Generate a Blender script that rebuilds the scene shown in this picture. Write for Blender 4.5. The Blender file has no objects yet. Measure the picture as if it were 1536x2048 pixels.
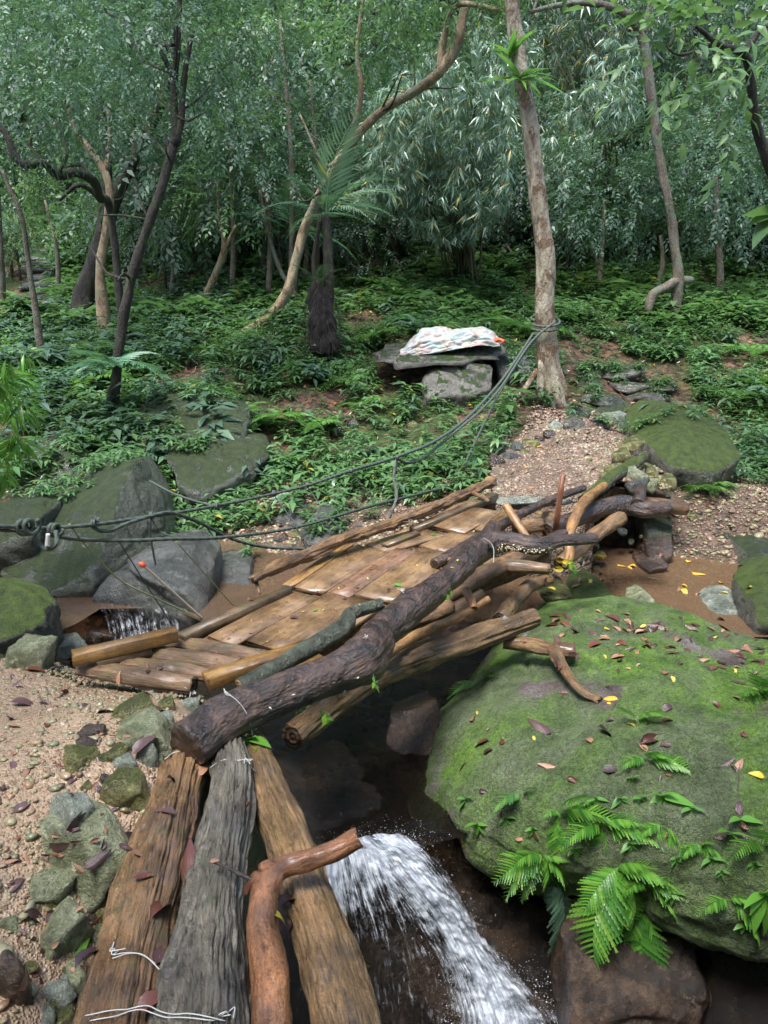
import bpy, bmesh, math, random
import numpy as np
from mathutils import Vector, Matrix

R = math.radians
rng = np.random.default_rng(11)
random.seed(7)
scene = bpy.context.scene
col = scene.collection

# ------------------------------------------------------------------ camera
PITCH = R(17.0); FPX = 1500.0; CAM = np.array([0.0, 0.0, 1.6])
cam_data = bpy.data.cameras.new("camera"); cam = bpy.data.objects.new("camera", cam_data)
col.objects.link(cam); cam.location = CAM
cam.rotation_euler = (math.pi / 2 - PITCH, 0, 0)
cam_data.sensor_fit = 'VERTICAL'; cam_data.sensor_height = 24.0
cam_data.lens = FPX / 2048 * 24.0
cam_data.clip_start = 0.05; cam_data.clip_end = 400
scene.camera = cam
scene.render.resolution_x = 768; scene.render.resolution_y = 1024

# ------------------------------------------------------------------ light
SUN_EL, SUN_AZ = R(68), R(215)
world = bpy.data.worlds.new("World"); scene.world = world; world.use_nodes = True
wn = world.node_tree
sky = wn.nodes.new('ShaderNodeTexSky'); sky.sky_type = 'NISHITA'; sky.sun_disc = False
sky.sun_elevation = SUN_EL; sky.sun_rotation = SUN_AZ
sky.air_density = 1.0; sky.dust_density = 2.0; sky.ozone_density = 0.6
bg = wn.nodes['Background']; bg.inputs[1].default_value = 0.085
wn.links.new(sky.outputs[0], bg.inputs[0])
sun_d = bpy.data.lights.new("sun", 'SUN'); sun_d.energy = 1.5; sun_d.angle = R(20); sun_d.color = (0.98, 0.99, 1.0)
sun = bpy.data.objects.new("sun", sun_d); col.objects.link(sun)
sdir = Vector((math.sin(SUN_AZ) * math.cos(SUN_EL), math.cos(SUN_AZ) * math.cos(SUN_EL), math.sin(SUN_EL)))
sun.rotation_euler = sdir.to_track_quat('Z', 'Y').to_euler(); sun.location = (0, -5, 30)
scene.view_settings.view_transform = 'Standard'; scene.view_settings.look = 'None'
scene.view_settings.exposure = 2.4; scene.view_settings.gamma = 1.0
scene.render.engine = 'CYCLES'
scene.cycles.use_denoising = True; scene.cycles.denoising_input_passes = 'RGB_ALBEDO_NORMAL'; scene.cycles.denoising_prefilter = 'ACCURATE'
scene.cycles.max_bounces = 6; scene.cycles.transparent_max_bounces = 12

# ------------------------------------------------------------------ pixel geometry (reference photo pixels, 1536 x 2048)
FWD = np.array([0, math.cos(PITCH), -math.sin(PITCH)]); UP = np.array([0, math.sin(PITCH), math.cos(PITCH)])
def ray(px, py):
    return FWD + np.array([1.0, 0, 0]) * (px - 768) / FPX + UP * (1024 - py) / FPX
def PY(px, py, Y):
    d = ray(px, py); return CAM + d * (Y / d[1])
def PZ(px, py, z):
    d = ray(px, py); return CAM + d * ((z - CAM[2]) / d[2])
def depth(p):
    return float(np.dot(np.asarray(p) - CAM, FWD))

# ------------------------------------------------------------------ noise
def _hash(ix, iy, iz, seed):
    h = (ix * 374761393 + iy * 668265263 + iz * 2147483647 + seed * 1274126177) & 0xffffffff
    h = ((h ^ (h >> 13)) * 1274126177) & 0xffffffff
    h = (h ^ (h >> 16)) & 0xffffffff
    return h / 4294967295.0 * 2 - 1
def vnoise(P, s=1.0, seed=0):
    P = np.asarray(P, float) * s + 1000.37
    I = np.floor(P).astype(np.int64); f = P - I; u = f * f * f * (f * (f * 6 - 15) + 10)
    out = 0
    for a in (0, 1):
        for b in (0, 1):
            for c in (0, 1):
                w = (u[:, 0] if a else 1 - u[:, 0]) * (u[:, 1] if b else 1 - u[:, 1]) * (u[:, 2] if c else 1 - u[:, 2])
                out = out + w * _hash(I[:, 0] + a, I[:, 1] + b, I[:, 2] + c, seed)
    return out
def fbm(P, s=1.0, o=4, seed=0, gain=0.5):
    t = 0; a = 1.0
    for k in range(o):
        t = t + a * vnoise(P, s, seed + k * 17); s *= 2.03; a *= gain
    return t

# ------------------------------------------------------------------ objects
def tag(o, label=None, cat=None, group=None, kind=None):
    if label: o['label'] = label
    if cat: o['category'] = cat
    if group: o['group'] = group
    if kind: o['kind'] = kind
    return o
def thing(name, loc, label, cat, group=None):
    o = bpy.data.objects.new(name, None); col.objects.link(o); o.empty_display_size = 0.1
    o.location = Vector([float(v) for v in loc])
    return tag(o, label, cat, group)
def obj(name, V, Fs, mats, parent=None, smooth=True, uv=None, mi=None, origin=None, base=True):
    """V (n,3) world coords; Fs list of int arrays (m,k); uv list of arrays (m,k,2)"""
    V = np.asarray(V, float)
    if not isinstance(Fs, (list, tuple)): Fs = [Fs]
    Fs = [np.asarray(f, np.int64) for f in Fs if len(f)]
    if parent is not None:
        o0 = np.array(parent.location) if parent.type == 'EMPTY' or parent.parent is None else np.array(parent.parent.location)
        if parent.parent is not None: o0 = np.array(parent.parent.location)
    elif origin is not None: o0 = np.array(origin, float)
    elif base: o0 = np.array([V[:, 0].mean(), V[:, 1].mean(), V[:, 2].min()])
    else: o0 = np.zeros(3)
    me = bpy.data.meshes.new(name)
    me.vertices.add(len(V)); me.vertices.foreach_set('co', (V - o0).astype(np.float32).ravel())
    nl = sum(f.size for f in Fs); nf = sum(len(f) for f in Fs)
    me.loops.add(nl); me.loops.foreach_set('vertex_index', np.concatenate([f.ravel() for f in Fs]).astype(np.int32))
    me.polygons.add(nf)
    cnt = np.concatenate([np.full(len(f), f.shape[1]) for f in Fs]); st = np.concatenate([[0], np.cumsum(cnt)[:-1]])
    me.polygons.foreach_set('loop_start', st.astype(np.int32))
    if smooth: me.polygons.foreach_set('use_smooth', np.ones(nf, bool))
    if not isinstance(mats, (list, tuple)): mats = [mats]
    for m in mats: me.materials.append(m)
    if mi is not None: me.polygons.foreach_set('material_index', np.asarray(mi, np.int32))
    if uv is not None:
        l = me.uv_layers.new(name='UVMap'); l.data.foreach_set('uv', np.concatenate([u.reshape(-1, 2) for u in uv]).astype(np.float32).ravel())
    me.update(calc_edges=True)
    o = bpy.data.objects.new(name, me); col.objects.link(o)
    if parent is not None: o.parent = parent
    else: o.location = Vector(o0)
    return o
def copy_tree(o, parent=None):
    c = o.copy(); col.objects.link(c); c.parent = parent
    for ch in list(o.children): copy_tree(ch, c)
    return c
class MB:
    """collects pieces into one mesh"""
    def __init__(s): s.V = []; s.F = {}; s.n = 0
    def add(s, V, F, m=0, uv=None):
        F = np.asarray(F, np.int64)
        s.V.append(np.asarray(V, float))
        s.F.setdefault((F.shape[1], m), []).append((F + s.n, uv if uv is not None else np.zeros(F.shape + (2,))))
        s.n += len(V)
        return s
    def build(s, name, mats, parent=None, **k):
        Fs = []; uvs = []; mi = []
        for (kk, m), lst in s.F.items():
            f = np.concatenate([a for a, _ in lst]); u = np.concatenate([b for _, b in lst])
            Fs.append(f); uvs.append(u); mi.append(np.full(len(f), m))
        return obj(name, np.concatenate(s.V), Fs, mats, parent, uv=uvs, mi=np.concatenate(mi), **k)

# ------------------------------------------------------------------ curves, tubes, logs
def catmull(P, step):
    P = np.asarray(P, float)
    if len(P) == 2:
        n = max(2, int(np.linalg.norm(P[1, :3] - P[0, :3]) / step) + 1)
        t = np.linspace(0, 1, n)[:, None]; return P[0] * (1 - t) + P[1] * t
    Q = np.vstack([2 * P[0] - P[1], P, 2 * P[-1] - P[-2]]); out = []
    for i in range(1, len(Q) - 2):
        n = max(1, int(np.linalg.norm(Q[i + 1, :3] - Q[i, :3]) / step))
        for k in range(n):
            t = k / n
            out.append(0.5 * ((2 * Q[i]) + (-Q[i - 1] + Q[i + 1]) * t + (2 * Q[i - 1] - 5 * Q[i] + 4 * Q[i + 1] - Q[i + 2]) * t * t
                              + (-Q[i - 1] + 3 * Q[i] - 3 * Q[i + 1] + Q[i + 2]) * t ** 3))
    out.append(P[-1]); return np.array(out)
def frames(C):
    T = np.gradient(C, axis=0); T /= np.linalg.norm(T, axis=1)[:, None] + 1e-9
    n = np.cross(T[0], [0, 0, 1.0]);
    if np.linalg.norm(n) < 0.1: n = np.cross(T[0], [1.0, 0, 0])
    n /= np.linalg.norm(n); N = [n]
    for i in range(1, len(C)):
        v = N[-1] - T[i] * np.dot(N[-1], T[i]); N.append(v / (np.linalg.norm(v) + 1e-9))
    N = np.array(N); return T, N, np.cross(T, N)
def tube(P, seg=16, step=0.03, rough=0.0, groove=0.0, gk=14, twist=0.0, seed=0, lump=0.0, cap=True, knots=(), endrough=0.0, flat=1.0):
    """P rows x,y,z,r. returns V, quads, uvq, tris, uvt"""
    S = catmull(np.asarray(P, float), step); C = S[:, :3]; r = np.maximum(S[:, 3], 0.0005)
    T, N, B = frames(C); n = len(C)
    L = np.concatenate([[0], np.cumsum(np.linalg.norm(np.diff(C, axis=0), axis=1))])
    a = np.arange(seg) / seg * 2 * math.pi
    A, LL = np.meshgrid(a, L); rr = np.repeat(r[:, None], seg, 1)
    Q = np.stack([np.cos(A + LL * twist) * 1.0, np.sin(A + LL * twist), LL / np.maximum(rr.mean(), .01) * 0.12], -1).reshape(-1, 3)
    if lump: rr = rr * (1 + lump * fbm(Q * [.8, .8, 2.5], 1.0, 3, seed).reshape(n, seg))
    if groove:
        g = vnoise(Q * [gk / 4, gk / 4, 1.4], 1.0, seed + 5).reshape(n, seg); g2 = vnoise(Q * [gk / 1.7, gk / 1.7, 3.], 1.0, seed + 9).reshape(n, seg)
        g3 = vnoise(Q * [gk / 1.1, gk / 1.1, 2.2], 1.0, seed + 13).reshape(n, seg); g4 = vnoise(Q * [gk / 2.6, gk / 2.6, .8], 1.0, seed + 15).reshape(n, seg)
        rr = rr * (1 - groove * (0.7 * np.maximum(0, g) ** 0.7 + 0.5 * np.abs(g2) + .35 * np.abs(g3) + .75 * np.exp(-(g4 / .07) ** 2)))
    if rough:
        rr = rr * (1 + rough * fbm(Q * [3, 3, 12], 1.0, 3, seed + 31).reshape(n, seg))
    for (kl, ka, ks, kh) in knots:      # position along (m), angle, size (m), height (m)
        da = np.abs((A - ka + math.pi) % (2 * math.pi) - math.pi) * rr
        d = np.sqrt(da ** 2 + (LL - kl) ** 2) / ks
        rr = rr + kh * (np.exp(-d ** 2 * 1.6) - 0.75 * np.exp(-(d * 2.6) ** 2))
    if endrough:
        e = fbm(np.stack([np.cos(a), np.sin(a), a * 0], -1), 1.1, 2, seed + 3)
    D = np.cos(A)[..., None] * N[:, None] * 1.0 + np.sin(A)[..., None] * B[:, None] * flat
    V = C[:, None] + D * rr[..., None]
    if endrough:
        V[0] -= T[0] * (e * endrough)[:, None]; V[-1] += T[-1] * (np.roll(e, 5) * endrough)[:, None]
    V = V.reshape(-1, 3)
    i, j = np.meshgrid(np.arange(n - 1), np.arange(seg), indexing='ij'); i = i.ravel(); j = j.ravel(); j2 = (j + 1) % seg
    F = np.stack([i * seg + j, i * seg + j2, (i + 1) * seg + j2, (i + 1) * seg + j], 1)
    rm = r.mean() * 2 * math.pi / seg
    U = np.stack([np.stack([j * rm, L[i]], -1), np.stack([(j + 1) * rm, L[i]], -1), np.stack([(j + 1) * rm, L[i + 1]], -1), np.stack([j * rm, L[i + 1]], -1)], 1)
    tris = []; ut = []
    if cap:
        for end, s in ((0, -1), (n - 1, 1)):
            ring = np.arange(seg) + end * seg; c0 = C[end]
            base = len(V)
            mid = V[ring] * .5 + c0 * .5 + T[end] * s * r[end] * -0.02
            V = np.vstack([V, mid, c0[None] + T[end] * s * r[end] * -0.05])
            for k in range(seg):
                k2 = (k + 1) % seg; o_ = [ring[k], ring[k2], base + k2, base + k]
                q = [[o_[0], o_[1], o_[2]], [o_[0], o_[2], o_[3]], [base + k, base + k2, base + seg]]
                for tr in q:
                    if s > 0: pass
                    else: tr = tr[::-1]
                    tris.append(tr)
                    uu = [((V[v] - c0) @ N[end], (V[v] - c0) @ B[end]) for v in tr]; ut.append(uu)
    return V, F, U, np.array(tris, np.int64).reshape(-1, 3), np.array(ut).reshape(-1, 3, 2)
def add_tube(mb, P, mat=0, capmat=None, **k):
    V, F, U, Tt, Ut = tube(P, **k)
    n0 = mb.n; mb.add(V, F, mat, U)
    if len(Tt):
        mb.F.setdefault((3, mat if capmat is None else capmat), []).append((Tt + n0, Ut))
    return mb
def log(name, P, mats, parent=None, **k):
    mb = MB(); add_tube(mb, P, 0, 1 if isinstance(mats, (list, tuple)) and len(mats) > 1 else 0, **k)
    return mb.build(name, mats, parent)
def pz(*pts):     # rows (px,py,z,r)
    return [list(PZ(a, b, z)) + [r] for a, b, z, r in pts]
def py(*pts):     # rows (px,py,Y,r)
    return [list(PY(a, b, y)) + [r] for a, b, y, r in pts]

def box_along(mb, A, B, w, h, mat=0, up=(0, 0, 1), seed=0, jag=0.0, seglen=0.12, warp=0.0):
    """board from A to B (centre of its top face), width w, thickness h, grain along"""
    A = np.array(A, float); B = np.array(B, float); T = B - A; L = np.linalg.norm(T); T /= L
    S = np.cross(T, up); S /= np.linalg.norm(S); Up = np.cross(S, T)
    n = max(2, int(L / seglen)); r_ = np.random.default_rng(seed + 100)
    b = min(w, h) * 0.09
    prof = np.array([[-w/2+b, 0], [0, 0], [w/2-b, 0], [w/2, -b], [w/2, -h+b], [w/2-b, -h], [-w/2+b, -h], [-w/2, -h+b], [-w/2, -b]])
    m = len(prof); V = []
    for i in range(n + 1):
        t = i / n; c = A + T * L * t + Up * warp * math.sin(math.pi * t)
        jit = r_.normal(0, 1, (m, 2)) * min(w, h) * 0.025
        e = 0
        for q, (a_, b_) in enumerate(prof):
            if i in (0, n): e = r_.normal(0, jag)
            V.append(c + S * (a_ + jit[q, 0]) + Up * (b_ + jit[q, 1]) + T * e)
    V = np.array(V); F = []; U = []
    per = np.concatenate([[0], np.cumsum(np.linalg.norm(np.roll(prof, -1, 0) - prof, axis=1))])
    for i in range(n):
        for q in range(m):
            q2 = (q + 1) % m
            F.append([i*m+q, i*m+q2, (i+1)*m+q2, (i+1)*m+q]); l0, l1 = i/n*L, (i+1)/n*L
            U.append([[per[q]+seed*.37, l0], [per[q+1]+seed*.37, l0], [per[q+1]+seed*.37, l1], [per[q]+seed*.37, l1]])
    n0 = mb.n; mb.add(V, F, mat, np.array(U))
    for end, rev in ((0, True), (n, False)):
        idx = [end*m+q for q in range(m)]
        c = V[idx].mean(0); mb.V.append(c[None]); ci = mb.n - n0; mb.n += 1
        tr = []; ut = []
        for q in range(m):
            t3 = [idx[q], idx[(q+1) % m], ci]
            if rev: t3 = t3[::-1]
            tr.append([n0 + v for v in t3]); ut.append([[0.01*v, 0.03*v] for v in range(3)])
        mb.F.setdefault((3, mat), []).append((np.array(tr), np.array(ut)))
    return mb

# ------------------------------------------------------------------ rocks
def ico(sub):
    bm = bmesh.new(); bmesh.ops.create_icosphere(bm, subdivisions=sub, radius=1)
    V = np.array([v.co[:] for v in bm.verts]); F = np.array([[v.index for v in f.verts] for f in bm.faces]); bm.free()
    V /= np.linalg.norm(V, axis=1)[:, None]; return V, F
ICO = {k: ico(k) for k in (1, 2, 3, 4, 5, 6)}
def hull_planes(pts):
    bm = bmesh.new()
    for p in pts: bm.verts.new(p)
    r_ = bmesh.ops.convex_hull(bm, input=bm.verts)
    bm.normal_update(); pl = []
    c = np.mean(pts, axis=0)
    for f in bm.faces:
        n = np.array(f.normal[:]); 
        if np.linalg.norm(n) < .5: continue
        d = np.dot(n, np.array(f.verts[0].co[:]) - c)
        if d < 0: n = -n; d = -d
        if d > 1e-4: pl.append((*n, d))
    bm.free(); return np.array(pl), c
def rock_from_planes(pl, c, sub=4, p=14, amp=0.04, freq=2.5, seed=0, fine=0.3, strata=0.0):
    D, F = ICO[sub]
    dots = np.maximum(D @ pl[:, :3].T, 1e-3); rr = pl[:, 3] / dots
    m = rr.min(1)
    r = m * (np.sum((m[:, None] / rr) ** p, 1)) ** (-1.0 / p)
    size = r.mean(); V = D * r[:, None]
    q = V / size
    disp = fbm(q, freq, 5, seed, 0.52) * amp * size + fine * amp * size * (np.abs(vnoise(q, freq * 6, seed + 3)) + .6 * fbm(q, freq * 13, 2, seed + 6))
    if strata: disp = disp + strata * size * np.tanh(4 * np.sin(q[:, 2] * 17 + 2 * vnoise(q, 2, seed + 8)))
    disp = disp - amp * size * 1.3 * np.exp(-(vnoise(q, 1.6, seed + 21) / .08) ** 2)
    V = V + D * disp[:, None] + c
    return V, F
def rock_random(c, sx, sy, sz, seed, sub=3, k=9, p=60, amp=0.045, rotz=None):
    r_ = np.random.default_rng(seed); n = r_.normal(size=(k, 3)); n /= np.linalg.norm(n, axis=1)[:, None]
    n = n
    n = np.vstack([n, [[r_.normal(0, .15), r_.normal(0, .15), 1], [0, 0, -1], [1, r_.normal(0, .4), .3], [-1, r_.normal(0, .4), .2], [r_.normal(0, .4), 1, 0], [r_.normal(0, .4), -1, .2]]]); n /= np.linalg.norm(n, axis=1)[:, None]
    d = r_.uniform(.62, 1.0, len(n))
    V, F = rock_from_planes(np.hstack([n, d[:, None]]), np.zeros(3), sub, p, amp, 2.2, seed)
    V = V / np.abs(V).max(0) * [sx, sy, sz]; a = r_.uniform(0, 6.28) if rotz is None else rotz
    ti = r_.uniform(-.2, .2)
    M = np.array(Matrix.Rotation(a, 3, 'Z') @ Matrix.Rotation(ti, 3, 'X'))
    if rotz is None: M = np.array(Matrix.Rotation(ti, 3, 'X')) if abs(sx - sy) > .25 * sx else M
    return V @ M.T + c, F

# ------------------------------------------------------------------ leaves and instancing
def leaf_t(l=1.0, w=0.4, fold=0.12, droop=0.15, n=3, tipp=0.62):
    """leaf along +Y, width along X, folded along midrib; returns V, quads"""
    t = np.linspace(0, 1, n + 1); V = []; 
    for i, s in enumerate(t):
        half = w / 2 * (math.sin(math.pi * s ** tipp)) ** 0.85 if 0 < s < 1 else 0.0
        if i == 0 : half = w * .03
        z = -droop * l * s * s
        V += [[-half, l * s, z + fold * half * 2], [0, l * s, z], [half, l * s, z + fold * half * 2]]
    F = []
    for i in range(n):
        a = 3 * i; F += [[a, a + 1, a + 4, a + 3], [a + 1, a + 2, a + 5, a + 4]]
    return np.array(V), np.array(F)
def leaf_s(l=1.0, w=0.4, fold=0.15, droop=0.1):
    V = np.array([[0, 0, 0], [w / 2, l * .42, fold * w], [0, l, -droop * l], [-w / 2, l * .42, fold * w]])
    return V, np.array([[0, 1, 2, 3]])
def dirs_to_mats(D, roll, up=None):
    """Y axis -> D, Z roughly up, rolled"""
    D = D / (np.linalg.norm(D, axis=1)[:, None] + 1e-9)
    u = np.tile([0, 0, 1.0], (len(D), 1)); b = np.abs(D[:, 2]) > .95; u[b] = [1, 0, 0]
    X = np.cross(D, u); X /= np.linalg.norm(X, axis=1)[:, None]; Z = np.cross(X, D)
    c = np.cos(roll)[:, None]; s = np.sin(roll)[:, None]
    X2 = X * c + Z * s; Z2 = -X * s + Z * c
    return np.stack([X2, D, Z2], 2)          # columns
def scatter(tv, tf, pos, M, scale):
    """instance template on pos with matrices"""
    n = len(pos); scale = np.asarray(scale).reshape(-1, 1, 1) if np.ndim(scale) else scale
    V = np.einsum('nij,kj->nki', M, tv) * scale + pos[:, None]
    F = tf[None] + (np.arange(n) * len(tv))[:, None, None]
    return V.reshape(-1, 3), F.reshape(-1, tf.shape[1])
def join(parts):
    V = []; F = []; n = 0
    for v, f in parts: V.append(v); F.append(f + n); n += len(v)
    return np.vstack(V), np.vstack(F)
def rvec(n, r_=rng):
    v = r_.normal(size=(n, 3)); return v / np.linalg.norm(v, axis=1)[:, None]

# ------------------------------------------------------------------ materials
class NT:
    def __init__(s, name):
        s.m = bpy.data.materials.new(name); s.m.use_nodes = True; s.t = s.m.node_tree; s.t.nodes.clear()
        s.out = s.t.nodes.new('ShaderNodeOutputMaterial')
    def n(s, typ, **k):
        x = s.t.nodes.new(typ)
        ins = k.pop('i', {})
        for a, b in k.items(): setattr(x, a, b)
        for a, b in ins.items(): s.put(x.inputs[a], b)
        return x
    def put(s, sock, v):
        if isinstance(v, bpy.types.NodeSocket): s.t.links.new(v, sock)
        elif isinstance(v, (tuple, list)) and len(v) == 3 and sock.type == 'RGBA': sock.default_value = (*v, 1)
        else: sock.default_value = v
    def co(s, kind='Object', scale=(1, 1, 1), rot=(0, 0, 0)):
        c = s.n('ShaderNodeTexCoord').outputs[kind] if kind != 'World' else s.n('ShaderNodeNewGeometry').outputs['Position']
        return s.n('ShaderNodeMapping', i={0: c, 3: scale, 2: rot}).outputs[0]
    def noise(s, vec, scale, detail=4, rough=0.55, dist=0.0, fac=True):
        x = s.n('ShaderNodeTexNoise', i={'Vector': vec, 'Scale': scale, 'Detail': detail, 'Roughness': rough, 'Distortion': dist})
        return x.outputs[0] if fac else x.outputs[1]
    def vor(s, vec, scale, feature='F1', out=0):
        return s.n('ShaderNodeTexVoronoi', feature=feature, i={'Vector': vec, 'Scale': scale}).outputs[out]
    def ramp(s, f, stops, interp='LINEAR'):
        r = s.n('ShaderNodeValToRGB', i={0: f}); e = r.color_ramp; e.interpolation = interp
        while len(e.elements) < len(stops): e.elements.new(0.5)
        for el, (p, c) in zip(e.elements, stops):
            el.position = p; el.color = (*c, 1) if isinstance(c, tuple) else (c, c, c, 1)
        return r.outputs[0]
    def mix(s, f, a, b, mode='MIX'):
        x = s.n('ShaderNodeMix', data_type='RGBA', blend_type=mode)
        s.put(x.inputs[0], f); s.put(x.inputs[6], a); s.put(x.inputs[7], b); return x.outputs[2]
    def math(s, op, a, b=0.0, clamp=False):
        return s.n('ShaderNodeMath', operation=op, use_clamp=clamp, i={0: a, 1: b}).outputs[0]
    def bump(s, h, strength=0.5, dist=0.01, normal=None):
        x = s.n('ShaderNodeBump', i={'Strength': strength, 'Distance': dist, 'Height': h})
        if normal is not None: s.put(x.inputs['Normal'], normal)
        return x.outputs[0]
    def island(s): return s.n('ShaderNodeNewGeometry').outputs['Random Per Island']
    def nz(s): return s.n('ShaderNodeSeparateXYZ', i={0: s.n('ShaderNodeNewGeometry').outputs['Normal']}).outputs[2]
    def pbr(s, color, rough=0.6, normal=None, spec=0.5, **k):
        p = s.n('ShaderNodeBsdfPrincipled', i={'Base Color': color, 'Roughness': rough, 'Specular IOR Level': spec})
        if normal is not None: s.put(p.inputs['Normal'], normal)
        for a, b in k.items(): s.put(p.inputs[a.replace('_', ' ')], b)
        return p.outputs[0]
    def done(s, sh):
        s.t.links.new(sh, s.out.inputs[0]); return s.m

def wood(name, stops, knots=True, moss=0.0, rough=(0.28, 0.6), grain=60, bump=0.6, dist=0.006, dark=0.35, mossc=(.07, .10, .02), stretch=.10):
    """stops: colours along a streak ramp; UV in metres, V along the grain"""
    t = NT(name)
    uv = t.co('UV', (1, stretch, 1)); uvn = t.co('UV')
    off = t.n('ShaderNodeVectorMath', operation='ADD', i={0: uv, 1: t.n('ShaderNodeObjectInfo').outputs['Location']}).outputs[0]
    big = t.noise(off, 16, 6, .65, .8); fine = t.noise(off, grain * 3.6, 6, .75, .4); vfine = t.noise(off, grain * 11, 4, .7)
    patch = t.noise(uvn, 5.0, 4, .6)
    f = t.math('ADD', t.math('MULTIPLY', big, .6), t.math('MULTIPLY', patch, .4))
    c = t.ramp(f, stops)
    crack = t.ramp(fine, [(.33, dark * .7), (.46, 1.0), (.66, 1.15)])
    c = t.mix(1.0, c, crack, 'MULTIPLY')
    c = t.mix(.6, c, t.ramp(vfine, [(.3, .4), (.7, 1.4)]), 'MULTIPLY')
    c = t.mix(.6, c, t.ramp(patch, [(.35, .45), (.6, 1.15)]), 'MULTIPLY')
    spk = t.noise(uvn, 170, 4, .75); c = t.mix(.7, c, t.ramp(spk, [(.32, .35), (.5, 1.0), (.68, 1.4)]), 'MULTIPLY')
    c = t.mix(.8, c, t.ramp(t.noise(t.co('UV', (1, .35, 1)), 34, 5, .75), [(.34, .3), (.46, 1.0)]), 'MULTIPLY')
    wet = t.noise(uvn, 7, 3)
    rg = t.math('ADD', t.math('MULTIPLY', t.ramp(wet, [(.38, 0.0), (.62, 1.0)]), rough[1] - rough[0]), rough[0])
    if moss:
        mk = t.math('MULTIPLY', t.ramp(t.noise(uvn, 9, 5, .7), [(.62 - .25 * moss, 0.0), (.72 - .2 * moss, 1.0)]), min(1, .35 + moss))
        c = t.mix(mk, c, mossc)
    h = t.math('ADD', fine, t.math('ADD', t.math('MULTIPLY', vfine, .35), t.math('MULTIPLY', spk, .5)))
    h = t.math('ADD', h, t.math('MULTIPLY', big, 1.2))
    return t.done(t.pbr(c, rg, t.bump(h, bump, dist), 0.6, Coat_Weight=t.ramp(wet, [(.45, .0), (.6, .55)]), Coat_Roughness=.16, Coat_Normal=t.bump(big, .5, .01)))
def endgrain(name, a, b, scale=1.0):
    t = NT(name); v = t.co('UV')
    d = t.n('ShaderNodeVectorMath', operation='LENGTH', i={0: v}).outputs['Value']
    d = t.math('ADD', d, t.math('MULTIPLY', t.noise(v, 22, 3), .012))
    ring = t.math('SINE', t.math('MULTIPLY', d, 520 * scale))
    c = t.mix(t.ramp(ring, [(.2, 0.0), (.9, 1.0)]), a, b)
    c = t.mix(1, c, t.ramp(t.noise(v, 40, 5, .7), [(.3, .35), (.62, 1.0)]), 'MULTIPLY')
    return t.done(t.pbr(c, .45, t.bump(t.math('ADD', ring, t.math('MULTIPLY', t.noise(v, 60, 4), 3)), .6, .004)))

M = {}
M['deck'] = wood('deck_plank', [(.30, (.085, .048, .022)), (.45, (.175, .102, .048)), (.58, (.25, .155, .075)), (.75, (.29, .20, .11))], grain=42, bump=.35, dist=.004, rough=(.16, .5), stretch=.05, dark=.5)
M['deck_red'] = wood('deck_plank_reddish', [(.30, (.13, .05, .03)), (.45, (.19, .105, .06)), (.6, (.28, .15, .085)), (.75, (.42, .25, .13))], grain=42, bump=.35, dist=.004, rough=(.22, .6), stretch=.05, dark=.55)
M['plank_dark'] = wood('plank_dark', [(.3, (.05, .032, .02)), (.5, (.13, .085, .045)), (.7, (.23, .155, .08))], grain=40, bump=.5, moss=.25)
M['beam'] = wood('beam_ochre', [(.3, (.09, .045, .012)), (.48, (.22, .115, .035)), (.7, (.34, .20, .06))], grain=36, bump=.5, moss=.18, mossc=(.12, .11, .02), dark=.4)
M['halflog'] = wood('half_log', [(.28, (.07, .045, .022)), (.45, (.17, .105, .05)), (.58, (.25, .145, .08)), (.75, (.25, .19, .09))], grain=40, bump=.9, dist=.009, moss=.3, mossc=(.13, .14, .03), dark=.28)
M['log_brown'] = wood('log_brown', [(.28, (.055, .03, .014)), (.42, (.17, .09, .04)), (.55, (.30, .17, .075)), (.72, (.34, .22, .12))], grain=30, bump=1.0, dist=.012, moss=.3, mossc=(.10, .10, .03), dark=.22, rough=(.22, .55))
M['log_grey'] = wood('log_grey', [(.28, (.035, .03, .024)), (.42, (.12, .10, .075)), (.55, (.21, .185, .14)), (.70, (.30, .24, .17))], grain=34, bump=1.0, dist=.012, moss=.25, mossc=(.12, .14, .08), dark=.2, rough=(.22, .5))
M['log_wetbrown'] = wood('log_wet', [(.28, (.045, .028, .012)), (.42, (.16, .095, .04)), (.58, (.30, .18, .08)), (.72, (.38, .21, .11))], grain=26, bump=1.0, dist=.012, moss=.1, dark=.2, rough=(.2, .5))
M['log_orange'] = wood('log_orange', [(.25, (.04, .016, .008)), (.40, (.17, .07, .03)), (.55, (.33, .14, .055)), (.75, (.40, .20, .09))], grain=18, bump=.8, dist=.008, rough=(.12, .4), dark=.5, stretch=.35)
M['branch_peel'] = wood('branch_peeled', [(.25, (.06, .03, .012)), (.42, (.23, .11, .035)), (.6, (.40, .22, .08)), (.8, (.46, .30, .14))], grain=22, bump=.6, dark=.45, stretch=.3)
M['rotten'] = wood('rotten_bark', [(.28, (.06, .03, .015)), (.42, (.22, .11, .045)), (.6, (.42, .25, .11)), (.75, (.42, .30, .17))], grain=30, bump=1.0, dist=.02, moss=.3, mossc=(.13, .15, .03), dark=.2)
M['end_dark'] = endgrain('end_grain_dark', (.035, .02, .012), (.10, .06, .03), .5)
M['end_pale'] = endgrain('end_grain_pale', (.20, .11, .05), (.42, .27, .14))
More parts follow.
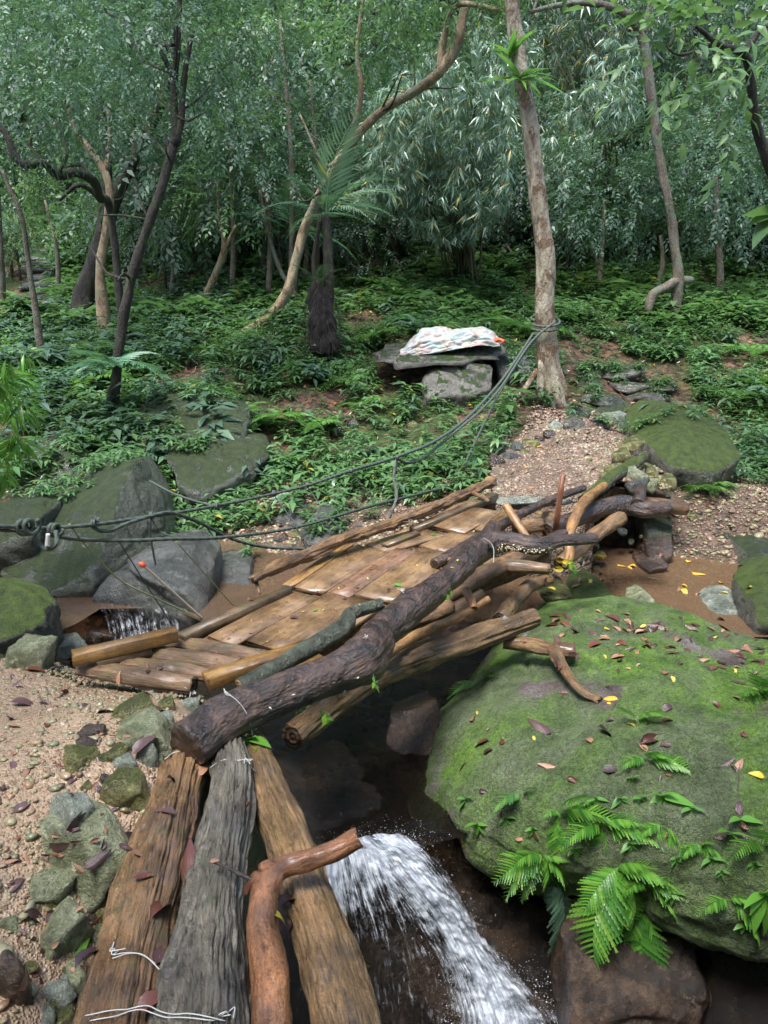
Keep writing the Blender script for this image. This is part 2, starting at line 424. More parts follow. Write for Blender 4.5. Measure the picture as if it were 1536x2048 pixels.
def bark_dark():
    t = NT('bark_dark_purple'); uv = t.co('UV'); o = t.co('Object')
    n1 = t.noise(o, 11, 6, .65, .4); n2 = t.vor(t.co('UV', (1, .45, 1)), 75); n3 = t.noise(t.co('UV', (1, .4, 1)), 110, 5, .7)
    c = t.ramp(n1, [(.32, (.006, .003, .002)), (.48, (.030, .015, .009)), (.62, (.08, .042, .028)), (.74, (.15, .09, .06))])
    spk = t.ramp(t.vor(o, 60), [(.05, 1.0), (.12, 0.0)])
    spk = t.math('MULTIPLY', spk, t.ramp(t.noise(o, 6), [(.54, 0.0), (.6, 1.0)]))
    c = t.mix(t.math('MULTIPLY', spk, .6), c, (.5, .46, .38))
    c = t.mix(t.ramp(t.noise(o, 14, 5, .7), [(.66, 0.0), (.72, .7)]), c, (.05, .08, .015))
    h = t.math('ADD', t.math('MULTIPLY', n2, .5), t.math('ADD', n3, n1))
    return t.done(t.pbr(c, t.ramp(n1, [(.3, .24), (.7, .42)]), t.bump(h, 1.0, .012), .7, Coat_Weight=.35, Coat_Roughness=.14, Coat_Normal=t.bump(n3, .8, .006)))
M['bark_dark'] = bark_dark()
def bark(name, base, patches, s=16, lich=None, mossk=0.0, rough=.65):
    t = NT(name); o = t.co('Object', (1, 1, .45))
    n1 = t.noise(o, s * .55, 7, .7, .4); n3 = t.noise(o, s * 3, 5, .7); 
    c = t.ramp(n1, [(.33, base[0]), (.47, base[1]), (.6, base[2]), (.72, base[3])])
    if patches:
        pm = t.ramp(t.noise(t.co('Object', (1, 1, .8)), s * .22, 5, .65, .5), [(.53, 0.0), (.57, 1.0)])
        c = t.mix(pm, c, t.mix(t.ramp(n3, [(.4, 0.0), (.6, 1.0)]), patches[0], patches[1]))
    if lich:
        lm = t.ramp(t.vor(t.co('Object', (1, 1, .9)), s * 2.4), [(.12, 1.0), (.2, 0.0)])
        c = t.mix(t.math('MULTIPLY', lm, t.ramp(t.noise(o, s * .5), [(.45, 0.0), (.55, .85)])), c, lich)
    if mossk: c = t.mix(t.ramp(t.noise(o, s * .5, 5, .7), [(.6 - .2 * mossk, 0.0), (.7 - .2 * mossk, .9)]), c, (.05, .09, .015))
    return t.done(t.pbr(c, rough, t.bump(t.math('ADD', n3, n1), 1.0, .03), .4))
M['bark_mottled'] = bark('bark_mottled', [(.08, .06, .04), (.30, .235, .16), (.48, .42, .31), (.52, .50, .40)], ((.13, .07, .04), (.23, .15, .09)), 18, (.55, .55, .47))
M['bark_tan'] = bark('bark_tan', [(.08, .05, .03), (.22, .15, .085), (.36, .27, .16), (.42, .35, .24)], ((.17, .16, .10), (.25, .22, .14)), 18, (.45, .45, .36))
M['bark_grey'] = bark('bark_grey_brown', [(.05, .04, .028), (.12, .095, .065), (.2, .165, .12), (.27, .24, .18)], ((.12, .13, .09), (.16, .17, .12)), 20, (.35, .37, .3))
M['bark_black'] = bark('bark_blackish', [(.012, .010, .008), (.03, .023, .017), (.055, .042, .032), (.10, .08, .06)], None, 20, None, .3)
M['bark_green'] = bark('bark_grey_green', [(.035, .04, .03), (.08, .09, .065), (.13, .145, .105), (.19, .20, .15)], None, 26, (.3, .33, .26), 0, .42)
M['culm'] = bark('bamboo_culm', [(.03, .03, .012), (.06, .06, .025), (.10, .09, .04), (.16, .13, .06)], None, 10)

def rockmat(name, cols, moss=0.5, mossc=((.035, .07, .012), (.08, .14, .02)), rough=(.25, .6), s=3.0, bump=1.0, wet=.5, up=(.25, .75), dist=.045, stain=None, coat=.5):
    t = NT(name); o = t.co('Object')
    n1 = t.noise(o, s, 8, .68, .3); n2 = t.noise(o, s * 7, 6, .75); n3 = t.noise(o, s * 30, 4, .75)
    c = t.ramp(n1, [(.34, cols[0]), (.48, cols[1]), (.62, cols[2])])
    c = t.mix(t.math('MULTIPLY', t.ramp(t.noise(o, s * 3.3, 6, .7), [(.60, 0.0), (.66, 1.0)]), .5), c, tuple(min(1, q * 1.9) for q in cols[2]))
    c = t.mix(.7, c, t.ramp(n2, [(.32, .4), (.5, 1.0), (.68, 1.5)]), 'MULTIPLY')
    c = t.mix(.6, c, t.ramp(n3, [(.34, .35), (.5, 1.0), (.66, 1.5)]), 'MULTIPLY')
    if stain: c = t.mix(t.ramp(t.noise(o, s * .7, 4, .6), [(.52, 0.0), (.62, .8)]), c, stain)
    rg = t.ramp(t.noise(o, s * 2, 4), [(.4, rough[0]), (.65, rough[1])])
    h = t.math('ADD', t.math('MULTIPLY', n1, 2.0), t.math('ADD', n2, t.math('MULTIPLY', n3, .35)))
    if moss:
        mf = t.math('ADD', t.ramp(t.nz(), [(up[0], 0.0), (up[1], 1.0)]), t.math('MULTIPLY', t.math('SUBTRACT', t.noise(o, s * 1.6, 6, .68), .5), 2.4))
        mf = t.ramp(mf, [(.95 - moss, 0.0), (1.12 - moss, 1.0)])
        mc = t.mix(t.ramp(t.noise(o, s * 5, 5, .65), [(.35, 0.0), (.65, 1.0)]), mossc[0], mossc[1])
        mc = t.mix(.5, mc, t.ramp(n3, [(.35, .5), (.65, 1.4)]), 'MULTIPLY')
        c = t.mix(mf, c, mc); rg = t.mix(mf, rg, (.85, .85, .85))
        h = t.math('ADD', h, t.math('MULTIPLY', t.math('MULTIPLY', n3, mf), 1.6))
    return t.done(t.pbr(c, rg, t.bump(h, bump, dist), .5, Coat_Weight=t.math('MULTIPLY', t.math('SUBTRACT', 1.0, rg), coat), Coat_Roughness=.15, Coat_Normal=t.bump(n2, .5, .02)))
M['rock_moss'] = rockmat('rock_mossy', [(.03, .035, .025), (.075, .085, .058), (.14, .15, .11)], .24, ((.04, .065, .018), (.085, .125, .03)))
M['rock_moss_heavy'] = rockmat('rock_heavy_moss', [(.03, .032, .022), (.075, .078, .055), (.13, .125, .09)], .58, ((.06, .10, .014), (.15, .22, .028)))
M['rock_grey'] = rockmat('rock_grey_wet', [(.03, .031, .026), (.075, .078, .066), (.15, .15, .13)], -.25)
M['rock_green'] = rockmat('rock_greenish', [(.12, .13, .07), (.29, .31, .17), (.50, .52, .34)], -.05, ((.08, .10, .02), (.17, .20, .04)), rough=(.15, .45), s=4.5)
M['rock_olive'] = rockmat('rock_olive', [(.10, .09, .03), (.25, .24, .08), (.42, .40, .17)], .12, ((.10, .12, .02), (.20, .22, .04)), rough=(.15, .45), s=5)
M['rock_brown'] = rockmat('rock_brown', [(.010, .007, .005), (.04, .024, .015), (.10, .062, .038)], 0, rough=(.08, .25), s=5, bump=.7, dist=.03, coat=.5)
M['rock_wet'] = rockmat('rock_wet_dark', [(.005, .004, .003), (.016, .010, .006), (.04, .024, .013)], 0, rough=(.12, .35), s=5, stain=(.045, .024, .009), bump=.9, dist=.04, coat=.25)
M['rock_slab'] = rockmat('rock_slab', [(.055, .05, .04), (.13, .12, .095), (.21, .20, .16)], -.02, s=4)
M['rock_pale'] = rockmat('rock_bluegrey', [(.13, .145, .11), (.30, .33, .26), (.52, .55, .45)], 0, rough=(.12, .4), s=5)
def boulder_mat():
    t = NT('boulder_moss'); o = t.co('Object')
    n1 = t.noise(o, 1.1, 7, .62, .5); n2 = t.noise(o, 7, 6, .7); n3 = t.noise(o, 60, 5, .75); n4 = t.noise(o, 170, 3, .7)
    rock = t.ramp(t.noise(o, 4, 7, .65), [(.3, (.07, .055, .045)), (.5, (.19, .155, .135)), (.7, (.30, .26, .24))])
    thin = t.ramp(n2, [(.3, (.08, .105, .05)), (.5, (.16, .20, .10)), (.7, (.25, .285, .17))])
    thick = t.ramp(n2, [(.30, (.06, .125, .014)), (.5, (.135, .26, .028)), (.70, (.22, .39, .045))])
    mk = t.ramp(n1, [(.42, 0.0), (.55, 1.0)])
    mk2 = t.math('MULTIPLY', mk, t.ramp(t.noise(o, 22, 5, .7), [(.3, .35), (.55, 1.0)]))
    c = t.mix(mk2, thin, thick)
    side = t.ramp(t.nz(), [(-.3, 0.0), (.25, 1.0)])
    bare = t.ramp(t.noise(t.n('ShaderNodeVectorMath', operation='ADD', i={0: o, 1: (2.1, 6.3, 1.7)}).outputs[0], 1.35, 5, .6, .4), [(.565, 0.0), (.61, 1.0)])
    c = t.mix(bare, c, rock)
    c = t.mix(.75, c, t.ramp(n3, [(.32, .35), (.5, 1.0), (.68, 1.6)]), 'MULTIPLY'); c = t.mix(.6, c, t.ramp(n4, [(.34, .3), (.5, 1.0), (.66, 1.6)]), 'MULTIPLY')
    h = t.math('ADD', t.math('MULTIPLY', n2, 2), t.math('ADD', t.math('MULTIPLY', n3, 1.2), t.math('MULTIPLY', n4, .6)))
    return t.done(t.pbr(c, t.mix(mk, (.55, .55, .55), (.8, .8, .8)), t.bump(h, 1.0, .035), .35))
M['boulder'] = boulder_mat()

def leafmat(name, cols, rough=.35, trans=.35, spec=.5, tcol=None, yellow=0.0):
    t = NT(name); r = t.island()
    c = t.ramp(r, [(i / (len(cols) - 1) if len(cols) > 1 else 0, q) for i, q in enumerate(cols)])
    if yellow:
        c = t.mix(t.ramp(t.n('ShaderNodeTexWhiteNoise', noise_dimensions='1D', i={'W': r}).outputs[0], [(1 - yellow - .001, 0.0), (1 - yellow, 1.0)]), c, (.42, .30, .04))
    big = t.noise(t.co('World'), 1.3, 3)
    c = t.mix(.7, c, t.ramp(big, [(.3, .65), (.7, 1.3)]), 'MULTIPLY')
    p = t.pbr(c, rough, t.bump(t.noise(t.co('World'), 60, 2), .25, .01), spec)
    tr = t.n('ShaderNodeBsdfTranslucent', i={'Color': t.mix(.4, c, (.18, .36, .07)) if tcol is None else tcol}).outputs[0]
    x = t.n('ShaderNodeMixShader', i={0: trans}); t.put(x.inputs[1], p); t.put(x.inputs[2], tr)
    return t.done(x.outputs[0])
M['leaf_mid'] = leafmat('leaf_mid_green', [(.032, .070, .044), (.058, .115, .070), (.092, .165, .095), (.052, .098, .068)], .45, .27, .5)
M['leaf_dark'] = leafmat('leaf_dark_green', [(.021, .048, .030), (.037, .075, .045), (.056, .10, .06)], .45, .24, .5)
M['leaf_light'] = leafmat('leaf_light_green', [(.055, .12, .045), (.095, .18, .06), (.135, .235, .07)], .42, .35, .5)
M['leaf_bright'] = leafmat('leaf_bright_green', [(.05, .17, .03), (.10, .28, .035), (.15, .36, .05), (.20, .36, .05)], .30, .45, .5)
M['leaf_bamboo'] = leafmat('leaf_bamboo', [(.10, .17, .11), (.15, .24, .155), (.20, .29, .19), (.12, .20, .14)], .32, .3, .8, yellow=.04)
M['leaf_bamboo_dark'] = leafmat('leaf_bamboo_dark', [(.04, .08, .05), (.07, .12, .075), (.10, .16, .10)], .36, .3, .7, yellow=.05)
M['leaf_ground'] = leafmat('leaf_ground_cover', [(.04, .10, .038), (.075, .165, .055), (.125, .24, .075), (.08, .155, .06)], .34, .32, .8, yellow=.004)
M['leaf_fern'] = leafmat('leaf_fern', [(.05, .14, .035), (.09, .23, .05), (.13, .29, .06), (.16, .26, .05)], .4, .4, .5)
M['leaf_fern_blue'] = leafmat('leaf_tree_fern', [(.06, .15, .08), (.09, .20, .11)], .36, .35, .6)
M['moss_tuft'] = leafmat('moss_tuft', [(.06, .11, .015), (.11, .19, .02), (.15, .24, .03)], .75, .3, .2)
def deadleaf(name, c0, c1, rough=.3, n=None):
    t = NT(name); oi = t.n('ShaderNodeObjectInfo').outputs['Random']; isl = t.island()
    f = t.math('FRACT', t.math('ADD', oi, isl))
    c = t.mix(f, c0, c1); c = t.mix(.6, c, t.ramp(t.noise(t.co('Object'), 45, 4, .7), [(.3, .5), (.7, 1.3)]), 'MULTIPLY')
    return t.done(t.pbr(c, rough, t.bump(t.noise(t.co('Object', (1, .3, 1)), 120, 3), .4, .003), .6))
M['dead_brown'] = deadleaf('dead_leaf_brown', (.05, .016, .010), (.15, .050, .030), .18)
M['dead_purple'] = deadleaf('dead_leaf_purple', (.035, .016, .016), (.12, .062, .058), .16)
M['dead_tan'] = deadleaf('dead_leaf_tan', (.22, .10, .055), (.38, .20, .12), .3)
M['dead_yellow'] = deadleaf('dead_leaf_yellow', (.42, .32, .035), (.50, .42, .08), .4)
M['dead_orange'] = deadleaf('dead_leaf_orange', (.60, .30, .02), (.72, .42, .03), .4)
def simple(name, c, rough=.5, bumpk=0.0, metal=0.0, s=40):
    t = NT(name); n = t.noise(t.co('Object'), s, 4)
    cc = t.mix(.4, c, t.ramp(n, [(.3, .6), (.7, 1.3)]), 'MULTIPLY')
    return t.done(t.pbr(cc, rough, t.bump(n, bumpk, .004) if bumpk else None, .5, Metallic=metal))
M['rope'] = simple('rope_weathered', (.06, .08, .062), .7, .6, s=160)
M['rope_grey'] = simple('rope_grey', (.16, .17, .14), .75, .6, s=160)
M['rope_end'] = simple('rope_whipping', (.6, .6, .58), .5)
M['cord_green'] = simple('cord_green', (.24, .27, .12), .5)
M['cord_dark'] = simple('cord_dark', (.06, .075, .07), .6)
M['wire'] = simple('white_wire', (.5, .5, .47), .35)
M['cane'] = simple('cane_white', (.72, .62, .48), .5)
M['redtip'] = simple('red_tape', (.72, .10, .03), .45)
M['stake'] = wood('stake', [(.3, (.09, .035, .02)), (.5, (.24, .09, .05)), (.7, (.33, .15, .08))], grain=30)
M['fibre'] = simple('trunk_fibre', (.018, .012, .009), .8)
M['fungus'] = simple('fungus_cream', (.62, .52, .36), .6)
M['fungus_white'] = simple('fungus_white', (.55, .52, .46), .6)
def gravel(name, cols, s=26, b=1.0, wetmask=True, dist=.03):
    t = NT(name); w = t.co('World')
    v1 = t.vor(w, s); id1 = t.vor(w, s, out=1); v2 = t.vor(w, s * 2.7); id2 = t.vor(w, s * 2.7, out=1)
    r1 = t.n('ShaderNodeSeparateXYZ', i={0: id1}).outputs[0]; r2 = t.n('ShaderNodeSeparateXYZ', i={0: id2}).outputs[1]
    c1 = t.ramp(r1, [(0.0, cols[0]), (.35, cols[1]), (.7, cols[2]), (1.0, cols[3])]); c2 = t.ramp(r2, [(0.0, cols[0]), (.5, cols[1]), (1.0, cols[2])])
    sand = t.ramp(t.noise(w, 4, 6, .6), [(.3, cols[0]), (.6, cols[1])])
    big = t.ramp(t.noise(w, 3.2, 5, .6), [(.42, 0.0), (.56, 1.0)])
    c = t.mix(big, t.mix(.55, sand, c2), t.mix(.35, c1, c2))
    c = t.mix(.7, c, t.ramp(t.noise(w, 1.6, 5), [(.3, .6), (.7, 1.25)]), 'MULTIPLY')
    h = t.math('ADD', t.math('MULTIPLY', t.ramp(v1, [(0.0, 1.0), (.6, 0.0)]), big), t.math('MULTIPLY', t.ramp(v2, [(0.0, .45), (.6, 0.0)]), 1.0))
    h = t.math('ADD', h, t.math('MULTIPLY', t.noise(w, 70, 4), .4))
    return t.done(t.pbr(c, t.ramp(t.noise(w, 5, 3), [(.4, .3), (.6, .62)]), t.bump(h, b, dist), .5))
M['path'] = gravel('path_gravel', [(.21, .14, .085), (.33, .225, .142), (.40, .285, .19), (.26, .20, .135)], 44, .9, dist=.012)
M['path_far'] = gravel('path_gravel_far', [(.12, .082, .055), (.22, .15, .10), (.31, .225, .16), (.14, .115, .085)], 22, 1.0, dist=.05)
def ground_mat():
    t = NT('forest_floor'); w = t.co('World')
    n = t.noise(w, .9, 6, .62, .4); n2 = t.noise(w, 7, 6, .7); n3 = t.noise(w, 45, 5, .75)
    c = t.ramp(n2, [(.3, (.028, .018, .010)), (.48, (.075, .045, .027)), (.62, (.15, .09, .055)), (.75, (.10, .085, .05))])
    lv = t.vor(w, 16, out=1); l1 = t.n('ShaderNodeSeparateXYZ', i={0: lv}).outputs[0]
    c = t.mix(t.ramp(l1, [(.7, 0.0), (.72, .7)]), c, t.ramp(l1, [(.72, (.22, .11, .06)), (1.0, (.34, .18, .10))]))
    c = t.mix(t.ramp(n, [(.46, 0.0), (.56, .8)]), c, t.mix(n2, (.02, .05, .01), (.06, .11, .02)))
    return t.done(t.pbr(c, .6, t.bump(t.math('ADD', n2, t.math('ADD', n3, t.vor(w, 16))), 1.0, .05), .4))
M['ground'] = ground_mat()
M['bed'] = gravel('stream_bed', [(.06, .036, .024), (.13, .08, .052), (.21, .14, .095), (.09, .07, .052)], 20, 1.0)
def water_mat(name, col, sc=6, bump=.25, rough=.04, stretch=(1, 1, 1), alpha=.55):
    t = NT(name); w = t.co('World', stretch)
    n = t.noise(w, sc, 4, .55, 1.0); n2 = t.noise(w, sc * 4, 3, .5, .5)
    nb = t.bump(t.math('ADD', n, t.math('MULTIPLY', n2, .3)), bump, .05)
    g = t.n('ShaderNodeBsdfGlossy', i={'Color': (1, 1, 1), 'Roughness': rough, 'Normal': nb}).outputs[0]
    d = t.n('ShaderNodeBsdfDiffuse', i={'Color': col}).outputs[0]; tr = t.n('ShaderNodeBsdfTransparent', i={0: (.85, .70, .55)}).outputs[0]
    a = t.n('ShaderNodeMixShader', i={0: alpha}); t.put(a.inputs[1], tr); t.put(a.inputs[2], d)
    fr = t.n('ShaderNodeFresnel', i={'IOR': 1.33, 'Normal': nb}).outputs[0]
    b = t.n('ShaderNodeMixShader', i={0: fr}); t.put(b.inputs[1], a.outputs[0]); t.put(b.inputs[2], g)
    return t.done(b.outputs[0])
M['water'] = water_mat('pool_water', (.13, .085, .055), 5, .05, .03)
M['water_sand'] = water_mat('pool_water_sandy', (.17, .105, .06), 7, .05, alpha=.6)
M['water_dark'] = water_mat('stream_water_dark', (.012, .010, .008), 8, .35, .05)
def falls_mat():
    t = NT('falling_water'); uv = t.co('UV', (1, .16, 1)); uvn = t.co('UV')
    n = t.noise(t.co('UV', (1, .10, 1)), 60, 6, .7, .5); n2 = t.noise(uvn, 14, 5, .65, .5); n3 = t.noise(t.co('UV', (1, .25, 1)), 120, 4, .7, .3)
    m = t.math('ADD', t.math('MULTIPLY', n, .6), t.math('ADD', t.math('MULTIPLY', n2, .33), t.math('MULTIPLY', n3, .12)))
    at = t.n('ShaderNodeAttribute', attribute_name='edge').outputs['Fac']
    a = t.ramp(t.math('ADD', m, t.math('MULTIPLY', at, .42)), [(.68, 0.0), (.90, .96)])
    c = t.ramp(m, [(.40, (.30, .34, .40)), (.50, (.55, .60, .68)), (.6, (.85, .88, .93))])
    p = t.pbr(c, .3, t.bump(m, .3, .015), .5)
    tl = t.n('ShaderNodeBsdfTranslucent', i={0: (.8, .85, .9)}).outputs[0]
    q = t.n('ShaderNodeMixShader', i={0: .35}); t.put(q.inputs[1], p); t.put(q.inputs[2], tl)
    x = t.n('ShaderNodeMixShader', i={0: a}); t.put(x.inputs[1], t.n('ShaderNodeBsdfTransparent').outputs[0]); t.put(x.inputs[2], q.outputs[0])
    return t.done(x.outputs[0])
M['falls'] = falls_mat()
M['spray'] = simple('water_spray', (.85, .88, .93), .2)
def cloth_mat():
    t = NT('checked_cloth'); uv = t.co('UV')
    ch = t.n('ShaderNodeTexBrick', i={'Vector': uv, 'Scale': 1.0, 'Mortar Size': 0.0, 'Brick Width': .13, 'Row Height': .11}).outputs[0]
    v = t.vor(t.co('UV', (1, 1, 1)), 9, out=1); r = t.n('ShaderNodeSeparateXYZ', i={0: v}).outputs[0]
    c = t.ramp(r, [(.0, (.30, .34, .33)), (.25, (.36, .17, .14)), (.45, (.32, .33, .27)), (.62, (.16, .29, .27)), (.78, (.38, .24, .12)), (.9, (.34, .35, .35))], 'CONSTANT')
    c = t.mix(.45, c, t.ramp(t.n('ShaderNodeSeparateXYZ', i={0: t.vor(uv, 16, out=1)}).outputs[1], [(0.0, (.34, .35, .34)), (.4, (.36, .17, .14)), (.6, (.22, .34, .32)), (.8, (.38, .33, .20))], 'CONSTANT'))
    c = t.mix(.38, c, (.34, .35, .34))
    return t.done(t.pbr(c, .45, t.bump(t.noise(uv, 14, 4), .5, .02), .4))
M['cloth'] = cloth_mat()

# ------------------------------------------------------------------ terrain
CP = []
def cz(px, py_, z): CP.append(PZ(px, py_, z))
def cy(px, py_, Y): CP.append(PY(px, py_, Y))
def cw(x, y, z): CP.append(np.array([x, y, z], float))
# near bank (the path the camera stands on)
for a in [(-4, -2), (-2, -2), (-.8, -2), (-4, 0), (-2, 0), (-.9, 0), (-.75, 1.2), (-2, 1.5), (-4, 1.5), (-.62, 1.9), (-2, 2.6), (-1.2, 2.6), (-6, 0), (-6, 3), (-9, 1)]: cw(*a, 0.0)
cw(-.5, 2.3, -.02); cw(-.75, 2.75, -.05); cw(-1.6, 3.05, -.02); cw(-2.6, 3.1, 0.0); cw(-4, 3.4, .05)
# gully in front and under the bridge
cw(-.3, 1.2, -1.2); cw(-.2, 1.9, -1.2); cw(-.12, 2.5, -1.15); cw(-.45, 2.9, -.6); cw(.1, 1.2, -1.55); cw(.1, 1.9, -1.55); cw(.5, 1.5, -1.6); cw(1.2, 1.5, -1.6); cw(2.2, 1.2, -1.6); cw(0, 0, -1.5); cw(2, -1, -1.5); cw(.5, -2, -1.4)
cw(.3, 2.3, -1.5); cw(.8, 2.2, -1.5); cw(.15, 2.75, -.98); cw(.05, 3.2, -.82); cw(-.5, 3.5, -.82); cw(-1, 3.9, -.86); cw(-1.6, 4.35, -.88); cw(-1.6, 4.0, -.86); cw(-1.3, 4.3, -.88); cw(.3, 3.7, -.72); cw(.7, 4.3, -.68)
cw(3.5, 1.5, -1.2); cw(4.5, 3, -.8); cw(1.5, 3, -1.2)
# left pool
for p in [(-1.2, 4.6), (-2.3, 4.4), (-1.7, 5.0), (-2.4, 4.9), (-.8, 5.0), (-2.3, 5.5), (-1.2, 5.5)]: cw(*p, -.66)
cw(-2.9, 3.9, -.1); cw(-3.1, 4.6, -.3); cw(-3.6, 5.5, -.25); cw(-2.2, 3.75, -.3); cw(-1.4, 3.45, -.40)
# far left bank
cw(-1.2, 4.75, -.66); cy(430, 1120, 5.9); cy(560, 1110, 5.8); cy(700, 1050, 6.3); cy(880, 1020, 6.2); cy(600, 1000, 6.8); cy(400, 1010, 6.9); cy(930, 930, 7.2); cy(780, 920, 7.6); cy(560, 900, 7.9)
cy(330, 900, 7.6); cy(100, 870, 7.8); cy(-200, 900, 7.0); cy(300, 800, 8.7); cy(600, 800, 9.0); cy(900, 820, 9.0); cy(60, 760, 9.2); cy(-200, 750, 9.4)
cy(300, 690, 11.0); cy(100, 650, 12.2); cy(600, 690, 10.4); cy(850, 700, 10.3); cy(700, 740, 9.8); cy(450, 620, 12.6)
cy(120, 590, 14.5); cy(90, 500, 18.5); cy(90, 430, 23); cy(300, 560, 14.5); cy(500, 550, 14.0); cy(750, 600, 12.8); cy(950, 590, 13.2)
# right pool and its banks
for p in [(1.2, 5.15), (1.7, 5.5), (2.4, 5.5), (2.9, 5.1), (1.2, 5.5), (3.4, 5.0), (1.0, 4.75), (1.7, 4.95)]: cw(*p, -.66)
cz(1330, 1090, -.5); cz(1450, 1060, -.42); cz(1536, 1120, -.52); cz(1500, 980, -.25); cz(1400, 960, -.35); cz(1620, 1000, -.2); cy(1500, 900, 8.2); cy(1600, 850, 8.8); cw(4.5, 5.2, -.3)
# far landing
cz(1110, 880, .2); cz(1260, 880, .2); cz(1180, 855, .25); cw(1.5, 7.0, .12); cw(2.3, 7.0, .05); cw(1.3, 6.3, -.6); cw(1.8, 6.35, -.62); cw(1.0, 6.0, -.5); cw(2.2, 6.2, -.62); cw(1.6, 5.9, -.66)
cz(950, 960, -.12); cz(975, 900, .05); cz(1265, 940, -.15); cz(1330, 900, -.05)
# slope above
cy(1150, 800, 9.2); cy(1300, 790, 9.4); cy(1250, 740, 10.1); cy(1420, 760, 10.2); cy(1536, 760, 10.0); cy(1100, 690, 10.5); cy(1050, 780, 9.3)
cy(1300, 660, 11.6); cy(1450, 640, 12.0); cy(1650, 650, 12); cy(1100, 600, 13.2); cy(1350, 575, 13.6); cy(1500, 540, 14.2); cy(1200, 560, 14.5); cy(1700, 540, 14.5)
for px in (-500, 0, 400, 800, 1200, 1600, 2100):
    k = 4.5 if px < 200 else 0.0
    cy(px, 450, 15.6 + k); cy(px, 300, 18.2 + k * 1.3); cy(px, 120, 22 + k * 1.4); cy(px, -60, 27 + k); cy(px, -200, 34 + k)
cy(1450, 480, 14.6); cy(1620, 450, 14.6); cy(1300, 500, 14.8); cw(-15, 8, 1.0); cw(14, 8, 1.2); cw(-14, 14, 2.5); cw(14, 14, 3); cw(-12, 3, .4); cw(8, 3, .2); cw(7, 0, 0); cw(-14, -4, 0); cw(14, -6, 0); cw(9, 6, .1); cw(-7, 6, .1)
CP = np.array(CP)
def _rbf():
    n = len(CP); d = np.linalg.norm(CP[:, None, :2] - CP[None, :, :2], axis=2)
    A = np.zeros((n + 3, n + 3)); A[:n, :n] = -d + np.eye(n) * 0.02
    A[:n, n] = 1; A[:n, n + 1:] = CP[:, :2]; A[n:, :n] = A[:n, n:].T
    return np.linalg.solve(A, np.concatenate([CP[:, 2], [0, 0, 0]]))
RW = _rbf()
def H(x, y, fine=True):
    x = np.atleast_1d(np.asarray(x, float)); y = np.atleast_1d(np.asarray(y, float)); sh = x.shape
    X = x.ravel(); Y = y.ravel(); out = np.empty(len(X))
    for s in range(0, len(X), 20000):
        a = X[s:s+20000]; b = Y[s:s+20000]
        d = np.sqrt((a[:, None] - CP[None, :, 0]) ** 2 + (b[:, None] - CP[None, :, 1]) ** 2)
        out[s:s+20000] = -d @ RW[:len(CP)] + RW[-3] + RW[-2] * a + RW[-1] * b
    P = np.stack([X, Y, X * 0], 1)
    rough_ = np.clip((Y - 5.5) / 5, .0, 1) * .10 + .012
    flat = ((X < -.5) & (Y < 3)) | ((X > 1.0) & (X < 3) & (Y > 5.6) & (Y < 8.6))
    rough_ = np.where(flat, .012, rough_)
    out = out + fbm(P, 1.3, 4, 5) * rough_ + (fbm(P, 9, 2, 8) * .008 if fine else 0)
    return out.reshape(sh)
def h1(x, y): return float(H([x], [y])[0])
LANDP = [PZ(a, b, .10)[:2] for a, b in [(965, 992), (1195, 988), (1230, 965), (1345, 950), (1355, 880), (1300, 850), (1130, 850), (1040, 880), (985, 930)]]
def in_poly(poly, px_, py_):
    poly = np.array(poly); c = np.zeros(np.shape(px_), bool); n = len(poly)
    for a in range(n):
        x1, y1 = poly[a]; x2, y2 = poly[(a + 1) % n]
        c ^= ((y1 > py_) != (y2 > py_)) & (px_ < (x2 - x1) * (py_ - y1) / (y2 - y1 + 1e-12) + x1)
    return c
Hraw = H
def H(x, y, fine=True):
    x = np.atleast_1d(np.asarray(x, float)); y = np.atleast_1d(np.asarray(y, float)); z = Hraw(x, y)
    m = in_poly(LANDP, x, y); P = np.stack([x.ravel(), y.ravel(), x.ravel() * 0], 1)
    zp = .08 + (y - 5.7) * .045 - np.clip(x - 1.95 - (y - 6) * .1, 0, 1) * .35 + (fbm(P, 5, 2, 8) * .010).reshape(x.shape)
    return np.where(m, np.maximum(z, zp), z)
def Gmany(pxs, pys):
    """world ground point under each pixel"""
    t = np.concatenate([np.linspace(1, 12, 440), np.linspace(12.05, 45, 500)])
    out = []
    for a, b in zip(pxs, pys):
        d = ray(a, b); d = d / d[1]; P = CAM + d[None] * t[:, None]
        hh = H(P[:, 0], P[:, 1]); k = np.argmax(P[:, 2] < hh)
        out.append(P[k] if P[k, 2] < hh[k] else P[-1])
    return np.array(out)
def G(px, py_): return Gmany([px], [py_])[0]

def warp_axis(lo, hi, c, fine, n):
    t = np.linspace(-1, 1, n); k = 3.2
    s = np.sinh(k * t) / np.sinh(k)
    return np.where(s < 0, c + s * (c - lo), c + s * (hi - c))
gx = warp_axis(-60, 60, 0.6, .03, 380); gy = warp_axis(-30, 60, 4.5, .03, 400)
XX, YY = np.meshgrid(gx, gy)
ZZ = Hraw(XX, YY)
nx = len(gx); ny = len(gy)
i, j = np.meshgrid(np.arange(ny - 1), np.arange(nx - 1), indexing='ij'); i = i.ravel(); j = j.ravel()
GF = np.stack([i * nx + j, i * nx + j + 1, (i + 1) * nx + j + 1, (i + 1) * nx + j], 1)
GV = np.stack([XX.ravel(), YY.ravel(), ZZ.ravel()], 1)
tag(obj('ground', GV, GF, M['ground'], base=False), kind='structure')

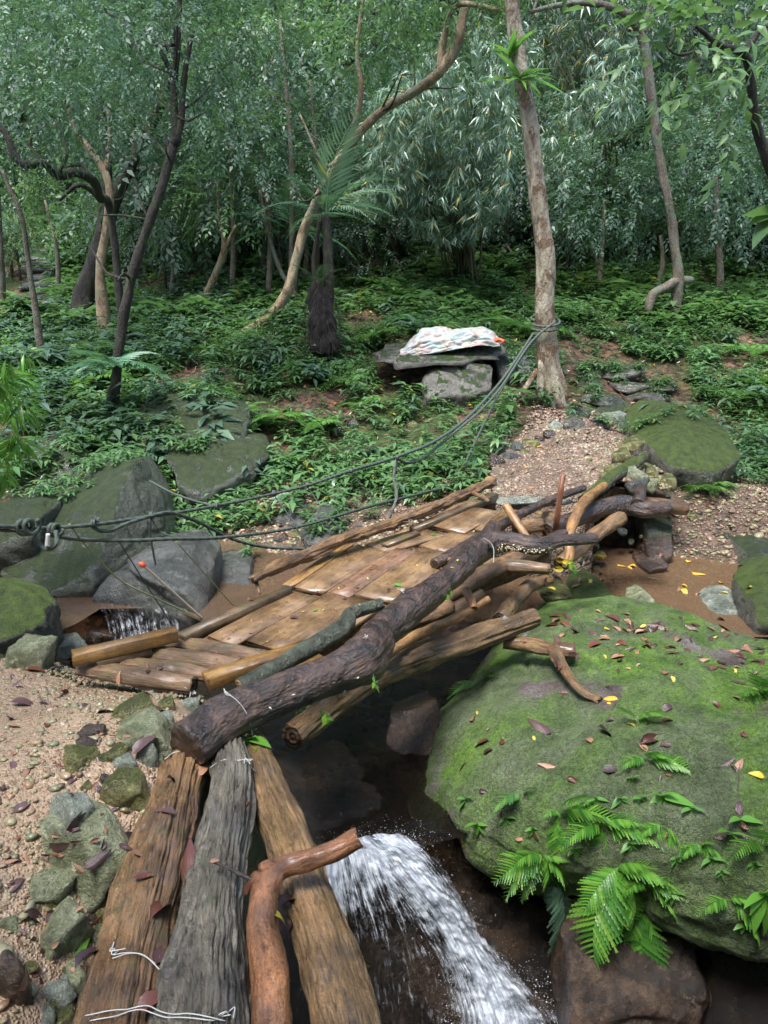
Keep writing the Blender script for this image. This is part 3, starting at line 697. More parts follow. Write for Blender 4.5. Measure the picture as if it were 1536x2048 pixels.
def sheet(name, poly, mat, lift=.012, step=.05, kind='structure', edge=.25, hf=None):
    hf = hf or Hraw
    """a ground sheet following the terrain inside a polygon (world xy), with an irregular edge"""
    poly = np.array(poly, float)
    lo = poly.min(0); hi = poly.max(0)
    xs = np.arange(lo[0], hi[0], step); ys = np.arange(lo[1], hi[1], step); X, Y = np.meshgrid(xs, ys)
    def inside(px_, py_):
        c = np.zeros(px_.shape, bool); n = len(poly)
        for a in range(n):
            x1, y1 = poly[a]; x2, y2 = poly[(a + 1) % n]
            k = ((y1 > py_) != (y2 > py_)) & (px_ < (x2 - x1) * (py_ - y1) / (y2 - y1 + 1e-12) + x1); c ^= k
        return c
    P0 = np.stack([X.ravel(), Y.ravel(), X.ravel() * 0], 1)
    jx = fbm(P0, 2.5, 4, 41).reshape(X.shape) * edge * .5; jy = fbm(P0, 2.5, 4, 47).reshape(X.shape) * edge * .5
    ins = inside(X + jx, Y + jy)
    n1, n2 = X.shape; i, j = np.meshgrid(np.arange(n1 - 1), np.arange(n2 - 1), indexing='ij')
    ok = ins[:-1, :-1] & ins[1:, :-1] & ins[:-1, 1:] & ins[1:, 1:]; i = i[ok]; j = j[ok]
    F = np.stack([i * n2 + j, i * n2 + j + 1, (i + 1) * n2 + j + 1, (i + 1) * n2 + j], 1)
    used = np.unique(F); mp = -np.ones(n1 * n2, int); mp[used] = np.arange(len(used))
    V = np.stack([X.ravel(), Y.ravel(), hf(X, Y).ravel() + lift], 1)[used]
    return tag(obj(name, V, mp[F], mat, base=False), kind=kind), V
sheet('path', [(-5, -2), (-.62, -2), (-.72, 1.3), (-.6, 2.0), (-.55, 2.4), (-.8, 2.75), (-1.5, 2.95), (-2.4, 3.0), (-5, 3.2)], M['path'], .014, .03)
LP = [PZ(a, b, .15)[:2] for a, b in [(985, 984), (1195, 982), (1250, 935), (1325, 880), (1290, 843), (1125, 843), (1020, 880), (975, 930)]]
pm = np.array(LANDP); bm = bmesh.new()
zt = lambda p: .06 + (p[1] - 5.7) * .045 - max(0, p[0] - 1.95 - (p[1] - 6) * .1) * .35
vt = [bm.verts.new((p[0], p[1], zt(p))) for p in pm]; vb = [bm.verts.new((p[0] * .97 + .05, p[1] + .05, zt(p) - .13)) for p in pm]
bm.faces.new(vt); bm.faces.new(vb[::-1]); n = len(vt)
for q in range(n): bm.faces.new((vt[q], vb[q], vb[(q + 1) % n], vt[(q + 1) % n]))
bmesh.ops.recalc_face_normals(bm, faces=bm.faces); me = bpy.data.meshes.new('landing_base'); bm.to_mesh(me); bm.free(); me.materials.append(M['ground']); o = bpy.data.objects.new('landing_base', me); col.objects.link(o); tag(o, kind='structure')
sheet('path_landing', LP, M['path_far'], .02, .04, edge=.12, hf=H)
sheet('stream_bank', [PZ(a, b, -.45)[:2] for a, b in [(1160, 1100), (1400, 1170), (1700, 1180), (1700, 960), (1480, 950), (1350, 985), (1290, 1060)]], M['bed'], .014, .05)
sheet('stream_bank', [PZ(a, b, -.4)[:2] for a, b in [(400, 1160), (560, 1150), (780, 1080), (900, 1000), (760, 985), (620, 1010), (440, 1050)]], M['bed'], .014, .05)
sheet('stream_bed', [(-.5, .5), (2.5, .5), (2.5, 2.7), (1.2, 3.2), (.9, 4.3), (.4, 4.5), (-.6, 4.2), (-1.1, 3.6), (-.75, 2.9), (-.45, 2.4), (-.42, 1.2)], M['rock_wet'], .012, .03)
def water_sheet(name, poly, z, mat, step=.04, amp=.004):
    poly = np.array(poly); bm = bmesh.new(); vs = [bm.verts.new((p[0], p[1], z)) for p in poly]; bm.faces.new(vs)
    me = bpy.data.meshes.new(name); bm.to_mesh(me); bm.free(); me.materials.append(mat)
    o = bpy.data.objects.new(name, me); col.objects.link(o); return tag(o, kind='structure')
water_sheet('stream_water', [(-3.6, 4.0), (-2.25, 4.05), (-2.0, 4.45), (-1.93, 4.68), (-1.45, 4.70), (-1.15, 4.45), (-.9, 4.4), (-.3, 4.7), (-.2, 5.2), (-.6, 6.0), (-3.6, 6.3)], -.52, M['water'])
water_sheet('stream_water', [(.55, 4.55), (2.0, 4.3), (5, 4.3), (5, 5.9), (3.0, 5.95), (1.4, 5.95), (.6, 5.6)], -.54, M['water_sand'])
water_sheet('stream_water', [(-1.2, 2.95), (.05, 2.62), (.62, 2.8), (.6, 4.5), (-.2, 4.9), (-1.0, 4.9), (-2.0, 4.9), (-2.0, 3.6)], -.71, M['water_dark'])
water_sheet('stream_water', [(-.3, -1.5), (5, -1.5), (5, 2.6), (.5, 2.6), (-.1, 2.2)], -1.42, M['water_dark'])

# ------------------------------------------------------------------ the bridge
bridge = thing('footbridge', PZ(620, 1200, 0.0), 'worn plank footbridge over the stream, with board panels, log crosspieces and ochre edge beams', 'bridge')
def zd(px, py_):          # deck height rises a little towards the far end
    p = PZ(px, py_, .08); return .06 + .03 * (p[1] - 3.0)
def PD(px, py_, dz=0.0):
    z = zd(px, py_)
    for _ in range(3): z = .06 + .03 * (PZ(px, py_, z + dz)[1] - 3.0)
    return PZ(px, py_, z + dz)
def panel(A, B, C, D, n, name, mats, th=.018, gap=.0022, dz=0.0, seed=0, split=None, label=None):
    """A near-left, B near-right, C far-right, D far-left; n boards side by side running A->D"""
    A, B, C, D = [PD(*p, dz) for p in (A, B, C, D)]
    r_ = np.random.default_rng(seed)
    for k in range(n):
        mb = MB(); e = r_.uniform(-.003, .003, 2)
        f0, f1 = (split[k], split[k + 1]) if split else (k / n, (k + 1) / n)
        w = np.linalg.norm(B - A) * (f1 - f0); Tn = (D - A) / np.linalg.norm(D - A)
        a = A + (B - A) * (f0 + f1) / 2 + Tn * e[0]; b = D + (C - D) * (f0 + f1) / 2 + Tn * e[1]
        S = np.cross(Tn, [0, 0, 1]); w = abs(np.dot((B - A) * (f1 - f0), S))
        box_along(mb, a + [0, 0, r_.uniform(-.001, .001)], b, w - gap, th, seed=seed * 10 + k, jag=.004, seglen=.09)
        o = mb.build(name, mats[k % len(mats)], bridge, smooth=False)
        if label: tag(o, label)
D_, DR = M['deck'], M['deck_red']
panel((405, 1275), (625, 1310), (782, 1200), (577, 1186), 2, 'deck_board', [D_, D_], seed=1, split=[0, .34, 1.0])
panel((565, 1172), (800, 1204), (925, 1103), (705, 1094), 3, 'deck_board', [D_, DR, D_], seed=2, split=[0, .38, .60, 1.0], dz=.005)
panel((694, 1094), (925, 1100), (985, 1064), (828, 1061), 2, 'deck_board', [D_, D_], seed=3, split=[0, .5, 1.0])
panel((852, 1058), (1003, 1062), (1052, 1019), (940, 1017), 2, 'deck_board', [D_, D_], seed=4, split=[0, .6, 1.0], dz=.008)
panel((562, 1170), (588, 1172), (705, 1088), (690, 1084), 1, 'deck_board', [M['beam']], seed=5, dz=.012)
# edge beams
def beam(A, B, w, h, mat, dz=0.0, name='edge_beam', seed=0, label=None):
    mb = MB(); box_along(mb, PD(*A, dz), PD(*B, dz), w * (1.25 if 'kerb' in name else 1), h, seed=seed, jag=.005, seglen=.3)
    o = mb.build(name, mat, bridge, smooth=False); 
    if label: tag(o, label)
    return o
beam((360, 1268), (577, 1172), .055, .06, M['plank_dark'], .03, seed=1)
beam((826, 1055), (990, 986), .06, .05, M['plank_dark'], .03, seed=2)
beam((770, 1088), (835, 1063), .05, .03, M['plank_dark'], .022, seed=3)
beam((142, 1305), (352, 1256), .05, .055, M['beam'], .085, seed=4, name='kerb_beam')
beam((192, 1318), (300, 1290), .05, .05, M['plank_dark'], .03, seed=5, name='kerb_beam')
beam((410, 1350), (616, 1285), .06, .055, M['beam'], .10, seed=6, name='kerb_beam')
beam((480, 1362), (640, 1308), .055, .05, M['beam'], .045, seed=7, name='kerb_beam')
# half-round crosspieces at the near end
for k, (A, B, r0) in enumerate([((158, 1338), (388, 1368), .045), ((212, 1322), (430, 1352), .042), ((252, 1300), (478, 1334), .050), ((325, 1281), (545, 1316), .040)]):
    a = PD(*A, -.02 - .002 * k); b = PD(*B, -.02)
    log('crosspiece', [list(a) + [r0 * .82], list(a * .65 + b * .35) + [r0 * 1.06], list(a * .3 + b * .7) + [r0], list(b) + [r0 * .9]], [M['halflog'], M['end_dark']], bridge,
        seg=28, step=.012, rough=.03, groove=.14, gk=10, seed=60 + k, lump=.12, flat=.8, endrough=.008)
# cement slab at the far end
V, F = rock_random(PD(1050, 1000, -.02), .22, .085, .03, 71, sub=4, amp=.03, rotz=R(4)); tag(obj('threshold_slab', V, F, M['rock_pale'], bridge), 'grey stone slab at the far end of the deck')
V, F = rock_random(PD(1110, 1003, -.01), .12, .07, .03, 72, sub=4, amp=.03, rotz=R(-4)); obj('threshold_slab', V, F, M['rock_pale'], bridge)
# bearers underneath: two long logs and short crossing logs
log('bearer_log', pz((585, 1475, -.16, .060), (700, 1385, -.16, .066), (800, 1330, -.17, .070), (930, 1285, -.16, .074), (1068, 1234, -.14, .058)), [M['log_wetbrown'], M['end_dark']], bridge,
    seg=56, step=.011, rough=.02, groove=.22, gk=16, seed=81, lump=.12, knots=[(1.45, 1.6, .05, .012), (.9, .9, .04, .01)], endrough=.012)
log('bearer_log', pz((500, 1350, -.05, .06), (800, 1230, -.05, .06), (1120, 1075, -.03, .06)), [M['log_brown'], M['end_dark']], bridge, seg=24, step=.03, groove=.15, seed=82, lump=.1)
log('bearer_log', pz((330, 1330, -.06, .06), (620, 1170, -.05, .06), (1000, 985, -.02, .06)), [M['log_brown'], M['end_dark']], bridge, seg=24, step=.03, groove=.15, seed=83, lump=.1)
for k, (A, B, z, r0, mt) in enumerate([((810, 1178), (1002, 1142), -.10, .075, 'log_brown'), ((790, 1215), (935, 1150), -.02, .05, 'log_brown'), ((930, 1125), (1100, 1138), -.03, .040, 'halflog'), ((930, 1180), (1090, 1118), -.16, .055, 'log_brown'),
                                       ((850, 1250), (960, 1190), -.12, .045, 'log_brown'), ((1030, 1055), (1082, 1050), .09, .055, 'log_brown'), ((1080, 1035), (1125, 1050), .04, .062, 'log_wetbrown'), ((740, 1270), (900, 1215), -.06, .05, 'log_brown')]):
    a = PZ(*A, z); b = PZ(*B, z)
    log('cross_log', [list(a) + [r0], list(a * .5 + b * .5) + [r0 * 1.05], list(b) + [r0 * .95]], [M[mt], M['end_dark']], bridge, seg=26, step=.02, rough=.03, groove=.15, seed=90 + k, lump=.1, endrough=.008)
mb = MB(); a = PZ(1112, 1062, .08); b = a + np.array([.02, .0, .37]); box_along(mb, a, b, .032, .028, seed=9, up=(0, -1, .1), jag=.004); mb.build('stake', M['stake'], bridge, smooth=False)
# nails in the boards
# ------------------------------------------------------------------ loose logs and branches laid on and lashed to the bridge
L = log('forked_log', pz((372, 1492, .16, .076), (440, 1440, .17, .077), (540, 1398, .17, .078), (650, 1352, .17, .078), (722, 1322, .18, .082), (768, 1262, .18, .077), (835, 1205, .19, .070), (905, 1150, .20, .065),
                  (958, 1098, .21, .070), (1010, 1084, .22, .062), (1075, 1092, .22, .050), (1120, 1082, .22, .036), (1190, 1077, .22, .030)),
        [M['bark_dark'], M['bark_dark']], seg=80, step=.008, rough=.022, seed=101, lump=.17, groove=.05, gk=12, endrough=.015,
        knots=[(.42, 2.2, .05, .02), (.80, 1.2, .06, .026), (.95, 0.4, .05, .02), (1.35, 4.2, .04, .015), (1.8, 1.4, .04, .018), (2.3, 2.2, .03, .014)])
tag(L, 'big dark wet log with a forked far end, along the right edge of the bridge', 'log')
def child_of(name, P, mats, root, **k):
    mb = MB(); add_tube(mb, P, 0, 1 if isinstance(mats, list) and len(mats) > 1 else 0, **k)
    return mb.build(name, mats, root)
child_of('branch_stub', pz((962, 1098, .22, .058), (978, 1072, .24, .050), (990, 1052, .26, .040)), [M['bark_dark'], M['bark_dark']], L, seg=30, step=.01, lump=.15, seed=7)
child_of('branch_stub', pz((1085, 1090, .22, .035), (1115, 1072, .235, .030), (1130, 1066, .24, .024)), [M['bark_dark'], M['end_dark']], L, seg=20, step=.01, lump=.15, seed=8)
# bark fungi on the forked log: small cream brackets
def fungi(name, path, n, mat, parent, size, seed, spread=.6, side=0.0):
    r_ = np.random.default_rng(seed); S = catmull(np.array(path), .01); T, N, B = frames(S[:, :3]); tv, tf = ICO[1]; tv = tv * [1, 1, .35]
    idx = r_.integers(0, len(S), n); pos = []; 
    for q in idx:
        v = (CAM - S[q, :3]); v /= np.linalg.norm(v); s = np.cross(T[q], v); s /= np.linalg.norm(s); 
        ang = side + r_.normal(0, spread); dd = v * math.cos(ang) + np.cross(T[q], v) * math.sin(ang) * (1 if np.cross(T[q], v)[2] < 0 else -1)
        pos.append(S[q, :3] + dd / np.linalg.norm(dd) * S[q, 3] * 1.02)
    V, F = scatter(tv, tf, np.array(pos), dirs_to_mats(rvec(n, r_), r_.uniform(0, 6, n)), r_.uniform(.5, 1.3, n) * size)
    return obj(name, V, F, mat, parent)
fungi('fungus_patch', pz((905, 1150, .20, .064), (958, 1098, .21, .069), (1010, 1084, .22, .060), (1075, 1092, .22, .05), (1110, 1084, .22, .038)), 300, M['fungus'], L, .0060, 3, .22, .62)
fungi('fungus_patch', pz((460, 1432, .17, .074), (560, 1392, .17, .075), (650, 1352, .17, .077), (722, 1322, .18, .081), (780, 1250, .18, .074)), 16, M['fungus_white'], L, .008, 4, .6, .45)
B1 = log('grey_branch', pz((478, 1372, .15, .030), (560, 1330, .17, .033), (630, 1290, .20, .036), (688, 1252, .23, .036), (705, 1226, .24, .032), (762, 1208, .24, .026)), [M['bark_green'], M['end_pale']], seg=32, step=.01, rough=.02, lump=.12, seed=111, endrough=.006)
tag(B1, 'smooth grey-green crooked branch lying between the deck and the dark forked log', 'branch')
B2 = log('bark_stripped_log', pz((505, 1160, .16, .028), (560, 1132, .16, .036), (640, 1098, .17, .040), (700, 1074, .19, .038), (780, 1048, .19, .033), (850, 1022, .19, .040), (925, 990, .19, .038), (982, 963, .20, .042)), [M['rotten'], M['end_pale']],
         seg=44, step=.01, rough=.05, lump=.25, groove=.30, gk=12, seed=121, endrough=.03, knots=[(1.1, 1.3, .04, .02), (1.9, 1.5, .035, .02), (2.2, 2.0, .03, .02)])
tag(B2, 'rotten splintered orange-brown log laid along the left edge of the bridge', 'log')
child_of('branch_stub', pz((940, 985, .19, .02), (962, 992, .18, .014), (978, 1003, .16, .009)), [M['rotten'], M['end_pale']], B2, seg=12, step=.01, lump=.2)
child_of('branch_stub', pz((512, 1160, .14, .012), (516, 1175, .12, .010), (520, 1188, .10, .005)), [M['rotten'], M['end_pale']], B2, seg=12, step=.01, lump=.2)
B3 = log('thin_log', pz((870, 1128, .12, .030), (940, 1086, .14, .030), (1020, 1040, .16, .030), (1090, 1005, .18, .028), (1168, 976, .20, .022)), [M['bark_dark'], M['end_dark']], seg=30, step=.015, rough=.02, lump=.12, seed=131)
tag(B3, 'thin straight reddish-brown log behind the forked log along the deck edge', 'log')
B4 = log('upright_stub', pz((1055, 1078, .13, .024), (1036, 1048, .20, .026), (1012, 1012, .28, .026)), [M['branch_peel'], M['end_pale']], seg=24, step=.01, rough=.03, lump=.1, groove=.1, seed=141, endrough=.03)
tag(B4, 'short broken tan stub leaning up at the far right of the deck', 'branch')
B5 = log('curved_branch', pz((1208, 972, .20, .030), (1172, 1000, .21, .034), (1150, 1035, .17, .034), (1138, 1075, .10, .030), (1140, 1110, .02, .026), (1130, 1135, -.05, .02)), [M['branch_peel'], M['end_pale']], seg=28, step=.012, rough=.03, lump=.15, seed=151, endrough=.008)
tag(B5, 'pale tan crooked branch bent down beside the wooden stake at the far end', 'branch')
B6 = log('dark_log', pz((1095, 1062, .06, .055), (1180, 1026, .08, .062), (1250, 1010, .09, .070), (1290, 1018, .09, .060), (1335, 1018, .08, .058)), [M['bark_dark'], M['end_dark']], seg=44, step=.015, rough=.02, lump=.18, seed=161, endrough=.01, knots=[(.5, 1.2, .06, .03)])
tag(B6, 'thick dark knobbly log ending on the stone abutment at the far right of the bridge', 'log')
child_of('branch_stub', pz((1275, 1010, .12, .05), (1280, 985, .16, .040), (1284, 975, .18, .03)), [M['bark_dark'], M['end_dark']], B6, seg=24, step=.01, lump=.12)
B7 = log('sloping_log', pz((1120, 1128, -.08, .05), (1180, 1078, -.02, .055), (1240, 1035, .02, .055)), [M['log_brown'], M['end_dark']], seg=30, step=.015, rough=.02, groove=.12, lump=.12, seed=162)
tag(B7, 'weathered brown log sloping down under the dark knobbly log at the far end', 'log')
B8 = log('peeled_branch', pz((770, 1320, -.06, .018), (800, 1292, -.06, .022), (850, 1262, -.05, .025), (905, 1240, -.03, .023), (950, 1215, -.02, .022), (978, 1198, 0, .018)), [M['branch_peel'], M['end_pale']], seg=28, step=.01, rough=.03, lump=.14, seed=171, endrough=.005, knots=[(.3, 1.5, .02, .008), (.55, 1.2, .02, .007)])
tag(B8, 'orange peeled branch lying above the lower brown bearer log, right of the forked log', 'branch')
child_of('branch_stub', pz((948, 1218, -.01, .020), (940, 1196, .02, .022), (932, 1180, .04, .022)), [M['branch_peel'], M['end_dark']], B8, seg=20, step=.01, lump=.1)
B9 = log('tan_log', pz((1000, 1240, -.22, .045), (1035, 1195, -.20, .047), (1060, 1170, -.18, .045), (1100, 1160, -.22, .034)), [M['log_wetbrown'], M['end_dark']], seg=30, step=.012, rough=.03, lump=.15, groove=.08, seed=181, knots=[(.12, 1.4, .03, .012)])
tag(B9, 'short bent tan log tucked under the bridge just behind the mossy boulder', 'log')
B10 = log('driftwood', pz((1010, 1285, -.24, .040), (1060, 1290, -.23, .042), (1105, 1298, -.22, .038), (1148, 1302, -.22, .042)), [M['log_brown'], M['end_dark']], seg=32, step=.01, rough=.04, lump=.15, groove=.08, seed=191, endrough=.01)
tag(B10, 'forked wet brown driftwood lying on the upper left of the mossy boulder', 'driftwood')
child_of('limb', pz((1108, 1300, -.22, .036), (1130, 1340, -.24, .026), (1158, 1378, -.26, .022), (1200, 1402, -.28, .020)), [M['log_brown'], M['end_dark']], B10, seg=26, step=.01, rough=.05, lump=.12, seed=192, endrough=.01)

# ------------------------------------------------------------------ foreground logs on the bank
FG = {}
FG[1] = log('fallen_log', pz((222, 2140, .05, .098), (240, 2040, .05, .100), (272, 1900, .05, .098), (308, 1750, .05, .096), (345, 1620, .05, .092), (372, 1510, .05, .088), (384, 1475, .04, .086)), [M['log_brown'], M['end_dark']],
            seg=170, step=.006, rough=.012, groove=.17, gk=24, seed=201, lump=.17, twist=.35, endrough=.01, flat=.9, knots=[(.28, 1.35, .04, .024), (.56, .75, .05, .030), (.9, 2.2, .04, .012)])
tag(FG[1], 'leftmost foreground log, brown and mossy with a round knot, beside the gravel path', 'log', 'logs lying side by side in the foreground')
FG[2] = log('fallen_log', pz((398, 2140, .08, .098), (406, 2030, .08, .098), (418, 1900, .08, .092), (436, 1760, .08, .088), (455, 1640, .08, .082), (462, 1560, .08, .076), (452, 1480, .08, .064)), [M['log_grey'], M['end_dark']],
            seg=190, step=.006, rough=.015, groove=.24, gk=30, seed=211, lump=.17, twist=.35, endrough=.015, flat=.9, knots=[(.62, 2.1, .03, .012), (.5, 1.4, .02, -.012)])
tag(FG[2], 'grey deeply grooved foreground log between the two brown ones', 'log', 'logs lying side by side in the foreground')
FG[4] = log('fallen_log', pz((506, 1490, .03, .050), (530, 1560, .03, .060), (566, 1650, .03, .066), (602, 1760, .02, .068), (642, 1880, .02, .074), (680, 2000, .02, .080), (705, 2120, .02, .080)), [M['log_wetbrown'], M['end_dark']],
            seg=130, step=.007, rough=.015, groove=.14, gk=22, seed=221, lump=.16, twist=.3, flat=.95, knots=[(.95, 1.3, .05, .012)])
tag(FG[4], 'rightmost foreground log, orange-brown with smooth worn wood, above the waterfall', 'log', 'logs lying side by side in the foreground')
FG[3] = log('forked_limb', pz((544, 2140, .11, 0.0437), (542, 2040, .12, 0.0437), (538, 1940, .13, 0.0420), (528, 1850, .14, 0.0386), (530, 1790, .15, 0.0353), (560, 1738, .16, 0.0286), (620, 1718, .17, 0.0252), (670, 1700, .18, 0.0260), (716, 1674, .20, 0.0269)), [M['log_orange'], M['end_pale']],
            seg=64, step=.007, rough=.02, lump=.13, groove=.03, seed=231, endrough=.010, knots=[(.4, 1.4, .04, .01)])
tag(FG[3], 'glossy orange forked limb with a broken branch reaching right, lying on the foreground logs', 'branch')
child_of('limb', pz((532, 1800, .14, .040), (520, 1772, .15, .030), (505, 1755, .155, .018)), [M['log_orange'], M['end_dark']], FG[3], seg=26, step=.008, lump=.15)
child_of('limb', pz((524, 1738, .17, .015), (535, 1732, .18, .016), (548, 1735, .17, .018)), [M['log_orange'], M['end_dark']], FG[3], seg=16, step=.008, lump=.1)
tw = log('twig', pz((425, 1722, .19, .0045), (460, 1738, .18, .0045), (500, 1758, .165, .0055), (532, 1780, .16, .007)), [M['bark_dark']], seg=8, step=.01, lump=.1)
tag(tw, 'thin dark twig lying across the grey foreground log', 'twig')

# ------------------------------------------------------------------ the mossy boulder
def grid_surface(rows, nu, nv):
    """rows: list of lists of xyz; catmull both ways"""
    G0 = np.array(rows, float)
    def cm(A, n):      # along axis 0
        m = len(A); t = np.linspace(0, m - 1, n); i = np.minimum(t.astype(int), m - 2); f = (t - i)[:, None, None]
        Q = np.concatenate([[2 * A[0] - A[1]], A, [2 * A[-1] - A[-2]]])
        p0, p1, p2, p3 = Q[i], Q[i + 1], Q[i + 2], Q[i + 3]
        return 0.5 * (2 * p1 + (p2 - p0) * f + (2 * p0 - 5 * p1 + 4 * p2 - p3) * f ** 2 + (3 * p1 - p0 - 3 * p2 + p3) * f ** 3)
    A = cm(G0, nv); return cm(A.transpose(1, 0, 2), nu).transpose(1, 0, 2)
def grid_faces(nv, nu):
    i, j = np.meshgrid(np.arange(nv - 1), np.arange(nu - 1), indexing='ij'); i = i.ravel(); j = j.ravel()
    return np.stack([i * nu + j, (i + 1) * nu + j, (i + 1) * nu + j + 1, i * nu + j + 1], 1)
RB = [
 [(1010,1275,-.42),(1085,1213,-.36),(1200,1205,-.33),(1310,1218,-.31),(1420,1255,-.30),(1560,1300,-.28),(1800,1370,-.25)],
 [(955,1345,-.45),(1060,1290,-.34),(1190,1290,-.28),(1320,1300,-.25),(1440,1320,-.25),(1580,1370,-.22),(1850,1430,-.2)],
 [(915,1420,-.52),(1040,1390,-.36),(1180,1400,-.27),(1320,1410,-.23),(1450,1420,-.22),(1600,1450,-.2),(1900,1520,-.2)],
 [(890,1510,-.60),(1010,1500,-.42),(1160,1510,-.31),(1310,1520,-.27),(1450,1530,-.25),(1620,1540,-.23),(1950,1600,-.22)],
 [(850,1590,-.72),(980,1600,-.52),(1130,1610,-.39),(1290,1630,-.34),(1440,1640,-.31),(1640,1650,-.28),(2000,1680,-.3)],
 [(880,1650,-.84),(985,1690,-.68),(1110,1710,-.58),(1260,1730,-.50),(1420,1770,-.48),(1640,1780,-.42),(2050,1800,-.4)],
 [(900,1665,-.93),(1000,1745,-.85),(1120,1790,-.82),(1250,1820,-.78),(1400,1885,-.78),(1640,1920,-.75),(2100,1950,-.7)]]
rows = []
for q, r_ in enumerate(RB):
    r0 = [PZ(*p) for p in r_]; l = r0[0] + np.array([-.10, .16, -.28]); l2 = l + np.array([-.04, .12, -.6]); rr_ = r0[-1] + np.array([.3, .1, -.7]); rows.append([l2, l] + r0 + [rr_])
rows = [[p + np.array([0, .55, -1.3]) for p in rows[0]], [p + np.array([0, .30, -.35]) for p in rows[0]]] + rows + [[p + np.array([0, .30, -.22]) for p in rows[-1]], [p + np.array([0, .5, -1.0]) for p in rows[-1]]]
nu_, nv_ = 300, 300
S = grid_surface(rows, nu_, nv_).reshape(-1, 3); SF = grid_faces(nv_, nu_)
def grid_normals(S, nv, nu):
    g = S.reshape(nv, nu, 3); a = np.gradient(g, axis=0); b = np.gradient(g, axis=1); n = np.cross(a, b); n /= np.linalg.norm(n, axis=2)[..., None] + 1e-9
    return n.reshape(-1, 3)
Nn = grid_normals(S, nv_, nu_)
if Nn[len(Nn) // 2][2] < 0: Nn = -Nn
S = S + Nn * (fbm(S, 1.1, 2, 300) * .045 + fbm(S, 2.8, 4, 301) * .035 + fbm(S, 14, 4, 302) * .006 * (1 + np.clip(-Nn[:, 2] + .5, 0, 1) * 1.2))[:, None]
crack = np.abs(vnoise(S, 1.3, 305)); S = S - Nn * (np.exp(-(crack / .03) ** 2) * .02)[:, None]
BOULDER = tag(obj('boulder', S, SF, M['boulder']), 'huge rounded boulder coated in green moss, filling the right foreground', 'rock')
BS, BN = S, Nn
def on_boulder(px, py_):
    """nearest boulder surface point to a pixel ray"""
    d = ray(px, py_); d = d / np.linalg.norm(d); v = BS - CAM; t = v @ d; e = np.linalg.norm(v - t[:, None] * d, axis=1)
    ok = e < .03
    k = np.where(ok, t, 1e9).argmin() if ok.any() else e.argmin()
    return BS[k].copy(), BN[k].copy()

# ------------------------------------------------------------------ shaped rocks
def hrock(name, pts, mat, label, back=.5, drop=0.0, foot=.22, sub=5, p=45, amp=.035, seed=0, group=None, strata=0.0, cat='rock', shrink=.8):
    P = np.array([PY(a, b, y) for a, b, y in pts]); c = P.mean(0)
    Q = c + (P - c) * shrink + np.array([0, back, -drop])
    if foot and name != 'rock_slab':
        low = P[P[:, 2] < np.median(P[:, 2])]; Q = np.vstack([Q, low + [0, .08, -foot], low + [0, back * .7, -foot]])
    pl, cc = hull_planes(np.vstack([P, Q]))
    V, F = rock_from_planes(pl, cc, sub, p, amp, 2.2, seed, strata=strata)
    return tag(obj(name, V, F, M[mat]), label, cat, group)
hrock('boulder', [(265, 922, 6.0), (238, 985, 5.55), (216, 1060, 5.2), (190, 1140, 4.95), (170, 926, 6.4), (120, 970, 6.2), (30, 1100, 5.3), (0, 1145, 5.1), (85, 1190, 4.85), (180, 1180, 4.85), (320, 1000, 6.1), (328, 1070, 5.8), (250, 1130, 5.2)], 'rock_moss', 'large peaked mossy boulder at the left, rising from the brown pool', .7, sub=6, amp=.022, seed=1, p=120)
hrock('boulder', [(252, 1118, 4.95), (262, 1142, 4.8), (345, 1090, 5.1), (388, 1088, 5.1), (427, 1130, 5.0), (418, 1205, 4.78), (400, 1234, 4.62), (372, 1190, 4.6), (310, 1165, 4.65)], 'rock_grey', 'angular grey-green block at the pool edge behind the cane', .5, sub=6, amp=.02, seed=2, p=120)
hrock('rock', [(178, 1200, 4.8), (215, 1150, 4.95), (290, 1142, 4.85), (345, 1168, 4.72), (388, 1238, 4.6), (340, 1228, 4.66), (260, 1212, 4.72)], 'rock_grey', 'low sloping wet slab at the foot of the angular block, above the little cascade', .4, sub=5, amp=.02, seed=3, p=80)
hrock('rock', [(195, 1228, 4.78), (270, 1222, 4.78), (350, 1232, 4.76), (360, 1300, 4.72), (200, 1300, 4.74)], 'rock_wet', 'dark wet rock lip that the small left cascade runs over', .3, sub=5, amp=.03, seed=4, p=20)
hrock('rock', [(385, 1145, 5.3), (500, 1130, 5.3), (505, 1190, 5.0), (390, 1200, 5.0), (450, 1125, 5.5)], 'rock_grey', 'low smooth wet grey rock between the pool and the bridge edge', .4, seed=3)
hrock('boulder', [(60, 900, 7.0), (120, 888, 7.0), (160, 935, 6.8), (100, 1030, 6.6), (40, 1000, 6.6), (20, 960, 6.8)], 'rock_moss', 'square-topped dark mossy rock behind the peaked boulder at far left', .7, seed=4)
hrock('rock', [(0, 1030, 5.4), (60, 1008, 5.4), (85, 1030, 5.3), (60, 1070, 5.1), (0, 1120, 5.1), (-60, 1100, 5.1), (-40, 1020, 5.4)], 'rock_moss', 'rounded mossy rock at the left edge behind the rope knots', .5, seed=5)
hrock('rock', [(-80, 1160, 4.2), (0, 1152, 4.2), (55, 1175, 4.1), (88, 1212, 4.0), (90, 1245, 3.9), (45, 1268, 3.75), (0, 1280, 3.65), (-80, 1285, 3.6)], 'rock_moss_heavy', 'rounded rock thickly covered in moss at the left edge by the pool', .3, drop=.1, seed=6, amp=.05)
hrock('rock_slab', [(738, 704, 9.6), (800, 695, 9.7), (1012, 686, 9.8), (1024, 706, 9.6), (1000, 724, 9.3), (830, 742, 8.95), (748, 740, 8.95)], 'rock_slab', 'flat mossy stone slab on the slope that the checked sheet lies on', .9, drop=-.05, seed=7, amp=.02, strata=.006, p=40)
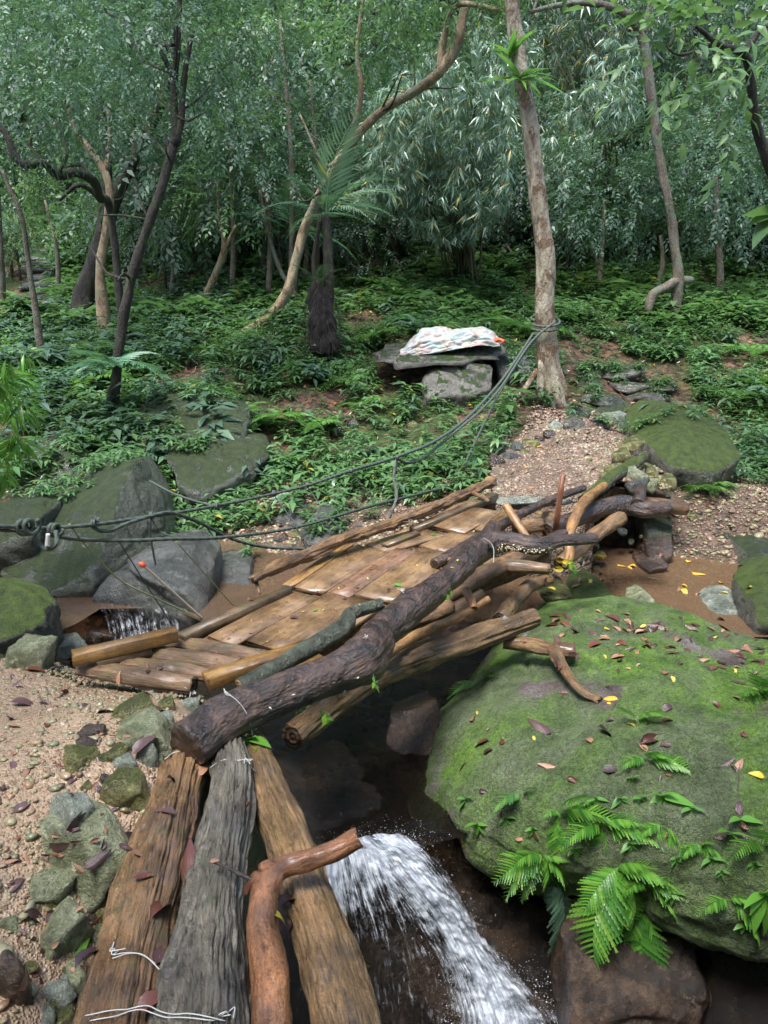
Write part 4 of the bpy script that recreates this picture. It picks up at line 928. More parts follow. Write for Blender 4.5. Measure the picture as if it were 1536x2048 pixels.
hrock('boulder', [(842, 760, 9.1), (860, 735, 9.2), (920, 722, 9.3), (985, 730, 9.3), (985, 775, 9.0), (930, 790, 8.9), (850, 798, 8.9)], 'rock_slab', 'blocky mossy rock under the right end of the stone slab', .6, seed=8, amp=.04)
hrock('rock', [(985, 712, 9.7), (1070, 712, 9.7), (1075, 745, 9.5), (1000, 752, 9.5)], 'rock_grey', 'grey step rock between the stone slab and the mottled tree', .5, seed=88, amp=.04)
hrock('boulder', [(812, 940, 7.0), (840, 915, 7.2), (975, 895, 7.4), (975, 945, 7.0), (900, 990, 6.6), (820, 992, 6.6)], 'rock_moss', 'flat-topped mossy grey rock left of the gravel landing', .6, seed=9, amp=.035, p=26)
hrock('boulder', [(330, 900, 7.2), (380, 872, 7.5), (520, 885, 7.4), (545, 910, 7.3), (470, 958, 6.9), (400, 1000, 6.6), (365, 985, 6.6)], 'rock_moss', 'wide wet dark rock face half buried in plants behind the ropes', .8, seed=10, amp=.06)
hrock('rock', [(245, 835, 7.9), (350, 775, 8.4), (500, 815, 8.2), (490, 870, 7.6), (330, 900, 7.3), (265, 880, 7.5)], 'rock_moss', 'broad leaf-strewn mossy rock above the wet rock face', .7, seed=11, amp=.06)
hrock('rock', [(675, 912, 7.6), (700, 888, 7.7), (745, 880, 7.8), (752, 895, 7.6), (710, 925, 7.3), (688, 930, 7.3)], 'rock_moss', 'slanting dark rock in the plants left of the flat-topped rock', .5, seed=12)
hrock('rock', [(600, 1060, 6.1), (640, 1022, 6.2), (680, 1030, 6.2), (685, 1062, 6.0), (650, 1090, 5.8), (610, 1088, 5.8)], 'rock_grey', 'rounded grey rock with a pale face on the gravel bank behind the rotten log', .4, seed=13)
hrock('rock', [(545, 1040, 6.4), (590, 1012, 6.5), (615, 1018, 6.5), (608, 1050, 6.3), (560, 1058, 6.3)], 'rock_grey', 'small triangular grey rock left of the pale-faced rock on the bank', .4, seed=14)
hrock('rock', [(430, 1080, 6.3), (480, 1060, 6.4), (545, 1075, 6.3), (520, 1098, 6.1), (450, 1100, 6.1)], 'rock_moss', 'low mossy rock on the left gravel bank under the drooping rope', .3, seed=15)
hrock('rock', [(440, 740, 9.7), (500, 725, 9.8), (560, 735, 9.8), (600, 770, 9.5), (590, 800, 9.3), (480, 770, 9.4)], 'rock_moss', 'dark mossy rock among plants below the shaggy palm trunk', .6, seed=16, amp=.05)
hrock('rock', [(380, 700, 10.3), (440, 705, 10.2), (470, 735, 10.0), (420, 750, 9.9), (375, 735, 10)], 'rock_grey', 'small grey rock among plants at the foot of the leaning tree', .5, seed=17)
# landing and its stone edges
hrock('boulder', [(1268, 840, 7.9), (1300, 802, 8.2), (1370, 808, 8.0), (1450, 850, 7.5), (1486, 915, 6.9), (1440, 950, 6.5), (1345, 938, 6.5), (1285, 885, 7.0), (1370, 850, 7.1)], 'rock_moss_heavy', 'humped moss-covered boulder at the right of the gravel landing', .7, seed=20, sub=6, amp=.04, p=25)
hrock('rock', [(1445, 975, 7.2), (1475, 962, 7.3), (1510, 985, 7.1), (1515, 1010, 6.9), (1450, 1010, 6.9)], 'rock_moss', 'small pointed mossy rock beyond the right-hand gravel bar', .4, seed=21)
hrock('rock', [(1505, 900, 8.0), (1536, 870, 8.2), (1620, 880, 8.2), (1620, 970, 7.6), (1520, 960, 7.6)], 'rock_moss', 'mossy rock cut by the right edge above the gravel bar', .5, seed=22)
hrock('rock', [(1283, 1040, 5.9), (1310, 1025, 6.0), (1345, 1035, 6.0), (1345, 1072, 5.8), (1300, 1078, 5.8)], 'rock_moss', 'upper squared mossy stone of the abutment under the dark knobbly log', .4, seed=23)
hrock('rock', [(1292, 1078, 5.8), (1345, 1070, 5.8), (1350, 1110, 5.6), (1320, 1120, 5.5), (1295, 1112, 5.6)], 'rock_brown', 'lower squared brown stone of the abutment at the gravel bar', .4, seed=24, p=30)
hrock('rock', [(1278, 1128, 5.5), (1330, 1120, 5.5), (1340, 1132, 5.4), (1300, 1140, 5.35)], 'rock_brown', 'flat thin stone lying at the foot of the abutment', .25, seed=25)
hrock('rock', [(1150, 1180, 4.9), (1190, 1165, 4.95), (1230, 1190, 4.9), (1235, 1210, 4.75), (1145, 1210, 4.75)], 'rock_moss_heavy', 'rounded green stone in the sandy pool behind the mossy boulder', .35, seed=26)
hrock('rock', [(1265, 1195, 4.85), (1290, 1184, 4.85), (1312, 1200, 4.8), (1305, 1212, 4.75), (1265, 1212, 4.75)], 'rock_green', 'small round pale stone at the edge of the sandy pool', .2, seed=27)
hrock('rock', [(1418, 1220, 4.7), (1440, 1200, 4.8), (1490, 1196, 4.8), (1510, 1215, 4.7), (1500, 1240, 4.6), (1440, 1235, 4.6)], 'rock_pale', 'angular blue-grey rock standing in the pool at the right', .3, seed=28, p=30)
hrock('rock', [(1508, 1200, 4.5), (1530, 1150, 4.7), (1600, 1130, 4.8), (1620, 1250, 4.3), (1520, 1250, 4.3)], 'rock_moss_heavy', 'steep mossy rock cut by the right edge beside the pool', .4, seed=29, amp=.05)
hrock('rock', [(1490, 1100, 5.6), (1530, 1085, 5.7), (1600, 1090, 5.7), (1600, 1140, 5.4), (1500, 1130, 5.4)], 'rock_moss', 'low stone at the right edge on the far side of the pool', .4, seed=30)
hrock('rock', [(1075, 1180, 4.5), (1100, 1170, 4.6), (1140, 1178, 4.6), (1145, 1192, 4.5), (1080, 1195, 4.4)], 'rock_olive', 'flat olive stone wedged between the tan log and the mossy boulder', .25, seed=31)
hrock('rock', [(1045, 1262, 4.0), (1075, 1250, 4.05), (1120, 1262, 4.0), (1125, 1285, 3.85), (1050, 1285, 3.85)], 'rock_pale', 'small bluish stone beneath the forked driftwood on the boulder', .2, seed=32)
# dark wet rocks around the fall
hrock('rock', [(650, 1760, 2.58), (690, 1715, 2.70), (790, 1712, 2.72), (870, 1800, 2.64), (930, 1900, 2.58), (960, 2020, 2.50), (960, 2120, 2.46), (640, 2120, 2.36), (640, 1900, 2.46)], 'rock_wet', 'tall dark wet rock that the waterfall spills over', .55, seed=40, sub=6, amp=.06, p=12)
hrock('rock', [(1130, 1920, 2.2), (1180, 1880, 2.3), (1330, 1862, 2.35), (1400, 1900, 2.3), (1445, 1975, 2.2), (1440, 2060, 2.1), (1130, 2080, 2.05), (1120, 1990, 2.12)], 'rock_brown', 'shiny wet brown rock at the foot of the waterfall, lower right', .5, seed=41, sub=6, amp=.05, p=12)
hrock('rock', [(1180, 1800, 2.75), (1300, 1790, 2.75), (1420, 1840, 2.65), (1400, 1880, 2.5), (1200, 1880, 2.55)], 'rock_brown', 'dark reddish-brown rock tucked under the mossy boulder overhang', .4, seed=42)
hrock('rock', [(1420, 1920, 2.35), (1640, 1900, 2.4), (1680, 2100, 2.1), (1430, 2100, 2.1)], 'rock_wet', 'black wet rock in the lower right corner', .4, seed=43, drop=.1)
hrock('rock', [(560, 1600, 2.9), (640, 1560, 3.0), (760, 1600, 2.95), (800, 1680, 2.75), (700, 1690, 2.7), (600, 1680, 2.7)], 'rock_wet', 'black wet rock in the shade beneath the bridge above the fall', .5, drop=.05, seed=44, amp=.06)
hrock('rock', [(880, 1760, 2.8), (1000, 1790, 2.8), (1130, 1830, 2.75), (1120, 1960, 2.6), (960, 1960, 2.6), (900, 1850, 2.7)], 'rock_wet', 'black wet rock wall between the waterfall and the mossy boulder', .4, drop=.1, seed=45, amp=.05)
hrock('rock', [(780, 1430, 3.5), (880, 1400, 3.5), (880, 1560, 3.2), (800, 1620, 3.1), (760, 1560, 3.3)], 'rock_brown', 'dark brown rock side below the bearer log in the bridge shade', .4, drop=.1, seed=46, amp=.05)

# step stones of the stairs beyond the landing
steps = thing('stone_steps', G(1200, 830), 'rough mossy stone steps climbing from the gravel landing past the mottled tree', 'steps')
def step_row(items, dz):
    for k, (px, py_, w, h) in enumerate(items):
        g = G(px, py_ + h * .4); d = depth(g); V, F = rock_random(g + [0, .08, h * d / FPX * .45 + dz], w / 2 * d / FPX * 1.12, .22, h * d / FPX * .55, int(px * 3 + py_), sub=4, amp=.05, p=20, rotz=R(-4))
        obj('step_stone', V, F, M['rock_slab'] if k % 2 else M['rock_moss'], steps)
step_row([(1180, 750, 70, 22), (1245, 752, 90, 26), (1230, 738, 110, 18)], 0)
step_row([(1185, 770, 60, 24), (1250, 778, 80, 24), (1320, 775, 80, 20)], 0)
step_row([(1205, 803, 78, 26), (1290, 800, 110, 26)], 0)
step_row([(1232, 830, 72, 24)], 0)
# far stairs up the left valley
steps2 = thing('stone_steps', G(110, 600), 'distant grey stone stairs climbing between the trees at the far left', 'steps')
for k in range(9):
    g = G(112 - k * 3, 612 - k * 13); V, F = rock_random(g + [0, 0, .02], .55 + .02 * k, .2, .09, 900 + k, sub=3, p=30, amp=.03, rotz=0); obj('step_stone', V, F, M['rock_grey'], steps2)

log('mossy_log', pz((1168, 1002, .10, .045), (1225, 955, .14, .05), (1288, 915, .18, .045)), [M['rock_moss_heavy'], M['end_dark']], seg=28, step=.02, rough=.04, lump=.12, seed=77)
tag(bpy.data.objects['mossy_log'], 'short green moss-covered log at the right edge of the gravel landing', 'log')
lg = thing('landing_logs', PY(1120, 1010, 5.9), 'dark log framework carrying the front of the gravel landing', 'log frame')
for k, yy in enumerate((5.78, 5.93, 6.08, 6.25, 6.42, 6.6)):
    log('log', [[.95 + (yy - 5.7) * .26 - .1, yy, -.08 + (yy - 5.7) * .045, .06], [1.7, yy + .02, -.07 + (yy - 5.7) * .045, .065], [2.45, yy + .03, -.15, .055]], [M['log_brown'], M['end_dark']], lg, seg=20, step=.04, lump=.1, groove=.1, seed=700 + k)
for k, (xx, yy) in enumerate(((1.25, 6.75), (1.5, 6.8), (1.8, 6.85), (2.1, 6.85), (2.4, 6.8), (1.35, 6.7), (1.95, 6.75))):
    V, F = rock_random(np.array([xx, yy, -.38 + .12 * (k % 2)]), .19, .15, .17, 750 + k, sub=4); tag(obj('stone', V, F, M['rock_wet']), 'dark stone in the shaded retaining wall under the gravel landing', 'stone', 'stones of the shaded wall under the landing')
# countable stones
def stone(px, py_, w, h, mat, label, seed, group=None, sink=.22, flat=1.15, sub=4, name='stone', dz=0.0, asp=.85, p=60, rotz=None):
    g = G(px, py_ + h * .30); d = depth(g); s = d / FPX
    V, F = rock_random(np.zeros(3), w / 2 * s * 1.08, w / 2 * s * asp, h / 2 * s * 1.12 * flat, seed, sub=sub, amp=.045, p=p, rotz=rotz)
    V = V + g + [0, 0, h / 2 * s * (1 - sink * 2) + dz]
    return tag(obj(name, V, F, M[mat]), label, 'stone', group)
EDGE = [ # px,py,w,h,material,label
 (275, 1425, 120, 55, 'rock_olive', 'flat olive-brown stone under the near end of the bridge crosspieces'),
 (290, 1462, 140, 60, 'rock_green', 'broad flat green stone left of the cut end of the forked log'),
 (155, 1520, 92, 52, 'rock_olive', 'smooth oval olive stone on its own at the edge of the gravel path'),
 (232, 1510, 48, 34, 'rock_olive', 'small olive stone right of the smooth oval stone'),
 (258, 1492, 36, 36, 'rock_green', 'small upright green stone below the broad flat green stone'),
 (297, 1515, 46, 58, 'rock_pale', 'pale upright pointed stone touching the brown foreground log'),
 (252, 1530, 50, 34, 'rock_pale', 'small pale bluish stone between the olive and the pointed stone'),
 (258, 1578, 92, 72, 'rock_olive', 'bright green rounded stone against the brown foreground log'),
 (155, 1640, 128, 112, 'rock_pale', 'large bluish-grey stone with dead leaves, above the big green slab'),
 (190, 1690, 185, 140, 'rock_green', 'biggest slanted green slab stone left of the brown log'),
 (210, 1740, 75, 55, 'rock_pale', 'light grey stone at the lower corner of the big green slab'),
 (110, 1765, 120, 48, 'rock_green', 'flat grey-green stone below the big green slab'),
 (100, 1810, 44, 36, 'rock_olive', 'small olive pebble below the flat grey-green stone'),
 (190, 1790, 95, 50, 'rock_olive', 'green stone wedged against the log below the light grey stone'),
 (130, 1862, 130, 88, 'rock_green', 'lumpy grey-green stone midway down the left edge beside the log'),
 (220, 1830, 60, 55, 'rock_olive', 'small dark green stone touching the foreground log'),
 (158, 1965, 66, 78, 'rock_green', 'rounded egg-shaped green stone by the lower end of the brown log'),
 (110, 1995, 80, 58, 'rock_pale', 'grey-green stone left of the egg-shaped stone'),
 (120, 2035, 80, 50, 'rock_olive', 'mossy stone at the bottom edge left of the log'),
 (30, 1965, 90, 130, 'rock_brown', 'tall greyish brown stone in the bottom left corner'),
 (20, 1850, 50, 40, 'rock_green', 'small green stone at the left edge of the pebbles'),
 (175, 1578, 30, 26, 'rock_olive', 'tiny olive stone left of the bright green rounded stone'),
 (75, 1700, 60, 36, 'rock_green', 'half-buried pale green stone at the path edge'),
 (60, 1312, 105, 72, 'rock_green', 'greenish grey angular stone at the left edge below the mossy rock'),
 (30, 1275, 80, 50, 'rock_green', 'mossy grey-green stone at the far left beside the pool'),
 (130, 1296, 90, 50, 'rock_pale', 'bluish-grey wet stone behind the left kerb beam'),
 (90, 1258, 70, 36, 'rock_brown', 'brown wet stone between the mossy rock and the pool'),
 (200, 1278, 70, 36, 'rock_brown', 'wet brown stone at the lip of the left pool, behind the kerb beam'),
 (185, 1352, 34, 20, 'rock_olive', 'small stone under the left kerb beam'),
 (375, 1415, 50, 34, 'rock_pale', 'pale stone tied between the kerb beam and the forked log'),
 (335, 1412, 48, 36, 'rock_olive', 'mossy olive stone at the butt of the forked log')]
for k, (a, b, w, h, mt, lb) in enumerate(EDGE): stone(a, b, w, h, mt, lb, 400 + k, 'stones edging the near path')
r_ = np.random.default_rng(6)
for k in range(46):
    py_ = r_.uniform(1440, 2040); xr = 360 - (py_ - 1440) * .30; px = xr - abs(r_.normal(60, 65)) - 18; w = r_.uniform(22, 62)
    if px < -10: continue
    stone(px, py_, w, w * r_.uniform(.5, .8), ['rock_olive', 'rock_green', 'rock_green', 'rock_pale', 'rock_brown'][k % 5], 'small flat stone packed between the larger edging stones of the near path', 440 + k, 'small stones packed along the near path', sub=3)
r_ = np.random.default_rng(5)
# dry-stone edges of the landing
for k, (a, b, w, h) in enumerate([(1002, 905, 42, 20), (1032, 897, 36, 22), (1062, 888, 40, 18), (992, 922, 40, 20), (1022, 914, 44, 16), (1050, 905, 34, 14), (1080, 880, 30, 14), (1010, 890, 30, 22), (975, 935, 30, 18), (1100, 870, 36, 16)]):
    stone(a, b, w, h, ['rock_brown', 'rock_grey', 'rock_olive'][k % 3], 'small brown stone in the loose stone edging left of the gravel landing', 500 + k, 'stones edging the landing on the left', sub=3)
for k, (a, b, w, h, dz) in enumerate([(1262, 905, 60, 34, .06), (1290, 890, 50, 34, .06), (1318, 888, 40, 30, .04), (1240, 925, 50, 30, .05), (1278, 925, 56, 34, .02), (1310, 915, 46, 34, .02), (1335, 905, 36, 30, 0), (1258, 950, 66, 30, 0), (1296, 945, 48, 30, 0), (1330, 935, 40, 34, 0),
                                      (1230, 945, 48, 24, .03), (1268, 972, 60, 28, 0), (1300, 970, 44, 26, 0), (1335, 965, 36, 30, 0), (1355, 930, 36, 36, 0), (1215, 958, 40, 22, .02), (1350, 880, 36, 26, 0), (1320, 865, 34, 20, .02)]):
    stone(a, b, w, h, ['rock_olive', 'rock_grey', 'rock_green', 'rock_olive', 'rock_brown'][k % 5], 'mossy angular stone in the loose stone wall right of the gravel landing', 520 + k, 'stones in the wall right of the landing', sub=3, dz=dz)
for k, (a, b, w, h) in enumerate([(1155, 825, 50, 30), (1225, 838, 60, 24), (1145, 848, 60, 22), (1195, 850, 50, 18), (1110, 855, 40, 20), (1245, 852, 50, 16)]):
    stone(a, b, w, h, ['rock_moss', 'rock_pale', 'rock_slab'][k % 3], 'low stone in the row at the foot of the stone steps', 545 + k, 'stones at the foot of the steps', sub=3)
# loose stones on the gravel bars and slope
pts = []
for n_, box, rng_ in ((26, (1180, 1500, 1020, 1150), (10, 26)), (16, (430, 760, 1010, 1110), (12, 30)), (20, (380, 1000, 820, 980), (18, 40)), (14, (1330, 1536, 860, 1000), (12, 30)), (12, (1020, 1200, 1090, 1140), (12, 26))):
    for _ in range(n_):
        a = r_.uniform(*box[:2]); b = r_.uniform(*box[2:]); w = r_.uniform(*rng_)
        nm = {1180: ('small rounded stone lying on the right-hand gravel bar', 'stones on the right gravel bar'), 430: ('small stone lying on the left gravel bank', 'stones on the left gravel bank'), 380: ('small dark stone showing among the slope plants', 'stones on the planted slope'),
              1330: ('small stone among leaf litter right of the landing', 'stones right of the landing'), 1020: ('small dark stone in the shade under the far end of the bridge', 'stones under the bridge end')}[box[0]]
        stone(a, b, w, w * r_.uniform(.45, .8), ['rock_grey', 'rock_brown', 'rock_moss', 'rock_olive'][r_.integers(4)], nm[0], 600 + len(pts), nm[1], sub=2); pts.append(1)

# ------------------------------------------------------------------ pebbles (uncountable)
def pebbles(name, n, region, size, mat_list, seed, lift=0.0, keep=None, sub=1):
    r_ = np.random.default_rng(seed); x = r_.uniform(region[0], region[1], n); y = r_.uniform(region[2], region[3], n)
    if keep is not None: k = keep(x, y, r_); x = x[k]; y = y[k]
    n = len(x); z = H(x, y) + lift
    V0, F0 = ICO[sub]; mb = MB(); s = size * r_.lognormal(0, .45, n)
    for q, mt in enumerate(mat_list):
        sel = np.arange(n) % len(mat_list) == q
        tv = V0 * [1, .72, .42] * (1 + .45 * vnoise(V0, 1.9, seed + q)[:, None])
        P = np.stack([x, y, z], 1)[sel]; D = rvec(sel.sum(), r_) * [1, 1, .25]
        V, F = scatter(tv, F0, P, dirs_to_mats(D, r_.uniform(-.5, .5, sel.sum())), s[sel]); mb.add(V, F, q)
    return tag(mb.build(name, mat_list, base=False, smooth=False), kind='stuff')
def pebmat(name, cols, rough=(.2, .5)):
    t = NT(name); c = t.ramp(t.island(), [(i / (len(cols) - 1), q) for i, q in enumerate(cols)]); w = t.co('World')
    c = t.mix(.5, c, t.ramp(t.noise(w, 40, 4, .7), [(.3, .5), (.7, 1.4)]), 'MULTIPLY')
    return t.done(t.pbr(c, t.ramp(t.noise(w, 6), [(.4, rough[0]), (.6, rough[1])]), t.bump(t.noise(w, 90, 4), .5, .006), .5))
M['peb_path'] = pebmat('pebble_path', [(.12, .07, .04), (.25, .15, .085), (.20, .16, .10), (.32, .22, .14), (.16, .11, .07), (.30, .16, .07), (.38, .31, .23)])
M['peb_green'] = pebmat('pebble_olive', [(.12, .10, .05), (.20, .18, .09), (.30, .27, .16), (.16, .17, .10), (.28, .18, .10)])
M['peb_red'] = pebmat('pebble_reddish', [(.08, .05, .035), (.20, .13, .09), (.31, .225, .165), (.16, .105, .075), (.27, .17, .10), (.12, .10, .08)])
# denser towards the log, sparse on the trodden sand
pebbles('gravel', 12000, (-2.2, -.55, .7, 3.15), .0055, [M['peb_path'], M['peb_green']], 1, .014, lambda x, y, r_: r_.random(len(x)) < np.clip(1.15 - np.abs(x + .95 + (y - 1.3) * .12) / .28, .035, 1))
pebbles('gravel', 9000, (-2.6, -.6, 2.55, 3.35), .0075, [M['peb_path'], M['peb_green']], 2, .012, lambda x, y, r_: (r_.random(len(x)) < np.clip((y - 2.5) / .5, .05, 1)))
pebbles('gravel', 1300, (-1.6, -.55, .8, 2.7), .014, [M['peb_green'], M['peb_green'], M['peb_path']], 3, .016, lambda x, y, r_: r_.random(len(x)) < np.clip(1.0 - np.abs(x + .88 + (y - 1.3) * .12) / .25, .03, .8))
pebbles('gravel', 6000, (.9, 3.0, 5.4, 8.7), .014, [M['peb_red']], 4, .02, lambda x, y, r_: (np.abs(x - (1.55 + (y - 5.7) * .26)) < .62))
pebbles('gravel', 7000, (1.6, 5, 5.2, 7.6), .015, [M['peb_red'], M['peb_green']], 5, .02)
pebbles('gravel', 5000, (-2.0, 1.0, 5.2, 7.2), .014, [M['peb_red'], M['peb_green']], 6, .016)

# ------------------------------------------------------------------ the waterfall
def falls(name, rows, nu, nv, edge_fn, seed, amp=.008, kind='structure', parent=None):
    S = grid_surface([[PZ(*p) for p in r] for r in rows], nu, nv); L = np.cumsum(np.concatenate([[0], np.linalg.norm(np.diff(S[:, nu // 2], axis=0), axis=1)]))
    W = np.linalg.norm(S[nv // 2, -1] - S[nv // 2, 0]); Sf = S.reshape(-1, 3); N = grid_normals(Sf, nv, nu)
    if N[len(N) // 2] @ (CAM - Sf[len(N) // 2]) < 0: N = -N
    u = np.tile(np.linspace(0, 1, nu), nv); v = np.repeat(np.linspace(0, 1, nv), nu); q = np.stack([u * W * 22, np.repeat(L, nu) * 2.6, u * 0], 1)
    Sf = Sf + N * ((fbm(q, 1, 4, seed) + .5 * fbm(q * [1, 5, 1], 2, 3, seed + 2)) * amp * (1 + 1.2 * v))[:, None]
    F = grid_faces(nv, nu); UVp = np.stack([u * W, np.repeat(L, nu)], 1)
    o = obj(name, Sf, F, M['falls'], parent, uv=[UVp[F]]); a = o.data.attributes.new('edge', 'FLOAT', 'POINT'); a.data.foreach_set('value', edge_fn(u, v).astype(np.float32))
    return tag(o, kind=kind) if parent is None else o, Sf
FR = [[(660, 1690, -.70), (755, 1668, -.68), (850, 1676, -.70)],
      [(668, 1712, -.72), (780, 1690, -.69), (876, 1700, -.72)],
      [(705, 1752, -.79), (815, 1728, -.76), (925, 1768, -.80)],
      [(770, 1815, -.90), (865, 1795, -.88), (968, 1840, -.92)],
      [(822, 1890, -1.04), (915, 1868, -1.03), (1020, 1905, -1.06)],
      [(860, 1965, -1.17), (960, 1945, -1.16), (1078, 1965, -1.20)],
      [(878, 2040, -1.28), (990, 2025, -1.28), (1140, 2020, -1.34)],
      [(885, 2120, -1.40), (1010, 2110, -1.40), (1200, 2080, -1.42)]]
_, WS = falls('waterfall', FR, 90, 260, lambda u, v: (1 - np.abs(u * 2 - 1) ** 2.0) * .80 - .04 - .10 * np.sin(v * 3.1) - .22 * np.exp(-((u - .38) / .07) ** 2) * (v > .25), 51)
falls('waterfall', [[(a + (10 if k else 0), b + 6, z + .02) for a, b, z in r] for k, r in enumerate(FR)], 70, 200, lambda u, v: (1 - np.abs(u * 2 - 1) ** 2) * .75 - .05, 52, .02)
VE = [[(640, 1735, -.70), (700, 1700, -.69), (770, 1700, -.69)], [(640, 1790, -.77), (715, 1760, -.76), (790, 1765, -.79)], [(645, 1860, -.86), (740, 1850, -.86), (835, 1850, -.91)],
      [(650, 1950, -.99), (760, 1940, -.99), (868, 1940, -1.08)], [(655, 2060, -1.13), (775, 2060, -1.13), (888, 2060, -1.23)]]
falls('waterfall', VE, 80, 160, lambda u, v: .36 + .5 * np.clip(1 - v * 2.0, 0, 1) - .10 * v + .28 * np.exp(-((u - .12) / .12) ** 2), 53, .01)
falls('waterfall', [[(735, 1560, -.62), (770, 1555, -.62)], [(740, 1610, -.66), (775, 1605, -.66)], [(745, 1650, -.72), (780, 1655, -.72)], [(750, 1690, -.75), (790, 1690, -.75)]], 20, 40, lambda u, v: .25 + u * 0, 54, .01)
falls('cascade', [[(196, 1208, -.512), (268, 1204, -.512), (338, 1210, -.512)], [(204, 1222, -.525), (275, 1218, -.525), (346, 1228, -.525)], [(214, 1242, -.60), (284, 1240, -.60), (354, 1250, -.61)], [(226, 1285, -.72), (292, 1285, -.72), (360, 1285, -.72)]], 70, 60,
      lambda u, v: .30 + .15 * v, 55, .014)
# spray and droplets
r_ = np.random.default_rng(77); mb = MB(); tv, tf = ICO[1]
idx = r_.integers(0, len(WS), 1300); P = WS[idx] + r_.normal(0, 1, (1300, 3)) * [.022, .03, .022]
uu = (idx % 90) / 89.0; edge_k = (np.abs(uu * 2 - 1) > .35) | (r_.random(1300) < .25); P = P[edge_k]
V, F = scatter(tv * [.4, 2.6, .4], tf, P, dirs_to_mats(np.tile([.25, -.15, -1.0], (len(P), 1)) + r_.normal(0, .25, (len(P), 3)), r_.uniform(0, 6, len(P))), r_.lognormal(0, .4, len(P)) * .0008); mb.add(V, F)
n = 1500; base = np.array([PZ(a, b, -1.36) for a, b in zip(r_.uniform(880, 1130, n), r_.uniform(1950, 2080, n))]) + np.abs(r_.normal(0, 1, (n, 3))) * [.0, .0, .06] + r_.normal(0, .03, (n, 3))
V, F = scatter(tv, tf, base, dirs_to_mats(rvec(n, r_), r_.uniform(0, 6, n)), r_.lognormal(0, .4, n) * .0010); mb.add(V, F)
n = 400; base = np.array([PZ(a, b, -.72) for a, b in zip(r_.normal(770, 55, n), r_.normal(1680, 14, n))]) + np.abs(r_.normal(0, 1, (n, 3))) * [0, 0, .03]
V, F = scatter(tv, tf, base, dirs_to_mats(rvec(n, r_), r_.uniform(0, 6, n)), r_.lognormal(0, .4, n) * .0009); mb.add(V, F)
tag(mb.build('water_spray', [M['spray']], base=False), kind='stuff')

# ------------------------------------------------------------------ foliage templates
def spray_t(n=9, L=.34, ll=.085, w=.42, seed=0, droop=.25, simple=True, spread=1.0):
    """a twig along +Y with alternate leaves"""
    r_ = np.random.default_rng(seed); lv, lf = leaf_s(1, w, .18, .12) if simple else leaf_t(1, w, .16, .22, 3)
    t = np.linspace(.12, 1, n); side = np.where(np.arange(n) % 2 == 0, 1, -1.0)
    ang = np.where(t > .97, 0, 1) * side * r_.uniform(.6, 1.1, n) * spread
    pos = np.stack([r_.normal(0, .01, n), t * L, -droop * L * t * t + r_.normal(0, .006, n)], 1)
    D = np.stack([np.sin(ang), np.cos(ang), r_.uniform(-.45, .1, n)], 1)
    return scatter(lv, lf, pos, dirs_to_mats(D, r_.uniform(-.45, .45, n)), ll * r_.uniform(.7, 1.2, n))
def bamboo_bunch(seed=0, n=7, ll=.17, simple=True):
    r_ = np.random.default_rng(seed); lv, lf = leaf_s(1, .13, .2, .22) if simple else leaf_t(1, .14, .12, .3, 3)
    a = r_.uniform(-1.1, 1.1, n); D = np.stack([np.sin(a), np.cos(a) * .75, r_.uniform(-1.0, -.1, n)], 1)
    pos = np.stack([r_.normal(0, .012, n), r_.uniform(0, .07, n), r_.normal(0, .012, n)], 1)
    return scatter(lv, lf, pos, dirs_to_mats(D, r_.uniform(-.6, .6, n)), ll * r_.uniform(.6, 1.2, n))
def herb_t(seed, ns=4, nl=6, ll=.10, w=.36, H_=.14, simple=False):
    r_ = np.random.default_rng(seed); parts = []; lv, lf = leaf_s(1, w, .16, .2) if simple else leaf_t(1, w, .14, .35, 2)
    for s in range(ns):
        a = r_.uniform(0, 6.28); lean = r_.uniform(.2, .9); t = np.linspace(.45, 1, nl)
        hx = math.cos(a) * lean * H_ * t * t; hy = math.sin(a) * lean * H_ * t * t; hz = H_ * t * r_.uniform(.7, 1.25)
        pos = np.stack([hx, hy, hz], 1); la = a + np.arange(nl) * 2.4 + r_.normal(0, .3, nl)
        D = np.stack([np.cos(la), np.sin(la), r_.uniform(-.2, .45, nl)], 1)
        parts.append(scatter(lv, lf, pos, dirs_to_mats(D, r_.uniform(-.3, .3, nl)), ll * r_.uniform(.55, 1.15, nl)))
    return join(parts)
def frond_t(np_=16, w=.32, droop=.5, pw=.22, seed=0, lo=True, start=.14, rise=.35, swept=.5):
    """pinnate frond of unit length along +Y: rachis strip + pinna leaves"""
    r_ = np.random.default_rng(seed); parts = []; t = np.linspace(start, .985, np_)
    def C(t): return np.stack([t * 0, t * (1 - .12 * droop * t), rise * t - (rise + droop) * t * t], -1)
    ts = np.linspace(0, 1, 9); c = C(ts); hw = .007 * (1 - ts * .7)
    V = np.concatenate([c - np.stack([hw, hw * 0, hw * 0], 1), c + np.stack([hw, hw * 0, hw * 0], 1)]); F = np.array([[i, 9 + i, 10 + i, i + 1] for i in range(8)])
    parts.append((V, F)); lv, lf = leaf_s(1, pw, .1, .15) if lo else serrated(pw)
    prof = w * np.sin(np.pi * np.clip((t - start * .3) / (1.02 - start * .3), 0, 1) ** .62) ** .8 + .03
    for s in (-1, 1):
        D = np.stack([np.full(np_, s * 1.0), swept + t * .5, -.15 - .2 * t + r_.normal(0, .06, np_)], 1)
        parts.append(scatter(lv, lf, C(t), dirs_to_mats(D, r_.normal(0, .12, np_) + s * -.12), prof * r_.uniform(.82, 1.12, np_)))
    tipv, tipf = leaf_s(1, .3, .1, .2); parts.append(scatter(tipv, tipf, C(np.array([.97])), dirs_to_mats(np.array([[0, 1, -.5]]), np.zeros(1)), .06))
    return join(parts)
